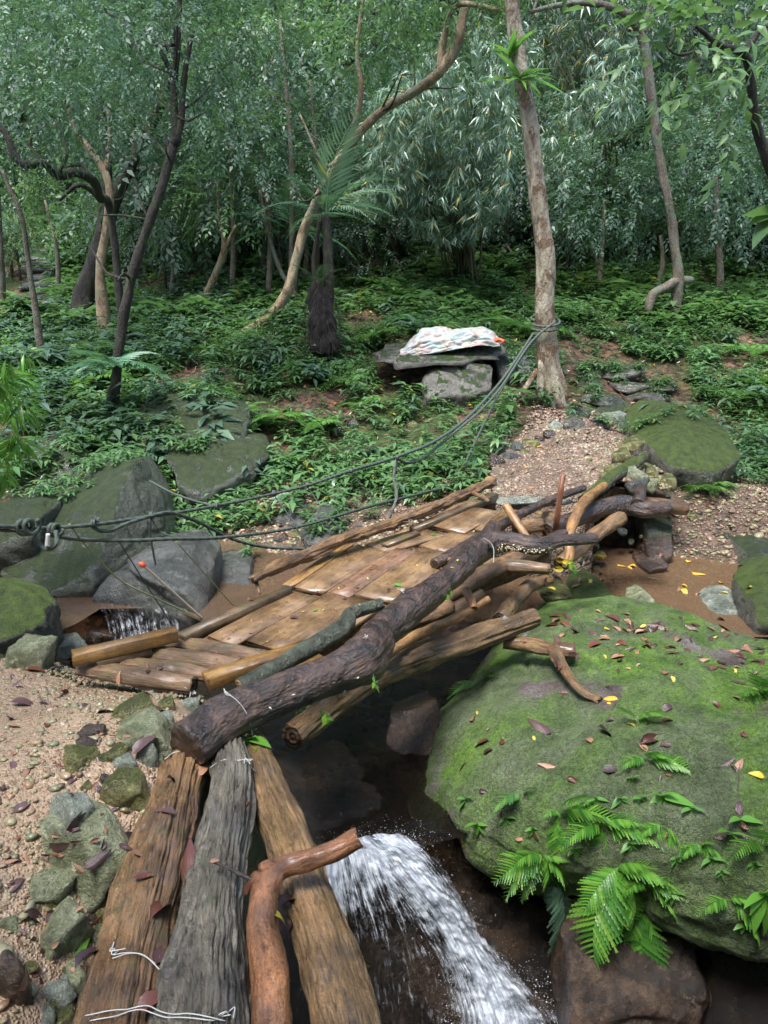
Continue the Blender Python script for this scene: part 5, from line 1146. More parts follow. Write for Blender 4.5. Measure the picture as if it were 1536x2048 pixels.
def serrated(w=.28, n=7):
    """a pinna with toothed margins"""
    V = []; F = []
    for i in range(n + 1):
        s = i / n; V.append([0, s, -.12 * s * s])
    for sd in (-1, 1):
        for i in range(n):
            s0, s1 = i / n, (i + 1) / n; sm = s0 + (s1 - s0) * 1.05; hw = w / 2 * min(1, .75 + s0 * 1.5) * (1 - s0) ** .65 + .006
            b = len(V); V += [[sd * hw * .72, s0 + .01, .02 - .12 * s0 * s0], [sd * hw * 1.12, sm, .02 - .12 * s1 * s1]]
            F.append([i, b, b + 1, i + 1] if sd > 0 else [i, i + 1, b + 1, b])
    return np.array(V), np.array(F)
SPR = [spray_t(seed=s) for s in range(4)]
SPR_BIG = [spray_t(7, .5, .15, .4, seed=s, simple=False) for s in range(3)]
BUN = [bamboo_bunch(s) for s in range(4)]
HERB = [herb_t(s, 4, 6) for s in range(4)]; HERB_LO = [herb_t(s, 3, 5, simple=True) for s in range(4)]
FR_LO = [frond_t(16, .30, .45, .21, s) for s in range(3)]
FR_HI = [frond_t(22, .27, .40, .20, s, lo=False) for s in range(3)]


# ------------------------------------------------------------------ ropes, cords, wires
def rope_mesh(P, step=.006, seg=10, strands=3, pitch=.055, mat='rope', name='rope', parent=None, amp=.42):
    S = catmull(np.array(P, float), step); C = S[:, :3]; r = S[:, 3]; T, N, B = frames(C); n = len(C)
    L = np.concatenate([[0], np.cumsum(np.linalg.norm(np.diff(C, axis=0), axis=1))]); a = np.arange(seg) / seg * 2 * math.pi
    A, LL = np.meshgrid(a, L); rr_ = r[:, None] * (1 + amp * np.abs(np.cos(strands / 2 * (A - LL / pitch * 2 * math.pi / strands * 1.0))) - amp * .5)
    V = (C[:, None] + (np.cos(A)[..., None] * N[:, None] + np.sin(A)[..., None] * B[:, None]) * rr_[..., None]).reshape(-1, 3)
    i, j = np.meshgrid(np.arange(n - 1), np.arange(seg), indexing='ij'); i = i.ravel(); j = j.ravel(); j2 = (j + 1) % seg
    F = np.stack([i * seg + j, i * seg + j2, (i + 1) * seg + j2, (i + 1) * seg + j], 1)
    caps = [list(range(seg))[::-1], [(n - 1) * seg + q for q in range(seg)]]
    return obj(name, V, [F, np.array(caps)], M[mat], parent)
def ring_pts(c, ax1, ax2, rad, r, n=14, turns=1.0, drift=(0, 0, 0), ph=0):
    c = np.array(c, float); out = []
    for k in range(int(n * turns) + 1):
        a = ph + k / n * 2 * math.pi; out.append(list(c + np.array(ax1) * rad * math.cos(a) + np.array(ax2) * rad * math.sin(a) + np.array(drift) * k / n) + [r])
    return out
X_, Y_, Z_ = np.eye(3)
tc = PY(1090, 655, 9.0)
rp = rope_mesh(py((-60, 1050, 2.6, .0078), (40, 1054, 2.75, .0078), (90, 1056, 2.85, .0078), (190, 1049, 3.0, .0078), (300, 1033, 3.3, .0078), (430, 1012, 3.7, .0078), (600, 975, 4.4, .0078), (700, 942, 4.9, .011), (790, 915, 5.5, .011), (870, 882, 6.1, .012), (935, 835, 6.9, .012), (1000, 765, 7.9, .013), (1045, 700, 8.5, .013), (1066, 668, 8.82, .013)))
tag(rp, 'upper hand rope running from the left edge up to the mottled tree', 'rope')
rope_mesh(ring_pts(tc + [0, 0, .0], X_, Y_ + Z_ * .25 + X_ * 0, .165, .013, 16, 2.1, (0, 0, .05), 3.3), name='loop', parent=rp, mat='rope')
kn = rope_mesh(ring_pts(PY(40, 1056, 2.75), Y_ * .7 + X_ * .5, Z_, .028, .0085, 12, 2.2, (.022, .01, 0)), name='knot', parent=rp)
kn = rope_mesh(ring_pts(PY(102, 1060, 2.86), Y_ * .8 + X_ * .4, Z_, .022, .0085, 12, 2.0, (.016, 0, 0)), name='knot', parent=rp)
rope_mesh(py((80, 1060, 2.82, .0085), (78, 1085, 2.80, .0085), (94, 1098, 2.79, .0085), (112, 1088, 2.80, .0085), (112, 1062, 2.84, .0085)), name='knot', parent=rp)
log('whipping', py((96, 1068, 2.78, .0078), (95, 1092, 2.78, .010)), [M['rope_end']], rp, seg=12, step=.005)
for (px, py_, Yq) in ((185, 1046, 3.0), (300, 1030, 3.3), (430, 1012, 3.7), (545, 986, 4.2), (612, 970, 4.5), (700, 942, 4.9), (792, 915, 5.5), (868, 884, 6.1)):
    rope_mesh(ring_pts(PY(px, py_, Yq), Y_, Z_, .014, .005, 8, 2.2, (.008, 0, 0)), name='lashing', parent=rp, mat='cord_dark', seg=6)
r2 = rope_mesh(py((-60, 1056, 2.6, .0078), (60, 1064, 2.8, .0078), (150, 1078, 2.95, .0078), (250, 1081, 3.1, .0078), (340, 1078, 3.25, .0078), (430, 1076, 3.5, .0078), (540, 1064, 3.9, .0078), (620, 1048, 4.3, .0078), (750, 1010, 5.2, .010), (850, 985, 6.0, .010), (912, 964, 6.6, .010), (940, 905, 7.0, .011), (972, 840, 7.5, .011), (1005, 775, 7.9, .011), (1050, 705, 8.5, .011), (1080, 668, 8.8, .012)))
tag(r2, 'lower hand rope sagging beside the rotten log, then climbing to the mottled tree', 'rope')
r3 = rope_mesh(py((1108, 645, 8.8, .012), (1062, 685, 8.6, .012), (1005, 770, 7.8, .011), (960, 822, 7.1, .011), (900, 872, 6.4, .011), (848, 915, 5.9, .010), (815, 926, 5.7, .010), (794, 918, 5.55, .010)))
tag(r3, 'second rope twisted beside the upper hand rope, from the tree to midway', 'rope')
r4 = rope_mesh(py((180, 1042, 3.0, .0078), (188, 1056, 3.0, .0078), (215, 1062, 3.05, .0078), (260, 1045, 3.15, .0078), (310, 1030, 3.3, .0078), (345, 1026, 3.4, .0078), (400, 1046, 3.6, .0078), (470, 1080, 3.8, .0078), (540, 1095, 4.0, .0078), (625, 1098, 4.15, .0078)))
tag(r4, 'loose rope drooping from the upper hand rope to the rotten log', 'rope')
r5 = rope_mesh(py((794, 918, 5.55, .011), (788, 955, 5.5, .011), (793, 995, 5.45, .011), (776, 1042, 5.4, .011)), mat='rope_grey')
tag(r5, 'short pale rope end hanging straight down from the hand rope above the deck', 'rope')
r6 = rope_mesh(py((303, 1030, 3.3, .005), (301, 1070, 3.28, .005), (311, 1130, 3.28, .004)), mat='cord_dark'); tag(r6, 'short dark rope tail hanging from the hand rope near the cane', 'rope')
r7 = rope_mesh(py((300, 962, 5.4, .007), (350, 988, 5.0, .007), (420, 1010, 4.4, .006), (450, 1010, 4.0, .006))); tag(r7, 'thin rope coming from behind the peaked boulder to the upper hand rope', 'rope')
def cord(pts, mat, label, r=.0028, cat='cord', group=None):
    P = py(*[(a, b, y, r) for a, b, y in pts]); o = log('cord', P, [M[mat]], seg=6, step=.03, cap=True); return tag(o, label, cat, group)
cord([(138, 1048, 2.92), (175, 1095, 3.0), (240, 1160, 3.15), (310, 1195, 3.25), (404, 1240, 3.42)], 'cord_green', 'pale green cord drooping from the rope knots to the foot of the cane', .0036)
cord([(238, 1083, 3.1), (290, 1165, 3.25), (343, 1248, 3.4)], 'cord_dark', 'taut thin dark cord crossing the cane down to the beam')
cord([(352, 1082, 3.3), (410, 1148, 3.45), (467, 1212, 3.6)], 'cord_green', 'taut thin cord from the lower rope to the dark edge plank right of the cane')
cord([(612, 970, 4.5), (655, 1030, 4.4), (700, 1075, 4.35)], 'cord_dark', 'thin cord from the upper rope down to the middle of the rotten log')
cord([(700, 942, 4.9), (745, 1000, 4.9), (782, 1052, 4.9)], 'cord_dark', 'thin cord from the upper rope down to the rotten log under the pale rope end')
cord([(545, 986, 4.2), (590, 1050, 4.1), (615, 1105, 4.1)], 'cord_dark', 'thin cord from the upper rope to the lower half of the rotten log')
cord([(868, 905, 6.1), (915, 965, 6.4)], 'cord_dark', 'short thin cord joining the two hand ropes near the flat-topped rock')
cord([(430, 1012, 3.7), (540, 1042, 4.2), (680, 1072, 4.9)], 'cord_dark', 'long thin cord slung between the hand ropes over the left bank')
cord([(300, 1032, 3.3), (320, 1062, 3.5), (360, 1078, 3.4)], 'cord_dark', 'little loop of cord between the two hand ropes at left')
cane = log('cane', py((406, 1238, 3.45, .0055), (345, 1183, 3.32, .0055), (286, 1130, 3.2, .0055)), [M['cane']], seg=10, step=.02)
tag(cane, 'thin white cane with a red tip standing at the left edge of the bridge', 'cane')
log('red_tip', py((290, 1134, 3.2, .007), (286, 1130, 3.2, .013), (281, 1127, 3.2, .011), (279, 1124, 3.2, .003)), [M['redtip']], cane, seg=12, step=.004, lump=.3)

bpy.context.view_layer.update(); DG = bpy.context.evaluated_depsgraph_get()
def surf(px, py_):
    d = ray(px, py_); d = d / np.linalg.norm(d)
    ok, loc, nrm, _, o, _ = scene.ray_cast(DG, Vector(CAM), Vector(d), distance=60)
    return (np.array(loc), np.array(nrm), o) if ok else (None, None, None)
ROCKP = []
_r = np.random.default_rng(99)
for _ in range(2600):
    x_, y_ = _r.uniform(-4.5, 4.6), _r.uniform(5.4, 10.0)
    ok, loc, nrm, _i, o_, _m = scene.ray_cast(DG, Vector((x_, y_, 5)), Vector((0, 0, -1)), distance=8)
    if ok and o_.name.split('.')[0] in ('rock', 'boulder', 'stone', 'step_stone') and nrm[2] > .3 and (x_ < .4 or y_ > 7.4): ROCKP.append(list(loc))
ROCKP = np.array(ROCKP)
def wire(pts, label, r=.0013, lift=.007, mat='wire', dense=5, knot=None, group=None):
    """a wire laid over whatever surface is under the given photo points"""
    S = catmull(np.array([[a, b, 0] for a, b in pts], float), dense * 4); P = []; last = None
    for q in S:
        l, n_, _ = surf(q[0], q[1])
        if l is None: continue
        if last is not None and np.linalg.norm(l - last) > .09: l = last + (PZ(q[0], q[1], last[2] - .01) - last)
        P.append(list(l + n_ * lift) + [r]); last = l
    P = np.array(P); 
    for _ in range(3): P[1:-1, 2] = np.maximum(P[1:-1, 2], (P[:-2, 2] + P[2:, 2]) / 2)
    for _ in range(1): P[1:-1] = (P[:-2] + P[1:-1] * 2 + P[2:]) / 4
    o = log('binding_wire', P, [M[mat]], seg=6, step=.008); tag(o, label, 'wire', group)
    if knot:
        l, n_, _ = surf(*knot); k = 9; r_ = np.random.default_rng(int(knot[0])); K = [list(l + n_ * .006 + r_.normal(0, .008, 3)) + [r] for _ in range(k)]
        log('knot', K, [M[mat]], o, seg=6, step=.004)
    return o
wire([(228, 1915), (255, 1908), (285, 1912), (312, 1932)], 'white wire tied round the leftmost foreground log above its round knot', knot=(232, 1903))
wire([(226, 1922), (260, 1912), (290, 1918), (318, 1944)], 'second turn of white wire above the round knot of the leftmost log', knot=None)
wire([(168, 2036), (230, 2026), (300, 2034), (370, 2036), (420, 2036), (452, 2048)], 'white wire crossing the two left foreground logs at the bottom edge', knot=(458, 2036))
wire([(175, 2046), (240, 2037), (310, 2042), (380, 2040), (440, 2046)], 'second white wire just below the first across the two left foreground logs')
wire([(420, 1540), (440, 1522), (470, 1517), (495, 1526), (516, 1545)], 'white wire looped round the upper end of the grey foreground log', knot=(490, 1525))
wire([(325, 1520), (345, 1503), (362, 1500)], 'white wire over the upper end of the leftmost foreground log')
wire([(455, 1390), (475, 1402), (492, 1425), (500, 1450), (505, 1480)], 'white wire round the forked log near its cut end', knot=(452, 1388))
wire([(370, 1375), (385, 1385), (380, 1400)], 'bit of white wire knotted beside the near kerb beam', knot=(385, 1385))
wire([(695, 1278), (720, 1272), (740, 1290), (752, 1318)], 'white wire round the thickest part of the forked log', knot=(728, 1278))
wire([(795, 1180), (815, 1190), (828, 1215), (832, 1245)], 'white wire round the middle of the forked log', knot=(806, 1184))
wire([(966, 1078), (980, 1085), (988, 1105), (986, 1128)], 'white wire round the fork of the dark log')
wire([(984, 1232), (1004, 1232), (1012, 1248), (1010, 1268)], 'white wire round the far end of the lower brown bearer log', knot=(1008, 1238))
wire([(805, 1042), (820, 1040), (832, 1052)], 'white wire tied round the middle of the rotten log', knot=(818, 1040))

# ------------------------------------------------------------------ fallen leaves lying on logs, deck, path and boulder
LEAFV = {}
for k, (w, fo, dr, n_) in enumerate([(.42, .25, .25, 6), (.36, -.3, -.2, 6), (.48, .12, .08, 6), (.30, .5, .35, 6)]):
    V, F = leaf_t(1, w, fo, dr, n_); V = V - [0, .5, 0]; V[:, 2] += .05 * np.sin(V[:, 1] * 5 + k) + .02
    V = np.vstack([V, [[-.008, -.5, 0], [.008, -.5, 0], [.006, -.72, .05], [-.006, -.72, .05]]]); F = np.vstack([F, [[len(V)-4, len(V)-3, len(V)-2, len(V)-1]]])
    for mt in ('dead_brown', 'dead_purple', 'dead_tan', 'dead_yellow', 'dead_orange', 'leaf_bright'):
        me = None; LEAFV[(k, mt)] = (V, F)
LEAFM = {}
def fallen(px, py_, wpx, mt, label, group, shape=None, ang=None, lift=.003, cat='leaf'):
    l, n_, o = surf(px, py_)
    if l is None: return
    k = (int(px * 7 + py_) % 4) if shape is None else shape
    s = wpx * depth(l) / FPX
    if (k, mt) not in LEAFM:
        V, F = LEAFV[(k, mt)]; ob = obj('fallen_leaf', V, F, M[mt], smooth=True, origin=(0, 0, 0)); LEAFM[(k, mt)] = ob.data
    else:
        ob = bpy.data.objects.new('fallen_leaf', LEAFM[(k, mt)]); col.objects.link(ob)
    a = random.uniform(0, 6.28) if ang is None else R(ang)
    t = np.array([math.cos(a), math.sin(a), 0.]); t = t - n_ * (t @ n_); t /= np.linalg.norm(t); x = np.cross(t, n_); 
    Mx = Matrix([[x[0], t[0], n_[0]], [x[1], t[1], n_[1]], [x[2], t[2], n_[2]]]).to_4x4()
    ti = Matrix.Rotation(random.uniform(-.22, .22), 4, 'X') @ Matrix.Rotation(random.uniform(-.3, .3), 4, 'Y')
    ob.matrix_world = Matrix.Translation(Vector(l + n_ * lift)) @ Mx @ ti @ Matrix.Scale(s, 4)
    tag(ob, label, cat, group)
    return ob
for (px, py_, w, mt, an, lb) in [
  (325, 1812, 84, 'dead_brown', 70, 'large glossy dark red leaf in the gap between the two left foreground logs'), (380, 1725, 100, 'dead_brown', 95, 'long dark brown leaf pointing down between the two left foreground logs'),
  (292, 1752, 50, 'dead_brown', 30, 'curled brown leaf on the leftmost log beside its upper knot'), (330, 1624, 42, 'dead_purple', 175, 'narrow dark leaf lying across the upper leftmost log'),
  (278, 1710, 40, 'dead_tan', 20, 'small tan leaf on the left flank of the leftmost log'), (345, 1560, 34, 'dead_purple', 40, 'crumpled dark leaf near the top of the leftmost log'),
  (492, 1610, 34, 'dead_brown', 60, 'small red-brown leaf on the top of the grey log'), (440, 1745, 12, 'dead_tan', 60, 'tiny tan leaf scrap on the grey log'),
  (405, 1535, 62, 'dead_tan', 70, 'tan leaf wedged below the cut end of the forked log'), (420, 1520, 40, 'dead_yellow', 80, 'yellowish leaf beside the tan one below the forked log'),
  (556, 1838, 56, 'dead_yellow', 10, 'yellow blotched leaf stuck between the orange limb and the right log'), (585, 1800, 90, 'dead_brown', 50, 'long curled brown leaf between the orange limb and the right log'),
  (578, 1850, 60, 'dead_purple', 80, 'dark curled leaf below the yellow blotched leaf'), (500, 1772, 44, 'dead_brown', 20, 'dark red leaf against the foot of the orange branch'),
  (325, 1905, 70, 'dead_purple', 80, 'wet dark leaf in the gap right of the round knot'), (310, 2000, 76, 'dead_brown', 40, 'dark brown leaf in the gap at the bottom between the two left logs'),
  (190, 1905, 92, 'dead_purple', 60, 'large dark ribbed leaf on the pebbles left of the leftmost log'), (165, 1898, 60, 'leaf_bright', 75, 'narrow yellow-green leaf on the pebbles left of the large ribbed one'),
  (75, 1838, 70, 'dead_purple', 10, 'dark glossy leaf on the pebbles at the far left'), (195, 1720, 60, 'dead_purple', 55, 'purple-brown leaf on the big green slab stone'),
  (258, 1672, 36, 'dead_purple', 40, 'purple leaf at the top corner of the big green slab stone'), (250, 1695, 32, 'dead_purple', 0, 'thin dark leaf near the right side of the big green slab'),
  (150, 1640, 60, 'dead_purple', 30, 'dark leaf curled over the large bluish-grey stone'), (145, 1662, 34, 'dead_purple', 10, 'small grey-purple leaf on the bluish-grey stone'),
  (290, 1488, 60, 'dead_purple', 50, 'dark curled leaf between the small stones under the forked log'), (215, 1425, 46, 'dead_purple', 0, 'dark leaf on the path left of the forked log'),
  (320, 1422, 52, 'dead_purple', 60, 'shiny dark leaf on stones below the crosspieces'), (130, 1385, 50, 'dead_tan', 80, 'reddish leaf on the pebbles by the end of the crosspieces'),
  (52, 1410, 60, 'dead_purple', 20, 'dark leaf on the pebbles at the left edge of the path'), (70, 1340, 44, 'dead_brown', 10, 'red-brown leaf on the stones left of the kerb beam'),
  (30, 1770, 50, 'dead_purple', 70, 'small dark leaf at the left edge below the path'), (45, 1955, 60, 'dead_tan', 80, 'tan leaf on the tall stone in the bottom left corner'),
  (48, 1612, 46, 'dead_purple', 60, 'dark leaf at the trodden path edge'), (120, 1690, 50, 'dead_purple', 30, 'dark leaf in the pebbles left of the big green slab'),
  (430, 1722, 20, 'dead_tan', 10, 'tiny scrap of tan leaf on the grey log by the twig'),
  (590, 1236, 24, 'dead_purple', 10, 'small purple leaf on the lowest deck boards'), (505, 1200, 24, 'dead_brown', 10, 'small brown leaf on the dark edge plank'), (655, 1112, 34, 'dead_tan', 0, 'pinkish leaf on the ochre board beside the rotten log'),
  (632, 1222, 14, 'leaf_bright', 20, 'tiny green leaf on the lowest deck boards'), (870, 1070, 18, 'leaf_bright', 20, 'small green leaf on the upper deck boards'), (678, 1110, 16, 'leaf_bright', 60, 'small green leaf where the deck meets the rotten log'), (800, 1172, 26, 'leaf_bright', 0, 'green leaf at the deck edge by the forked log')]:
    fallen(px, py_, w, mt, lb, None, ang=an)
GBL = 'fallen leaves on the mossy boulder'
for (px, py_, w, mt, an, lb) in [
  (1078, 1455, 62, 'dead_purple', 125, 'large purple leaf alone in the middle of the mossy boulder'), (1310, 1477, 66, 'dead_brown', 15, 'largest glossy red-brown leaf, beside the upper small fern on the boulder'), (1212, 1466, 48, 'dead_purple', 10, 'crumpled grey-purple leaf left of the upper small fern'),
  (1178, 1480, 30, 'dead_tan', 95, 'upright oval tan leaf below the grey-purple one on the boulder'), (1284, 1492, 36, 'dead_tan', 100, 'orange-tan leaf standing left of the largest red-brown leaf'), (1226, 1540, 40, 'dead_purple', 0, 'dark flat leaf left of the fern on the mid boulder'),
  (960, 1488, 44, 'dead_brown', 160, 'brown curled leaf at the left side of the boulder'), (926, 1534, 28, 'dead_brown', 0, 'round brown leaf near the left rim of the boulder'), (980, 1502, 30, 'dead_purple', 10, 'dark leaf below the curled one at the left of the boulder'),
  (1240, 1314, 36, 'dead_tan', 0, 'pale tan leaf flat in the middle of the upper boulder'), (1478, 1614, 36, 'dead_purple', 70, 'dark leaf hanging on a stalk at the right of the boulder'), (1486, 1468, 24, 'dead_brown', 90, 'round red-brown leaf on the right of the boulder'),
  (1512, 1550, 30, 'dead_orange', 160, 'orange-yellow leaf at the right side of the boulder'), (1480, 1530, 30, 'dead_tan', 40, 'pinkish tan leaf at the right side of the boulder'), (1455, 1528, 36, 'dead_purple', 20, 'purple leaf next to the pinkish tan leaf at right'), (1218, 1402, 44, 'dead_orange', 150, 'yellow and brown curled leaf at the tip of the driftwood')]:
    fallen(px, py_, w, mt, lb, None, ang=an)
r_ = np.random.default_rng(31)
for q in range(120):
    u = r_.random()
    if u < .55: px = r_.uniform(1110, 1536); py_ = 1235 + (px - 1100) * .22 + r_.normal(0, 30)
    elif u < .8: px = r_.uniform(1100, 1450); py_ = r_.uniform(1225, 1345)
    else: px = r_.uniform(930, 1530); py_ = r_.uniform(1350, 1700)
    mt = ['dead_purple', 'dead_brown', 'dead_brown', 'dead_tan', 'dead_purple', 'dead_tan'][r_.integers(6)]; nm = {'dead_purple': 'small dark purplish', 'dead_brown': 'small red-brown', 'dead_tan': 'small tan'}[mt]
    fallen(px, py_, r_.uniform(14, 38), mt, nm + ' dead leaf lying on the moss of the large boulder', nm + ' leaves on the mossy boulder')
for (px, py_) in [(1213, 1258), (1285, 1255), (1346, 1360), (1068, 1476), (956, 1427), (1260, 1450), (1210, 1314), (1430, 1275), (1470, 1345)]:
    fallen(px, py_, r_.uniform(13, 22), 'dead_yellow', 'small yellow dead leaf lying on the moss of the large boulder', 'small yellow leaves on the mossy boulder')
for q in range(90):
    px = r_.uniform(0, 330); py_ = r_.uniform(1330, 2040)
    if py_ > 1450 and px > 330 - (py_ - 1450) * .3: continue
    mt = ['dead_purple', 'dead_brown', 'dead_tan'][r_.integers(3)]; nm = {'dead_purple': 'small dark purplish', 'dead_brown': 'small red-brown', 'dead_tan': 'small tan'}[mt]
    fallen(px, py_, r_.uniform(12, 34), mt, nm + ' dead leaf lying on the near path or its edging stones', nm + ' leaves on the near path')
for q in range(60):
    px = r_.uniform(430, 940); t_ = (px - 430) / 500; py_ = 1270 - t_ * 190 + r_.uniform(-25, 55)
    fallen(px, py_, r_.uniform(4, 11), ['dead_tan', 'dead_brown', 'dead_yellow'][r_.integers(3)], 'tiny leaf crumb scattered on the deck boards', 'leaf crumbs on the deck')
for q in range(26):
    px = r_.uniform(1080, 1500); py_ = r_.uniform(1110, 1190)
    fallen(px, py_, r_.uniform(14, 32), ['dead_yellow', 'dead_tan', 'dead_orange', 'dead_brown'][r_.integers(4)], 'dead leaf lying in or beside the sandy pool', 'leaves in the sandy pool')
st = twp = log('twig', [list(PZ(60, 1432, .02)) + [.004], list(PZ(95, 1410, .03)) + [.0045], list(PZ(128, 1388, .03)) + [.003]], [M['bark_dark']], seg=6, step=.02, lump=.2); tag(st, 'thin brown twig on the gravel path', 'twig')
l, n_, _ = surf(1472, 1620); st = log('twig', [list(l) + [.0025], list(surf(1478, 1540)[0] + [0, 0, .03]) + [.002]], [M['bark_grey']], seg=6, step=.02); tag(st, 'thin upright twig on the right of the mossy boulder', 'twig')

# ------------------------------------------------------------------ ferns and small plants on the boulder
FN = [frond_t(17, .28, .45, .24, s, lo=False, start=.16) for s in range(2)] + [frond_t(17, .36, .40, .20, 5, lo=False, start=.10)]
def bfern(px, py_, fr, label, mat='leaf_bright', tpl=0, name='fern', pt=None):
    l, n_, o = surf(px, py_) if pt is None else (pt, None, None)
    t = thing(name, l, label, 'fern')
    for k, (a, L, *y) in enumerate(fr):
        a_ = R(a); D = np.array([[math.cos(a_), -(y[0] if y else .45), math.sin(a_)]]); s = L * depth(l) / FPX * (1.7 if mat == 'leaf_fern' else 1.2)
        tp = FN[(k % 2) if tpl == 0 else 2]
        V, F = scatter(*tp, np.array([l + [0, -.004, .004]]), dirs_to_mats(D, np.array([random.uniform(-.25, .25)])), np.array([s])); obj('frond', V, F, M['leaf_bright' if mat == 'leaf_fern' and px > 1100 else mat], t, smooth=False)
    return t
bfern(955, 1365, [(-60, 90), (-30, 60), (60, 40), (-95, 60), (170, 40)], 'fern on the shaded left shoulder of the boulder under the bearer log', 'leaf_fern')
bfern(1045, 1588, [(170, 50), (20, 40), (-50, 55), (-80, 60), (-110, 50), (70, 30)], 'small fern left-most of the row on the boulder face', 'leaf_fern')
bfern(1118, 1625, [(75, 70), (30, 70), (-20, 60), (-60, 60), (-80, 75), (150, 30), (-100, 70)], 'fern with upright lacy fronds, second in the row on the boulder face', 'leaf_fern')
bfern(1205, 1650, [(165, 60), (15, 80), (50, 50), (-20, 60), (-60, 50), (110, 40), (-100, 50)], 'low spreading fern in the centre of the boulder face', 'leaf_fern')
bfern(1290, 1518, [(160, 60), (15, 80), (-50, 60), (-110, 50), (80, 45), (-75, 50), (45, 50)], 'bright small fern high on the boulder below the largest red-brown leaf', 'leaf_bright')
bfern(1268, 1440, [(50, 50), (120, 45), (10, 36), (-160, 40)], 'tiny upper fern beside the largest red-brown leaf', 'leaf_fern')
bfern(1322, 1650, [(-95, 75), (-50, 110), (-30, 60), (-140, 70), (-70, 60), (170, 50)], 'fern with two long drooping fronds in the right centre of the boulder', 'leaf_bright')
bfern(1085, 1712, [(175, 90), (-165, 90), (-140, 80), (-30, 60), (30, 45), (-70, 60), (150, 70)], 'large bright fern spreading left over the waterfall', 'leaf_bright', 1)
bfern(1110, 1775, [(-75, 130), (-100, 70), (-60, 60)], 'dark fern hanging straight down from the boulder edge', 'leaf_mid', 0, pt=surf(1110, 1760)[0])
bfern(1235, 1735, [(-150, 90), (-125, 160, .5), (-60, 110), (20, 90), (-95, 70), (50, 60), (-110, 120)], 'biggest bright green fern hanging over the boulder edge', 'leaf_bright', 1)
bfern(1285, 1815, [(-95, 160, .4), (-60, 60), (-125, 60), (20, 60), (170, 50), (-100, 90)], 'long pointed bright fern hanging lowest over the shiny brown rock', 'leaf_bright', 1)
bfern(1290, 1770, [(20, 50), (60, 40), (-20, 50), (150, 40)], 'small upright fern between the two biggest hanging ferns', 'leaf_fern')
bfern(1400, 1690, [(-10, 50), (-40, 55), (-80, 60), (-120, 50), (170, 50), (60, 30)], 'palm-shaped small fern on the right of the boulder face', 'leaf_bright', 1)
bfern(1515, 1385, [(60, 60), (150, 50), (-40, 60), (-150, 60), (100, 70), (10, 60)], 'pale green fern on the upper right of the boulder', 'leaf_bright', 1)
bfern(1455, 1800, [(-30, 60), (160, 45), (40, 30)], 'small fern on the lower right moss face', 'leaf_fern')
bfern(1520, 1690, [(150, 60), (100, 70), (-40, 50), (60, 50)], 'fern cut by the right edge on the boulder', 'leaf_fern')
bfern(1250, 990, [(20, 60), (150, 50), (-30, 60), (70, 50), (-90, 40)], 'fern growing from the dark abutment under the bridge end', 'leaf_fern') if False else None
def herb(px, py_, fr, label, mat='leaf_bright', w=.4, name='plant', cat='plant'):
    l, n_, o = surf(px, py_); t = thing(name, l, label, cat); lv = leaf_t(1, w, .1, .3, 7)
    for a, L, *y in fr:
        a_ = R(a); D = np.array([[math.cos(a_), -(y[0] if y else .5), math.sin(a_)]])
        V, F = scatter(*lv, np.array([l + [0, -.004, .01]]), dirs_to_mats(D, np.array([random.uniform(-.3, .3)])), np.array([L * depth(l) / FPX])); obj('leaf', V, F, M[mat], t)
    return t
herb(1322, 1595, [(12, 66), (120, 50), (-150, 45), (-60, 50), (60, 40), (-95, 36)], 'broad-leaved bright plant with one long leaf reaching right, centre right of boulder')
herb(955, 1650, [(30, 34), (150, 34), (-40, 36), (-100, 26)], 'small leafy seedling on the lower left moss of the boulder')
herb(1460, 1670, [(125, 80), (-30, 60), (30, 40)], 'plant with a single long strap leaf at the right of the boulder', w=.22)
herb(1525, 1790, [(170, 60), (-120, 80), (-80, 90), (60, 70), (110, 50), (-150, 50)], 'plant with large yellow-green leaves cut by the right edge, low on the boulder', w=.34)
herb(1480, 1640, [(20, 40), (150, 40), (-60, 36)], 'small seedling beside the strap-leaved plant')
herb(500, 1482, [(15, 52), (165, 46), (-60, 40), (-110, 38), (60, 30)], 'small bright green seedling sprouting between the forked log and the grey log', w=.5)
herb(512, 1500, [(-80, 34), (-50, 24), (-110, 26)], 'tuft of bright moss at the top of the right foreground log', 'moss_tuft', .3, 'moss_tuft', 'moss')
for (px, py_) in [(1240, 1600), (1190, 1600), (1350, 1720), (1010, 1640), (1065, 1660), (1150, 1700), (1380, 1620), (1420, 1720), (1440, 1745), (1345, 1790), (1180, 1760), (1505, 1730), (1260, 1690), (1370, 1700), (930, 1600), (1485, 1850), (1260, 1560), (1280, 1600)]:
    a0 = random.uniform(0, 360); herb(px, py_, [(a0 + k * 75, random.uniform(16, 30)) for k in range(5)], 'tiny green seedling rooted in the boulder moss', 'leaf_fern', .42).__setitem__('group', 'seedlings on the boulder')
# little plants on the forked log
def sprig(px0, py0, px1, py1, n, label, mat='leaf_bright', L=16):
    l0, _, _ = surf(px0, py0); l1 = l0 + (PZ(px1, py1, l0[2]) - PZ(px0, py0, l0[2])) + [0, -.01, 0]
    t = thing('creeper', l0, label, 'plant'); log('stem', [list(l0) + [.0015], list((l0 + l1) / 2 + [0, 0, .01]) + [.0013], list(l1) + [.001]], [M['leaf_mid']], t, seg=5, step=.01)
    r_ = np.random.default_rng(int(px0)); tt = np.linspace(.15, 1, n)[:, None]; pos = l0 + (l1 - l0) * tt; D = np.stack([r_.normal(0, .6, n), np.full(n, -.5), np.where(np.arange(n) % 2, .8, -.8)], 1)
    V, F = scatter(*leaf_t(1, .5, .1, .1, 3), pos, dirs_to_mats(D, r_.normal(0, .3, n)), r_.uniform(.7, 1.2, n) * L * depth(l0) / FPX); obj('leaves', V, F, M[mat], t, smooth=False)
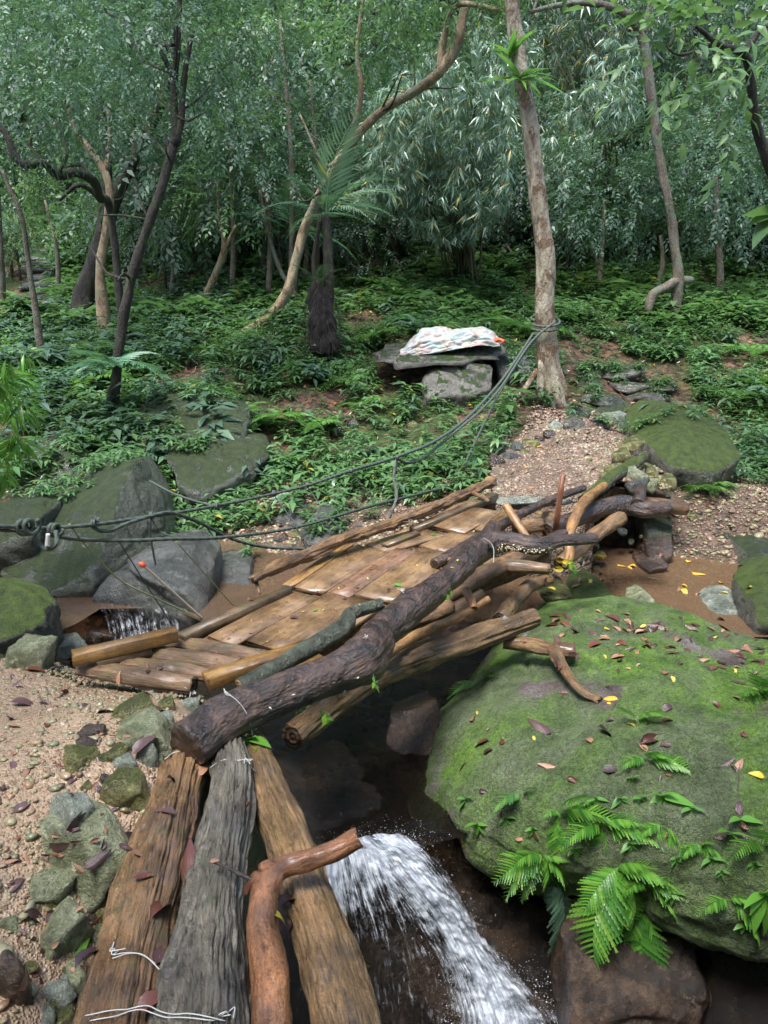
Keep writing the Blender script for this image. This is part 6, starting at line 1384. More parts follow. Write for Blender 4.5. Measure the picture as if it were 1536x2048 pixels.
sprig(618, 1412, 590, 1428, 9, 'small round-leaved creeper on the underside of the forked log, left')
sprig(640, 1420, 668, 1438, 8, 'small bright creeper hanging below the middle of the forked log', L=22)
sprig(655, 1400, 690, 1380, 10, 'fine trailing creeper along the lower side of the forked log')
sprig(746, 1348, 752, 1375, 6, 'tiny creeper beside the cut branch scar of the forked log')
sprig(890, 1190, 905, 1165, 6, 'tiny leafy sprig on the far part of the forked log')
sprig(1135, 1120, 1150, 1135, 9, 'green moss sprig at the foot of the curved pale branch')
# moss tufts on the boulder (uncountable)
r_ = np.random.default_rng(61); w = np.clip(fbm(BS, 3, 3, 71) + .1, 0, 1) * (BN[:, 2] > -.35) * (np.abs(BN[:, 1]) < .99); w = w * np.where((BS[:, 1] < 2.75) & (BS[:, 0] < 2.6), 1.0, .25) * (BS[:, 2] > -1.05); w /= w.sum()
idx = r_.choice(len(BS), 9000, p=w); P = BS[idx] + r_.normal(0, .006, (9000, 3)); Nn_ = BN[idx]
V, F = scatter(*join([leaf_s(1, .5, .1, .1)] ), P, dirs_to_mats(Nn_ + rvec(9000, r_) * .9, r_.uniform(0, 6, 9000)), r_.uniform(.004, .011, 9000)); tag(obj('moss_cover', V, F, M['moss_tuft'], smooth=False, base=False), kind='stuff')

# ------------------------------------------------------------------ the checked cloth on the slab
CX = [800, 826, 850, 885, 908, 940, 970, 1000]
top = [702, 676, 659, 655, 661, 652, 658, 679]; bot = [708, 706, 704, 700, 697, 692, 688, 690]
rws = [[(x, b + 3, 9.38) for x, b in zip(CX, bot)], [(x, b * .75 + t_ * .25, 9.42) for x, b, t_ in zip(CX, bot, top)], [(x, b * .35 + t_ * .65, 9.47) for x, b, t_ in zip(CX, bot, top)], [(x, t_, 9.6) for x, t_ in zip(CX, top)], [(x + 5, t_ + 3, 9.8) for x, t_ in zip(CX, top)], [(x + 8, b - 8, 10.0) for x, b in zip(CX, bot)]]
S = grid_surface([[PY(*p) for p in r] for r in rws], 120, 60).reshape(-1, 3); N = grid_normals(S, 60, 120); u = np.tile(np.linspace(0, 1.5, 120), 60); v = np.repeat(np.linspace(0, .8, 60), 120)
if N[3600] @ (CAM - S[3600]) < 0: N = -N
q = np.stack([u * 3 + v * 2.0, v * 5 - u, u * 0], 1); S = S + N * (-np.abs(vnoise(q, 1.3, 9)) * .07 + np.abs(vnoise(q, 3.1, 10)) * .03)[:, None]; F = grid_faces(60, 120); UVp = np.stack([u, v], 1)
cloth = tag(obj('cloth', S, F, M['cloth'], uv=[UVp[F]]), 'pale pink and green checked sheet draped over things on the stone slab', 'sheet')
sm = cloth.modifiers.new('thickness', 'SOLIDIFY'); sm.thickness = .008
log('twisted_end', py((990, 682, 9.45, .035), (1000, 680, 9.42, .022), (1008, 684, 9.4, .03)), [M['redtip']], cloth, seg=14, step=.01, lump=.3)
def ellipsoid_pts(n, r_, shell=.5):
    v = rvec(n, r_); return v * (r_.random(n) ** (1 / 3 * (1 - shell) + 0.02 * shell))[:, None] * 1.0
def crown(clusters, tpls, dens, size, seed, droop=.35, out=.8):
    """clusters: (center xyz, radii xyz, n)"""
    r_ = np.random.default_rng(seed); parts = []
    for c, rad, n in clusters:
        n = int(n * dens); e = ellipsoid_pts(n, r_, .35); lump = vnoise(e + c, 1.9, seed) + vnoise(e * 2 + c, 2.3, seed + 1) * .6; k = lump > -.28 ; e = e[k]
        p = np.array(c) + e * np.array(rad); D = e * out + rvec(len(e), r_) * .75 + [0, 0, -droop]
        which = r_.integers(0, len(tpls), len(e))
        for q, (tv, tf) in enumerate(tpls):
            m = which == q
            if m.any(): parts.append(scatter(tv, tf, p[m], dirs_to_mats(D[m], r_.uniform(-.5, .5, m.sum())), size * r_.uniform(.7, 1.3, m.sum())))
    return join(parts)
def trunk_mesh(paths, mat, parent, seg=14, step=.08, lump=.1, seed=0, name='trunk', rough=.02, groove=0.0):
    mb = MB()
    for k, P in enumerate(paths): add_tube(mb, P, 0, seg=seg if k == 0 else max(6, seg - 6), step=step, lump=lump, rough=rough, groove=groove, seed=seed + k, cap=True)
    return mb.build(name, [mat], parent)
def cl(px, py_, Y, rx, ry, rd, n):        # cluster by pixel extent at distance Y
    c = PY(px, py_, Y); s = depth(c) / FPX; return (c, (rx * s, rd, ry * s), n)
def tree(name, label, trunk, mat, branches=(), clusters=(), leaf='leaf_mid', tpls=SPR, dens=1.0, size=1.0, seed=0, group=None, seg=14, lump=.1, cat='tree', step=.06, groove=0.0, droop=.35, extra=None):
    P = py(*trunk)
    if True:      # seat the foot in the ground
        g = h1(P[0][0], P[0][1]); P = [[P[0][0], P[0][1], min(g, P[0][2]) - .08, P[0][3] * 1.15]] + P if P[0][2] > g - .02 else P
    t = thing(name, (P[0][0], P[0][1], P[0][2]), label, cat, group)
    trunk_mesh([P], M[mat], t, seg=seg, lump=lump, seed=seed, step=step, groove=groove)
    for k, b in enumerate(branches): trunk_mesh([py(*b)], M[mat], t, seg=8, lump=lump, seed=seed + k + 1, name='branch', step=step)
    if clusters:
        V, F = crown(clusters, tpls, dens, size, seed, droop); obj('crown', V, F, M[leaf], t, smooth=False)
    return t
def spx(Y): return (Y * math.cos(PITCH) + .5) / FPX      # metres per pixel at distance Y, roughly
def rr(px_w, Y): return px_w / 2 * spx(Y)

# ------------------------------------------------------------------ the individual trees
Y = 9.0
T1 = tree('tree', 'tallest tree with mottled bark, by the stone steps with ropes tied round it',
  [(1103, 790, Y, rr(56, Y)), (1098, 740, Y, rr(47, Y)), (1093, 680, Y, rr(40, Y)), (1090, 600, Y, rr(36, Y)), (1091, 520, Y, rr(36, Y)), (1082, 440, Y, rr(32, Y)), (1070, 350, Y, rr(31, Y)), (1060, 250, Y, rr(28, Y)), (1048, 180, Y, rr(27, Y)), (1035, 100, Y, rr(27, Y)), (1025, 20, Y, rr(25, Y)), (1018, -120, Y, rr(23, Y)), (1010, -400, Y, rr(20, Y))],
  'bark_mottled', [], [cl(1010, -480, Y, 420, 140, 1.6, 500)], seed=1001, seg=36, lump=.09, step=.04)
for P in ([(1085, 720, 8.95, .05), (1082, 760, 8.9, .05), (1080, 800, 8.85, .03)], [(1115, 740, 9, .05), (1128, 775, 8.95, .04), (1135, 800, 8.9, .02)], [(1075, 740, 9, .04), (1040, 790, 8.9, .03), (1005, 815, 8.7, .015)]):
    trunk_mesh([py(*P)], M['bark_mottled'], T1, seg=10, name='root', seed=5)
Y = 11.0
tree('tree', 'leaning tan tree curving from the lower left up to the top right',
  [(470, 680, 11, rr(24, Y)), (530, 640, 11, rr(21, Y)), (572, 590, 11, rr(20, Y)), (592, 520, 11, rr(18, Y)), (612, 450, 11, rr(17, Y)), (650, 370, 10.8, rr(17, Y)), (700, 290, 10.6, rr(16, Y)), (760, 225, 10.4, rr(14, Y)), (830, 182, 10.2, rr(15, Y)), (878, 145, 10, rr(17, Y)), (908, 98, 10, rr(20, Y)), (925, 40, 10, rr(15, Y)), (938, -60, 10, rr(14, Y)), (950, -250, 10, rr(11, Y))],
  'bark_tan', [[(700, 290, 10.6, .05), (722, 190, 10.6, .035), (714, 110, 10.6, .03), (722, 30, 10.6, .025), (735, -60, 10.6, .02)], [(878, 140, 10, .05), (890, 70, 10, .04), (915, 10, 9.8, .03), (1000, 20, 9.6, .025)], [(690, 300, 10.6, .04), (650, 330, 10.4, .02), (600, 230, 10.4, .012)]],
  [cl(830, 20, 10.2, 200, 60, .9, 170), cl(900, -120, 10, 300, 100, 1.4, 300), cl(740, 60, 10.4, 90, 60, .8, 60)], leaf='leaf_light', seed=1010, seg=24, step=.05, lump=.10)
Y = 12.0
tree('tree', 'slender pale tree at the right whose top bends over to the left',
  [(1356, 560, Y, rr(20, Y)), (1350, 500, Y, rr(17, Y)), (1342, 430, Y, rr(17, Y)), (1325, 350, Y, rr(16, Y)), (1312, 270, Y, rr(16, Y)), (1302, 190, Y, rr(17, Y)), (1292, 110, Y, rr(17, Y)), (1275, 55, Y, rr(16, Y)), (1240, 20, 11.8, rr(13, Y)), (1170, 6, 11.6, rr(10, Y)), (1110, 12, 11.4, rr(8, Y)), (1060, 24, 11.2, rr(6, Y))],
  'bark_grey', [[(1285, 70, 12, .05), (1300, 10, 12, .04), (1310, -80, 12, .03)], [(1356, 560, 12, .08), (1330, 575, 11.9, .07), (1305, 590, 11.8, .07), (1296, 625, 11.7, .05)], [(1350, 560, 12, .08), (1385, 560, 12.1, .05)]],
  [cl(1320, -100, 12, 160, 80, 1, 160)], seed=1020, seg=20, lump=.12)
Y = 8.2
tree('tree', 'slim dark tree leaning right, nearest of the left trees, beside a tree fern',
  [(222, 830, Y, rr(29, Y)), (232, 760, Y, rr(19, Y)), (243, 660, Y, rr(19, Y)), (262, 560, Y, rr(18, Y)), (290, 470, Y, rr(17, Y)), (318, 390, Y, rr(17, Y)), (340, 320, Y, rr(16, Y)), (350, 270, Y, rr(14, Y)), (348, 200, Y, rr(12, Y)), (352, 120, Y, rr(10, Y)), (358, 40, Y, rr(9, Y)), (360, -80, Y, rr(7, Y))],
  'bark_black', [[(350, 290, Y, .05), (362, 240, Y, .035), (368, 160, Y, .03), (385, 60, Y, .02)], [(348, 160, Y, .03), (320, 100, Y, .02), (285, 55, Y, .012)]],
  [cl(300, 60, 8.4, 190, 120, .9, 420), cl(420, 60, 8.8, 170, 110, .9, 330), cl(360, -130, 8.4, 330, 90, 1.2, 500), cl(200, 190, 8.8, 130, 90, .7, 190)], size=.7, seed=1030, seg=22, step=.05, lump=.12)
Y = 12.5
tree('tree', 'broad dark leaning double trunk beside the far stone stairs at left',
  [(165, 615, Y, rr(46, Y)), (185, 540, Y, rr(35, Y)), (205, 470, Y, rr(32, Y)), (228, 400, Y, rr(26, Y)), (262, 330, Y, rr(21, Y)), (292, 265, Y, rr(21, Y)), (322, 205, Y, rr(19, Y)), (340, 140, Y, rr(13, Y))],
  'bark_black', [[(205, 470, Y, .10), (212, 380, Y, .08), (215, 300, Y, .07), (205, 230, Y, .05), (208, 150, 12.5, .03)]],
  [cl(300, 150, 12.2, 200, 130, 1.2, 260), cl(150, 130, 12.2, 160, 120, 1.2, 220), cl(420, 250, 12.0, 150, 90, 1.0, 150)], seed=1040, seg=22, lump=.14, groove=.05)
Y = 11.5
tree('tree', 'thin light-brown trunk bending left in front of the broad dark double trunk',
  [(205, 610, Y, rr(24, Y)), (200, 540, Y, rr(18, Y)), (212, 460, Y, rr(16, Y)), (220, 400, Y, rr(15, Y)), (212, 350, Y, rr(15, Y)), (180, 300, Y, rr(13, Y)), (153, 262, Y, rr(11, Y)), (130, 200, Y, rr(8, Y))],
  'bark_tan', [[(212, 340, Y, .045), (220, 280, Y, .03), (216, 220, Y, .025)]], [cl(110, 150, 11.5, 150, 100, .9, 170)], seed=1050, seg=16, lump=.12)
Y = 9.5
tree('tree', 'low crooked dark tree with wavy branches reaching across the left edge',
  [(222, 430, 11.0, .05), (200, 395, 10.6, .06), (185, 360, 10.2, .06), (150, 345, 10, .055), (115, 352, 9.8, .05), (85, 325, 9.6, .045), (50, 330, 9.5, .045), (28, 310, 9.5, .04), (10, 265, 9.5, .035), (-30, 230, 9.5, .02)],
  'bark_black', [[(185, 365, 10.2, .05), (165, 330, 10.2, .035), (130, 335, 10.2, .02)], [(200, 395, 10.6, .04), (160, 370, 10.4, .03), (120, 400, 10.4, .015)], [(85, 325, 9.6, .03), (60, 290, 9.6, .02), (75, 250, 9.6, .012)], [(115, 352, 9.8, .03), (135, 300, 9.8, .02), (110, 240, 9.8, .012)]],
  [cl(60, 230, 9.4, 130, 90, .8, 300), cl(50, 80, 9.4, 150, 110, .9, 400)], size=.75, seed=1060, seg=14, lump=.15)
Y = 10.0
tree('tree', 'very thin dark sapling trunk at the far left edge by the stairs',
  [(72, 625, Y, .045), (62, 560, Y, .035), (52, 490, Y, .032), (42, 430, Y, .03), (22, 385, Y, .026), (5, 340, Y, .02)], 'bark_grey', [], [cl(10, 350, 10, 70, 60, .5, 40)], seed=1070, seg=10, leaf='leaf_light')
tree('tree', 'slim upright dark tree at the left edge behind the sapling', [(5, 650, 12, .07), (0, 520, 12, .06), (-8, 400, 12, .06), (-20, 200, 12, .05)], 'bark_grey', [], [cl(-10, 150, 12, 130, 130, 1, 120)], seed=1075, seg=12)
Y = 12.5
tree('tree', 'short pale leaning trunk with a knobbly top, middle left of the slope',
  [(412, 592, Y, .05), (430, 550, Y, .05), (448, 505, Y, .055), (446, 470, Y, .035), (438, 430, Y, .028), (436, 360, Y, .02)], 'bark_tan', [[(452, 498, Y, .035), (462, 470, Y, .025), (472, 450, Y, .02)]], [cl(455, 400, 12.4, 90, 60, .7, 90)], leaf='leaf_light', seed=1080, seg=12, lump=.2)
tree('tree', 'slender leaning brown sapling just left of the curving tan tree', [(590, 590, 12.4, .04), (560, 540, 12.4, .035), (535, 460, 12.4, .03), (520, 380, 12.4, .022)], 'bark_grey', [], [cl(530, 330, 12.3, 120, 80, .8, 150)], seed=1085, seg=10)
tree('tree', 'dark slim trunk at the right edge under the large-leaved branches',
  [(1760, 760, 7.6, .07), (1650, 560, 7.5, .06), (1575, 420, 7.4, .05), (1538, 330, 7.3, .045), (1512, 250, 7.2, .042), (1503, 170, 7.1, .038), (1490, 110, 7.0, .034), (1440, 90, 6.8, .024), (1390, 50, 6.6, .014)], 'bark_black', [[(1490, 110, 7, .03), (1520, 60, 7, .02), (1560, 40, 7, .015)], [(1430, 88, 6.8, .016), (1360, 110, 6.6, .010), (1330, 90, 6.5, .006)]],
  [cl(1430, 70, 6.7, 130, 65, .45, 38), cl(1330, 110, 6.5, 60, 50, .3, 9), cl(1500, 190, 6.9, 60, 50, .3, 9), cl(1560, 20, 6.9, 110, 60, .5, 24), cl(1290, 60, 6.5, 40, 30, .2, 5)], leaf='leaf_light', tpls=SPR_BIG, size=.9, seed=1090, seg=14, droop=.1)
tree('tree', 'leafy green understorey tree between the pale slender tree and the right edge', [(1440, 560, 13, .06), (1435, 450, 13, .05), (1430, 350, 13, .04)], 'bark_grey', [], [cl(1420, 330, 12.6, 130, 110, 1.0, 330), cl(1500, 400, 12.4, 90, 80, .8, 160)], seed=1100, seg=10)
tree('tree', 'bushy green tree directly right of the mottled trunk, in the middle distance', [(1200, 560, 13.6, .05), (1205, 480, 13.6, .04), (1210, 400, 13.6, .03)], 'bark_grey', [[(1200, 540, 13.6, .03), (1170, 450, 13.6, .02)]], [cl(1210, 370, 13.2, 130, 90, 1.0, 330), cl(1160, 440, 13.0, 90, 60, .7, 130)], leaf='leaf_mid', seed=1110, seg=10)

# thin tangled twigs on the left trees
r_ = np.random.default_rng(515)
for tr, pts in ((bpy.data.objects['tree.003'], [(262, 560), (300, 440), (340, 320), (350, 230), (350, 150), (352, 90)]), (bpy.data.objects['tree.004'], [(205, 470), (228, 400), (262, 330), (292, 265)]), (bpy.data.objects['tree.001'], [(640, 385), (700, 290), (760, 225), (830, 182)])):
    Yt = 8.2 if tr.name.endswith('3') else 12.4 if tr.name.endswith('4') else 10.4
    for (px, py_) in pts:
        for _ in range(3):
            dx = r_.normal(0, 75); dy = -abs(r_.normal(60, 50)); Y1 = Yt + r_.normal(0, .3)
            trunk_mesh([py((px, py_, Yt, .016), (px + dx * .4, py_ + dy * .3 + r_.normal(0, 8), (Yt + Y1) / 2, .011), (px + dx * .7, py_ + dy * .75 + r_.normal(0, 10), Y1, .008), (px + dx, py_ + dy, Y1, .003))], M['bark_black'], tr, seg=6, step=.08, name='twig')
# palm with shaggy foot
Y = 10.0
palm = thing('palm', (*G(648, 690)[:2], G(648, 690)[2]), 'dark palm with a shaggy black foot and feathery fronds, mid left', 'palm')
log('trunk', py((650, 705, Y, rr(61, Y)), (647, 670, Y, rr(55, Y)), (644, 640, Y, rr(52, Y)), (640, 610, Y, rr(46, Y)), (636, 585, Y, rr(37, Y)), (632, 560, Y, rr(15, Y))), [M['fibre']], palm, seg=40, step=.02, rough=.12, groove=.3, gk=26, seed=1201, lump=.2)
log('stem', py((655, 640, Y, .07), (658, 560, Y, .065), (655, 480, Y, .06), (650, 430, Y, .05)), [M['bark_black']], palm, seg=14, step=.04, rough=.05, lump=.1, seed=1202)
log('stem', py((632, 600, Y, .03), (628, 520, Y, .03), (640, 440, Y, .03)), [M['bark_black']], palm, seg=10, step=.04, rough=.05, lump=.1, seed=1203)
r_ = np.random.default_rng(1204)
n = 900; a = r_.uniform(0, 6.28, n); z = r_.uniform(0, 1, n); c0 = PY(648, 700, Y); c1 = PY(640, 560, Y); rad = np.interp(z, [0, .5, .8, 1], [.24, .21, .16, .06])
pos = c0 + (c1 - c0) * z[:, None] + np.stack([np.cos(a), np.sin(a), a * 0], 1) * rad[:, None]
V, F = scatter(*leaf_s(1, .06, .1, .3), pos, dirs_to_mats(np.stack([np.cos(a), np.sin(a), r_.uniform(-2.5, .4, n)], 1), r_.uniform(-1, 1, n)), r_.uniform(.06, .17, n)); obj('fibre_fringe', V, F, M['fibre'], palm, smooth=False)
PF = frond_t(24, .26, .42, .075, 7, swept=.55)
def fronds(parent, base, specs, tpl, mat, name='frond'):
    for (ax, ay, az, L, roll) in specs:
        V, F = scatter(*tpl, np.array([base]), dirs_to_mats(np.array([[ax, ay, az]], float), np.array([roll])), np.array([L])); obj(name, V, F, mat, parent, smooth=False)
fronds(palm, PY(650, 430, Y), [(.15, -.1, 1, 0.90, .3), (.75, -.3, .8, 0.94, -.1), (1, -.2, .35, 0.86, -.2), (-.6, -.3, .9, 0.86, .2), (-1, -.1, .4, 0.86, .1), (.2, -.9, .7, 0.58, 0), (-.9, -.5, -.1, 0.58, 0), (.35, -.2, 1, 0.86, .5)], PF, M['leaf_fern_blue'])
PW = frond_t(20, .34, .30, .10, 8, swept=.7)
fronds(palm, PY(652, 425, 9.5), [(.22, -.25, 1, 1.15, .15), (.9, -.5, .45, .95, -.15), (.75, -.7, .1, .8, 0)], PW, M['leaf_bamboo'])
fronds(palm, PY(636, 580, Y), [(.2, -.5, .9, .5, 0), (-.4, -.4, .9, .5, .2), (.5, -.2, .8, .45, 0)], PF, M['leaf_mid'])
p2 = thing('palm', G(590, 620), 'smaller palm with dark feathery fronds behind the curving tan tree', 'palm')
log('stem', [list(G(590, 620)) + [.05], list(PY(590, 540, 12.5)) + [.045], list(PY(585, 470, 12.5)) + [.04]], [M['bark_black']], p2, seg=10, step=.05)
fronds(p2, PY(585, 470, 12.5), [(.8, -.3, .5, 1.2, 0), (-.8, -.3, .5, 1.2, 0), (.1, -.5, .9, 1.2, 0), (-.3, .3, 1, 1.2, 0), (1, -.1, 0, 1.1, 0), (-1, -.2, .1, 1.1, 0), (.4, -.8, .2, 1, 0)], PF, M['leaf_fern_blue'])
p3 = thing('palm', G(520, 600), 'pale feathery palm fronds rising above the slope left of the tan tree', 'palm')
fronds(p3, PY(545, 350, 13.5), [(.8, -.3, .5, 1.3, 0), (-.8, -.3, .6, 1.3, 0), (.1, -.5, .9, 1.2, 0), (1, -.1, .1, 1.2, 0), (-1, -.2, .2, 1.2, 0)], PF, M['leaf_fern_blue'])
log('stem', [list(G(520, 600)) + [.05], list(PY(530, 480, 13.5)) + [.045], list(PY(545, 350, 13.5)) + [.04]], [M['bark_black']], p3, seg=10, step=.05)

# tree fern at left, large ferns on the slope
def fern(name, label, base, L, n, mat='leaf_fern', tpl=FR_LO, seed=0, group=None, up=.6, split=False, dirs=None, stem=False, cat='fern'):
    r_ = np.random.default_rng(seed); a = np.arange(n) / n * 6.28 + r_.uniform(0, 6, 1) + r_.normal(0, .2, n)
    D = np.stack([np.cos(a), np.sin(a), up + r_.normal(0, .18, n)], 1) if dirs is None else np.array(dirs, float)
    n = len(D); S_ = L * r_.uniform(.75, 1.15, n); rl = r_.normal(0, .15, n)
    if split:
        t = thing(name, base, label, cat, group)
        for k in range(n):
            V, F = scatter(*tpl[k % len(tpl)], np.array([base]), dirs_to_mats(D[k:k+1], rl[k:k+1]), S_[k:k+1]); obj('frond', V, F, M[mat], t, smooth=False)
        return t
    parts = []
    for q, tp in enumerate(tpl):
        m = np.arange(n) % len(tpl) == q
        if m.any(): parts.append(scatter(*tp, np.repeat([base], m.sum(), 0), dirs_to_mats(D[m], rl[m]), S_[m]))
    V, F = join(parts); return tag(obj(name, V, F, M[mat], smooth=False, origin=base), label, cat, group)
tf_ = fern('tree_fern', 'blue-green tree fern spreading lacy fronds beside the slim dark tree', PY(225, 735, 8.0), .62, 9, 'leaf_fern_blue', FR_HI, 1301, split=True, up=.35)
fern('fern', 'bright fern hanging on the slope left of centre, below the shaggy palm', PY(560, 835, 8.2), .40, 9, 'leaf_fern', FR_HI, 1302, split=True, up=.3)
fern('fern', 'fern right of the bright hanging one on the middle slope', PY(640, 848, 8.2), .36, 8, 'leaf_fern', FR_HI, 1303, split=True, up=.3)
fern('fern', 'spreading fern on top of the rocks behind the peaked boulder', G(190, 895) + [0, 0, .12], .5, 9, 'leaf_fern', FR_HI, 1304, split=True, up=.2)
fern('fern', 'fern with long fronds at the right of the pool behind the boulder stones', G(1405, 985) + [0, 0, .05], .38, 9, 'leaf_fern', FR_HI, 1305, split=True, up=.35)

# epiphytes on the mottled tree
def straps(name, label, base, n, L, w, mat, seed, dirs=None, cat='plant', group=None, up=.9, origin=None, tpl=None):
    r_ = np.random.default_rng(seed); lv, lf = tpl if tpl else leaf_t(1, w, .08, .45, 6); a = r_.uniform(0, 6.28, n)
    D = np.stack([np.cos(a), np.sin(a), up + r_.normal(0, .35, n)], 1) if dirs is None else np.array(dirs, float)
    V, F = scatter(lv, lf, np.repeat([base], len(D), 0) + r_.normal(0, .02 * L, (len(D), 3)), dirs_to_mats(D, r_.normal(0, .3, len(D))), L * r_.uniform(.7, 1.15, len(D)))
    return tag(obj(name, V, F, M[mat], smooth=False, origin=base), label, cat, group)
straps('epiphyte', 'upper bird-nest fern of upright bright leaves growing on the mottled trunk', PY(1020, 115, 8.85), 11, .38, .2, 'leaf_bright', 1401, up=1.1)
straps('epiphyte', 'lower clump of strappy bright leaves growing on the mottled trunk', PY(1040, 160, 8.85), 22, .42, .13, 'leaf_bright', 1402, up=.5)
# big-leaved plant at right edge
al = straps('elephant_ear', 'plant with three large glossy leaves cut by the right edge', PY(1560, 430, 5.5), 0, .3, .6, 'leaf_light', 1403,
            dirs=[(-1, -.2, .25), (-1, -.3, -.05), (-.8, -.4, -.5), (-.5, -.5, .6)], tpl=leaf_t(1, .55, .1, .3, 6))
g = G(1600, 620); log('stalk', [list(g) + [.02], list((g + PY(1560, 430, 5.5)) / 2) + [.015], list(PY(1560, 430, 5.5)) + [.01]], [M['leaf_mid']], al, seg=8, step=.05)
g0 = G(205, 880); straps('taro', 'low plant of round glossy green leaves by the left rocks', g0 + [0, 0, .1], 9, .20, .75, 'leaf_mid', 1404, up=.25)

# ------------------------------------------------------------------ bamboo
def bamboo(name, label, base, spread, n, height, fans, leaf, seed, dens=1.0, size=1.0, group=None):
    r_ = np.random.default_rng(seed); t = thing(name, base, label, 'bamboo', group); base = np.array(base)
    for k in range(n):
        a = r_.uniform(0, 6.28); b = base + np.array([math.cos(a), math.sin(a), 0]) * r_.uniform(0, .35); b[2] = h1(b[0], b[1]) - .05
        f = fans[r_.integers(len(fans))]; c = np.array(f[0]) + r_.normal(0, .35, 3) * np.array(f[1]); m = b * .5 + c * .5; m[0] = b[0] * .72 + c[0] * .28; m[2] += .4; 
        P = [list(b) + [.022], list(b * .75 + m * .25 + [0, 0, .1]) + [.02], list(m) + [.016], list(c) + [.005]]
        log('culm', P, [M['culm']], t, seg=6, step=.25, cap=False)
    V, F = crown(fans, BUN, dens, size, seed, droop=.55, out=.5); obj('leaves', V, F, M[leaf], t, smooth=False)
    return t
bamboo('bamboo_clump', 'pale bamboo clump with drooping silvery leaves left of the mottled trunk', G(925, 572), 1, 30, 4,
  [cl(890, 250, 12.5, 150, 110, .9, 1250), cl(800, 300, 12.3, 80, 100, .7, 560), cl(960, 350, 12.2, 75, 80, .6, 420), cl(900, 420, 12.4, 90, 60, .6, 300), cl(760, 380, 12.2, 70, 40, .5, 160), cl(960, 130, 12.8, 120, 80, .9, 450)], 'leaf_bamboo', 1501, size=1.0)
bamboo('bamboo_clump', 'dark dense bamboo thicket at the top right behind the slender bent tree', G(1170, 430), 1, 46, 5,
  [cl(1130, 120, 17, 120, 160, 1.3, 1100), cl(1230, 60, 17, 120, 110, 1.3, 800), cl(1150, 270, 16.4, 110, 70, .9, 500)], 'leaf_bamboo_dark', 1502, size=1.2)
bamboo('bamboo_clump', 'small pale bamboo spray just right of the mottled trunk', G(1190, 480), 1, 12, 4,
  [cl(1200, 215, 13.5, 80, 45, .6, 200), cl(1120, 300, 13.3, 60, 40, .5, 120), cl(1240, 120, 14.0, 60, 60, .6, 120)], 'leaf_bamboo', 1503)
bamboo('bamboo_clump', 'dark bamboo stand high on the slope at the top right corner', G(1400, 380), 1, 26, 5,
  [cl(1420, 80, 18, 140, 120, 1.3, 800), cl(1500, 200, 17.5, 100, 90, 1.0, 400)], 'leaf_bamboo_dark', 1504, size=1.2)
bn = thing('bamboo_sprig', PY(-60, 1000, 4.6), 'bright yellow-green bamboo leaves leaning in from the left edge', 'bamboo')
V, F = crown([cl(-25, 720, 4.5, 60, 60, .3, 60), cl(-30, 820, 4.5, 75, 90, .35, 110), cl(-40, 920, 4.5, 60, 60, .3, 50)], [bamboo_bunch(9, 7, .15, False), bamboo_bunch(10, 6, .14, False)], 1, 1.0, 1505, droop=.6); obj('leaves', V, F, M['leaf_bright'], bn, smooth=False)
log('culm', [list(G(-260, 1250)) + [.012], list(PY(-120, 1050, 4.5)) + [.01], list(PY(-50, 800, 4.5)) + [.006], list(PY(0, 690, 4.4)) + [.003]], [M['culm']], bn, seg=8, step=.1)

# ------------------------------------------------------------------ undergrowth trees: prototypes copied over the slope
def proto(kind, seed, leaf, h, w, n, tpls=SPR, size=1.0, droop=.35):
    r_ = np.random.default_rng(seed); t = thing(kind, (0, 0, 0), '-', '-')
    P = [[0, 0, -.3, .05], [r_.normal(0,.15), .02, h * .3, .042], [r_.normal(0,.25), .05, h * .6, .03], [r_.normal(0,.3), 0, h * .9, .012]]; trunk_mesh([P], M['bark_black'], t, seg=8, step=.3, seed=seed)
    cs = []
    for k in range(7):
        a = r_.uniform(0, 6.28); q = r_.uniform(.0, .75) * w; cs.append(((math.cos(a) * q, math.sin(a) * q, h * r_.uniform(.15, 1.0)), (w * r_.uniform(.35, .6), w * r_.uniform(.35, .6), h * r_.uniform(.14, .26)), n / 7))
    for k, c in enumerate(cs[:4]): trunk_mesh([[[0, 0, h * .3 * (1 + .3 * k), .03], list(np.array(c[0]) * [.6, .6, 1]) + [.02], list(c[0]) + [.008]]], M['bark_grey'], t, seg=6, step=.3, name='branch')
    V, F = crown(cs, tpls, 1, size, seed, droop); obj('crown', V, F, M[leaf], t, smooth=False)
    return t
PROTO = {'a': proto('understorey_tree', 2001, 'leaf_mid', 3.6, 1.7, 620), 'b': proto('understorey_tree', 2002, 'leaf_dark', 4.2, 1.9, 640, size=1.15),
         'c': proto('understorey_tree', 2003, 'leaf_mid', 4.6, 2.0, 700, size=1.2), 'd': proto('shrub', 2004, 'leaf_dark', 1.5, 1.0, 260), 'e': proto('shrub', 2005, 'leaf_light', 1.6, 1.0, 220, size=.9), 'f': proto('shrub', 2006, 'leaf_mid', 2.0, 1.2, 300)}
used = set()
LB = {'a': ('mid-green understorey tree on the misty slope behind the bridge', 'tree', 'mid-green trees on the far slope'), 'b': ('dark green understorey tree on the shaded far slope', 'tree', 'dark green trees on the far slope'),
      'c': ('tall loose-leaved green tree high on the far slope', 'tree', 'tall trees high on the far slope'), 'd': ('dark green shrub on the wooded slope', 'shrub', 'dark shrubs on the slope'),
      'e': ('light green shrub on the wooded slope', 'shrub', 'light green shrubs on the slope'), 'f': ('mid-green bushy shrub on the wooded slope', 'shrub', 'mid-green shrubs on the slope')}
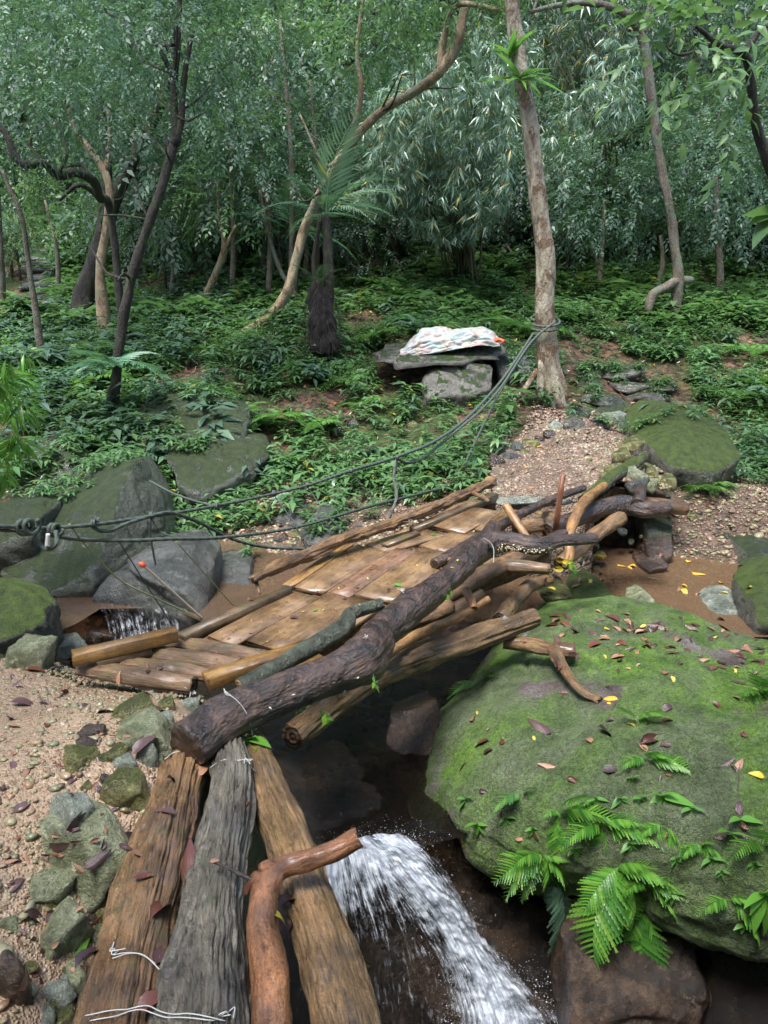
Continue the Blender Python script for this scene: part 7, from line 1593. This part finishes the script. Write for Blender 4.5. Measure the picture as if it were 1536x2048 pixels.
def plant(k, x, y, s=1.0, rz=None, dz=0.0):
    t = PROTO[k] if k not in used else copy_tree(PROTO[k]); used.add(k)
    t.location = (x, y, h1(x, y) + dz); t.rotation_euler = (0, 0, random.uniform(0, 6.28) if rz is None else rz); t.scale = (s, s, s * random.uniform(.85, 1.15))
    tag(t, *LB[k]); return t
r_ = np.random.default_rng(21); cand = []
for Yr, n in ((15.5, 6), (17.3, 9), (19.2, 11), (21.5, 13), (24.5, 14), (28, 15), (32, 15)):
    for q in range(n):
        x = ((q + r_.uniform(.2, .8)) / n * 2 - 1) * (Yr * .56 + 1.0); y = Yr + r_.uniform(-1.1, 1.1)
        if Yr < 19 and -9 < x < -6.0: continue
        px = 768 + x / (y * .96) * FPX
        if Yr < 19 and 650 < px < 1050: k = 'd'
        else: k = 'abcacbacff'[r_.integers(10)]
        plant(k, x, y, r_.uniform(.85, 1.35) * (1 + (Yr - 15) * .015))
for (px, py_, k, s) in [(420, 560, 'd', .9), (330, 590, 'f', .6), (500, 520, 'd', 1.0), (560, 560, 'f', .6), (700, 560, 'd', .7), (790, 560, 'd', .8), (850, 520, 'd', 1.0), (1010, 540, 'd', .8), (1130, 560, 'd', .7), (1270, 545, 'd', .8), (1320, 500, 'f', .7), (1420, 520, 'f', .6), (1510, 500, 'f', .8),
                        (270, 560, 'e', .6), (380, 520, 'e', .7), (470, 570, 'd', .7), (40, 560, 'e', .6), (100, 480, 'e', .6), (160, 520, 'e', .5), (640, 540, 'f', .7), (60, 440, 'e', .7), (130, 420, 'e', .8), (1240, 500, 'f', .7), (1060, 500, 'd', .9), (740, 500, 'f', .9)]:
    g = G(px, py_); plant(k, g[0], g[1], s)
for k, (x, y, s) in enumerate([(-4.6, 1.2, 1.3), (-5.2, 3.4, 1.2), (-4.2, -1.2, 1.4), (-2.6, -3.6, 1.4), (-.3, -4.4, 1.5), (2.2, -4.0, 1.5), (4.2, -2.4, 1.4), (4.8, .2, 1.4), (4.9, 2.4, 1.3), (-6.5, -1, 1.5), (-4.5, -5, 1.6), (0.8, -6.6, 1.7), (4.5, -5.6, 1.6), (6.8, -1, 1.6), (6.6, 3.2, 1.5), (-6.8, 3.0, 1.5), (7.2, 5.4, 1.4), (-7.4, 6, 1.3), (-1.2, -3.4, 2.3), (1.8, -2.8, 2.4), (3.9, -.6, 2.3), (-4.8, .2, 2.0), (.2, -4.8, 2.6), (-3.4, -3.2, 2.5)]):  # unseen trees beside and behind the camera, added to block low sky light
    t = plant('abc'[k % 3], x, y, s); tag(t, 'leafy tree added out of view around the stream clearing to shade it', 'tree', 'trees added out of view to shade the clearing')
r_ = np.random.default_rng(88)
for q in range(64):
    px = r_.uniform(-60, 1600); py_ = r_.uniform(350, 565) if px < 640 or px > 1080 else r_.uniform(330, 470)
    if 30 < px < 200 and py_ > 400: continue
    g = G(px, py_); plant('fdefae'[r_.integers(6)] if q % 5 else 'c', g[0], g[1], r_.uniform(.5, .8) * (1 + (g[1] - 14) * .03))
r_ = np.random.default_rng(91)
for q in range(46):
    px = -40 + q * 36 + r_.uniform(-20, 20); py_ = r_.uniform(500, 575)
    if 60 < px < 170 or 860 < px < 960: continue
    g = G(px, py_ - (25 if px > 1050 else 0)); plant('edfef'[r_.integers(5)], g[0], g[1] + .3, r_.uniform(.5, .95))
# nearer leafy saplings whose crowns fill the left and upper middle
for (px, py_, Yc, rx, ry, n, lf, lab) in [(520, 300, 12.5, 140, 110, 330, 'leaf_mid', 'leafy sapling crown filling the space left of the palm'), (440, 170, 13, 150, 110, 330, 'leaf_mid', 'leafy green tree crown at the upper left of centre'),
        (620, 160, 13.5, 130, 110, 300, 'leaf_mid', 'green tree crown at the upper centre left of the curving trunk'), (90, 400, 14, 110, 80, 200, 'leaf_light', 'pale leafy bush over the far stairs at left'), (560, 40, 12.5, 110, 60, 130, 'leaf_light', 'yellow-green leafy crown at the top centre'),
        (330, 470, 13.5, 80, 60, 130, 'leaf_dark', 'dark leafy bush behind the slim dark leaning tree'), (600, 430, 13.5, 110, 60, 170, 'leaf_dark', 'dark leafy bush behind the palm fronds'), (1320, 470, 13.2, 90, 50, 150, 'leaf_dark', 'dark bush behind the foot of the slender pale tree')]:
    Y0 = Yc; c = PY(px, py_, Y0); g = h1(c[0], Y0); t = thing('sapling', (c[0], Y0, g), lab, 'tree'); 
    trunk_mesh([[[c[0], Y0, g - .1, .05], [c[0] + .1, Y0, (g + c[2]) / 2, .04], [c[0], Y0, c[2], .02]]], M['bark_grey'], t, seg=8, step=.2)
    V, F = crown([cl(px, py_, Y0, rx, ry, .9, n)], SPR, 1, 1.0, int(px + py_)); obj('crown', V, F, M[lf], t, smooth=False)

# ------------------------------------------------------------------ ground cover (uncountable)
def on_path(x, y):
    near = (x < -.45) & (y < 3.15) & (x > -5)
    ax = 1.55 + (y - 5.7) * .26
    land = (y > 5.2) & (y < 8.75) & (np.abs(x - ax) < .76)
    stairs = (y >= 8.6) & (y < 10.6) & (np.abs(x - (2.75 + (y - 8.6) * .30)) < .85)
    gul = (y < 5.75) & (x > -3.2)
    bar = (y < 7.4) & (x > 1.3) & (x < 3.3 + (y - 5.5) * .3) & (y < 6.9)
    barl = (y < 6.3) & (x > -1.6) & (x < .9)
    table = (y > 9.1) & (y < 10.4) & (x > -.1) & (x < 1.75)
    fstairs = (y > 13) & (y < 21) & (np.abs(x - (-6.3 - (y - 13.5) * .42)) < .6)
    return near | land | stairs | gul | bar | barl | table | fstairs
def cover(name, n, ylo, yhi, tpls, mat, size, seed, dens_fn, lift=0.0, tilt=.25, xlo=None, xhi=None):
    r_ = np.random.default_rng(seed); y = np.sqrt(r_.uniform(ylo ** 2, yhi ** 2, n)); x = r_.uniform(-1, 1, n) * (y * .56 + .9) if xlo is None else r_.uniform(xlo, xhi, n)
    k = ~on_path(x, y) & (r_.random(n) < dens_fn(x, y)); x = x[k]; y = y[k]; z = H(x, y) + lift; n = len(x); parts = []
    which = r_.integers(0, len(tpls), n); a = r_.uniform(0, 6.28, n)
    Mx = dirs_to_mats(np.stack([np.cos(a), np.sin(a), r_.normal(-.05, tilt * .3, n)], 1), r_.normal(0, tilt * .5, n)); sc = size * r_.lognormal(0, .28, n)
    for q, (tv, tf) in enumerate(tpls):
        m = which == q; parts.append(scatter(tv, tf, np.stack([x, y, z], 1)[m], Mx[m], sc[m]))
    V, F = join(parts); return tag(obj(name, V, F, M[mat], smooth=False, base=False), kind='stuff')
def patchy(s, t, seed, lo=0.0):
    return lambda x, y: np.clip((fbm(np.stack([x, y, x * 0], 1), s, 3, seed) + t) * 2.2, lo, 1)
cover('ground_cover', 8500, 5.6, 13.5, HERB, 'leaf_ground', .95, 3001, patchy(.9, .35, 1, .15))
cover('ground_cover', 2600, 7.2, 13.5, HERB, 'leaf_mid', 1.45, 3002, lambda x, y: np.clip((-x - .6) * .8, .06, 1) * patchy(1.1, .5, 2)(x, y))
cover('ground_cover', 15000, 11.5, 19, HERB_LO, 'leaf_ground', 1.4, 3003, patchy(.6, .15, 3, .10))
cover('ground_cover', 9000, 14.5, 34, HERB_LO, 'leaf_mid', 2.6, 3004, patchy(.4, .4, 4, .2))
cover('ground_cover', 1100, 5.4, 8.5, HERB, 'leaf_ground', .75, 3005, patchy(1.5, .1, 5, .05))
cover('fern_cover', 420, 8.0, 20, [join([scatter(*FR_LO[0], np.zeros((7, 3)), dirs_to_mats(np.stack([np.cos(np.arange(7) * .9), np.sin(np.arange(7) * .9), np.full(7, .5)], 1), np.zeros(7)), np.full(7, .45))])], 'leaf_fern', 1.0, 3006, patchy(.8, .2, 6, .1))
r_ = np.random.default_rng(3100); kk = vnoise(ROCKP, 1.6, 12) > -.15; RP = ROCKP[kk]; a = r_.uniform(0, 6.28, len(RP))
V, F = scatter(*HERB[1], RP - [0, 0, .02], dirs_to_mats(np.stack([np.cos(a), np.sin(a), a * 0], 1), a * 0), r_.uniform(.45, .95, len(RP))); tag(obj('rock_plants', V, F, M['leaf_ground'], smooth=False, base=False), kind='stuff')
cover('seedlings', 5200, 8.6, 14, [herb_t(31, 2, 4, .07, .4, .06, True)], 'leaf_ground', .9, 3007, lambda x, y: np.clip((x + 1.5) * .4, .15, 1))
# leaf litter on the slopes
LT = [leaf_t(1, .42, .2, .25, 2), leaf_t(1, .36, -.2, -.3, 2)]
for nm, n, mt, sd in (('leaf_litter', 3600, 'dead_brown', 1), ('leaf_litter', 1800, 'dead_tan', 2), ('leaf_litter', 160, 'dead_orange', 3), ('leaf_litter', 120, 'dead_yellow', 4)):
    r_ = np.random.default_rng(4000 + sd); y = np.sqrt(r_.uniform(5.2 ** 2, 14 ** 2, n)); x = r_.uniform(-1, 1, n) * (y * .56 + .5)
    ax = 1.55 + (y - 5.7) * .26; land = (y > 5.2) & (y < 8.75) & (np.abs(x - ax) < .66); k = (~land | (r_.random(n) < .25)) & ((y > 6.0) | (np.abs(x) < 1.2)); x = x[k]; y = y[k]; n = len(x)
    a = r_.uniform(0, 6.28, n); V, F = scatter(*LT[sd % 2], np.stack([x, y, H(x, y) + .022], 1), dirs_to_mats(np.stack([np.cos(a), np.sin(a), r_.normal(.1, .2, n)], 1), r_.normal(0, .5, n)), r_.uniform(.04, .10, n))
    tag(obj(nm, V, F, M[mt], smooth=False, base=False), kind='stuff')
# plants on the rocks of the left bank and along the wet face
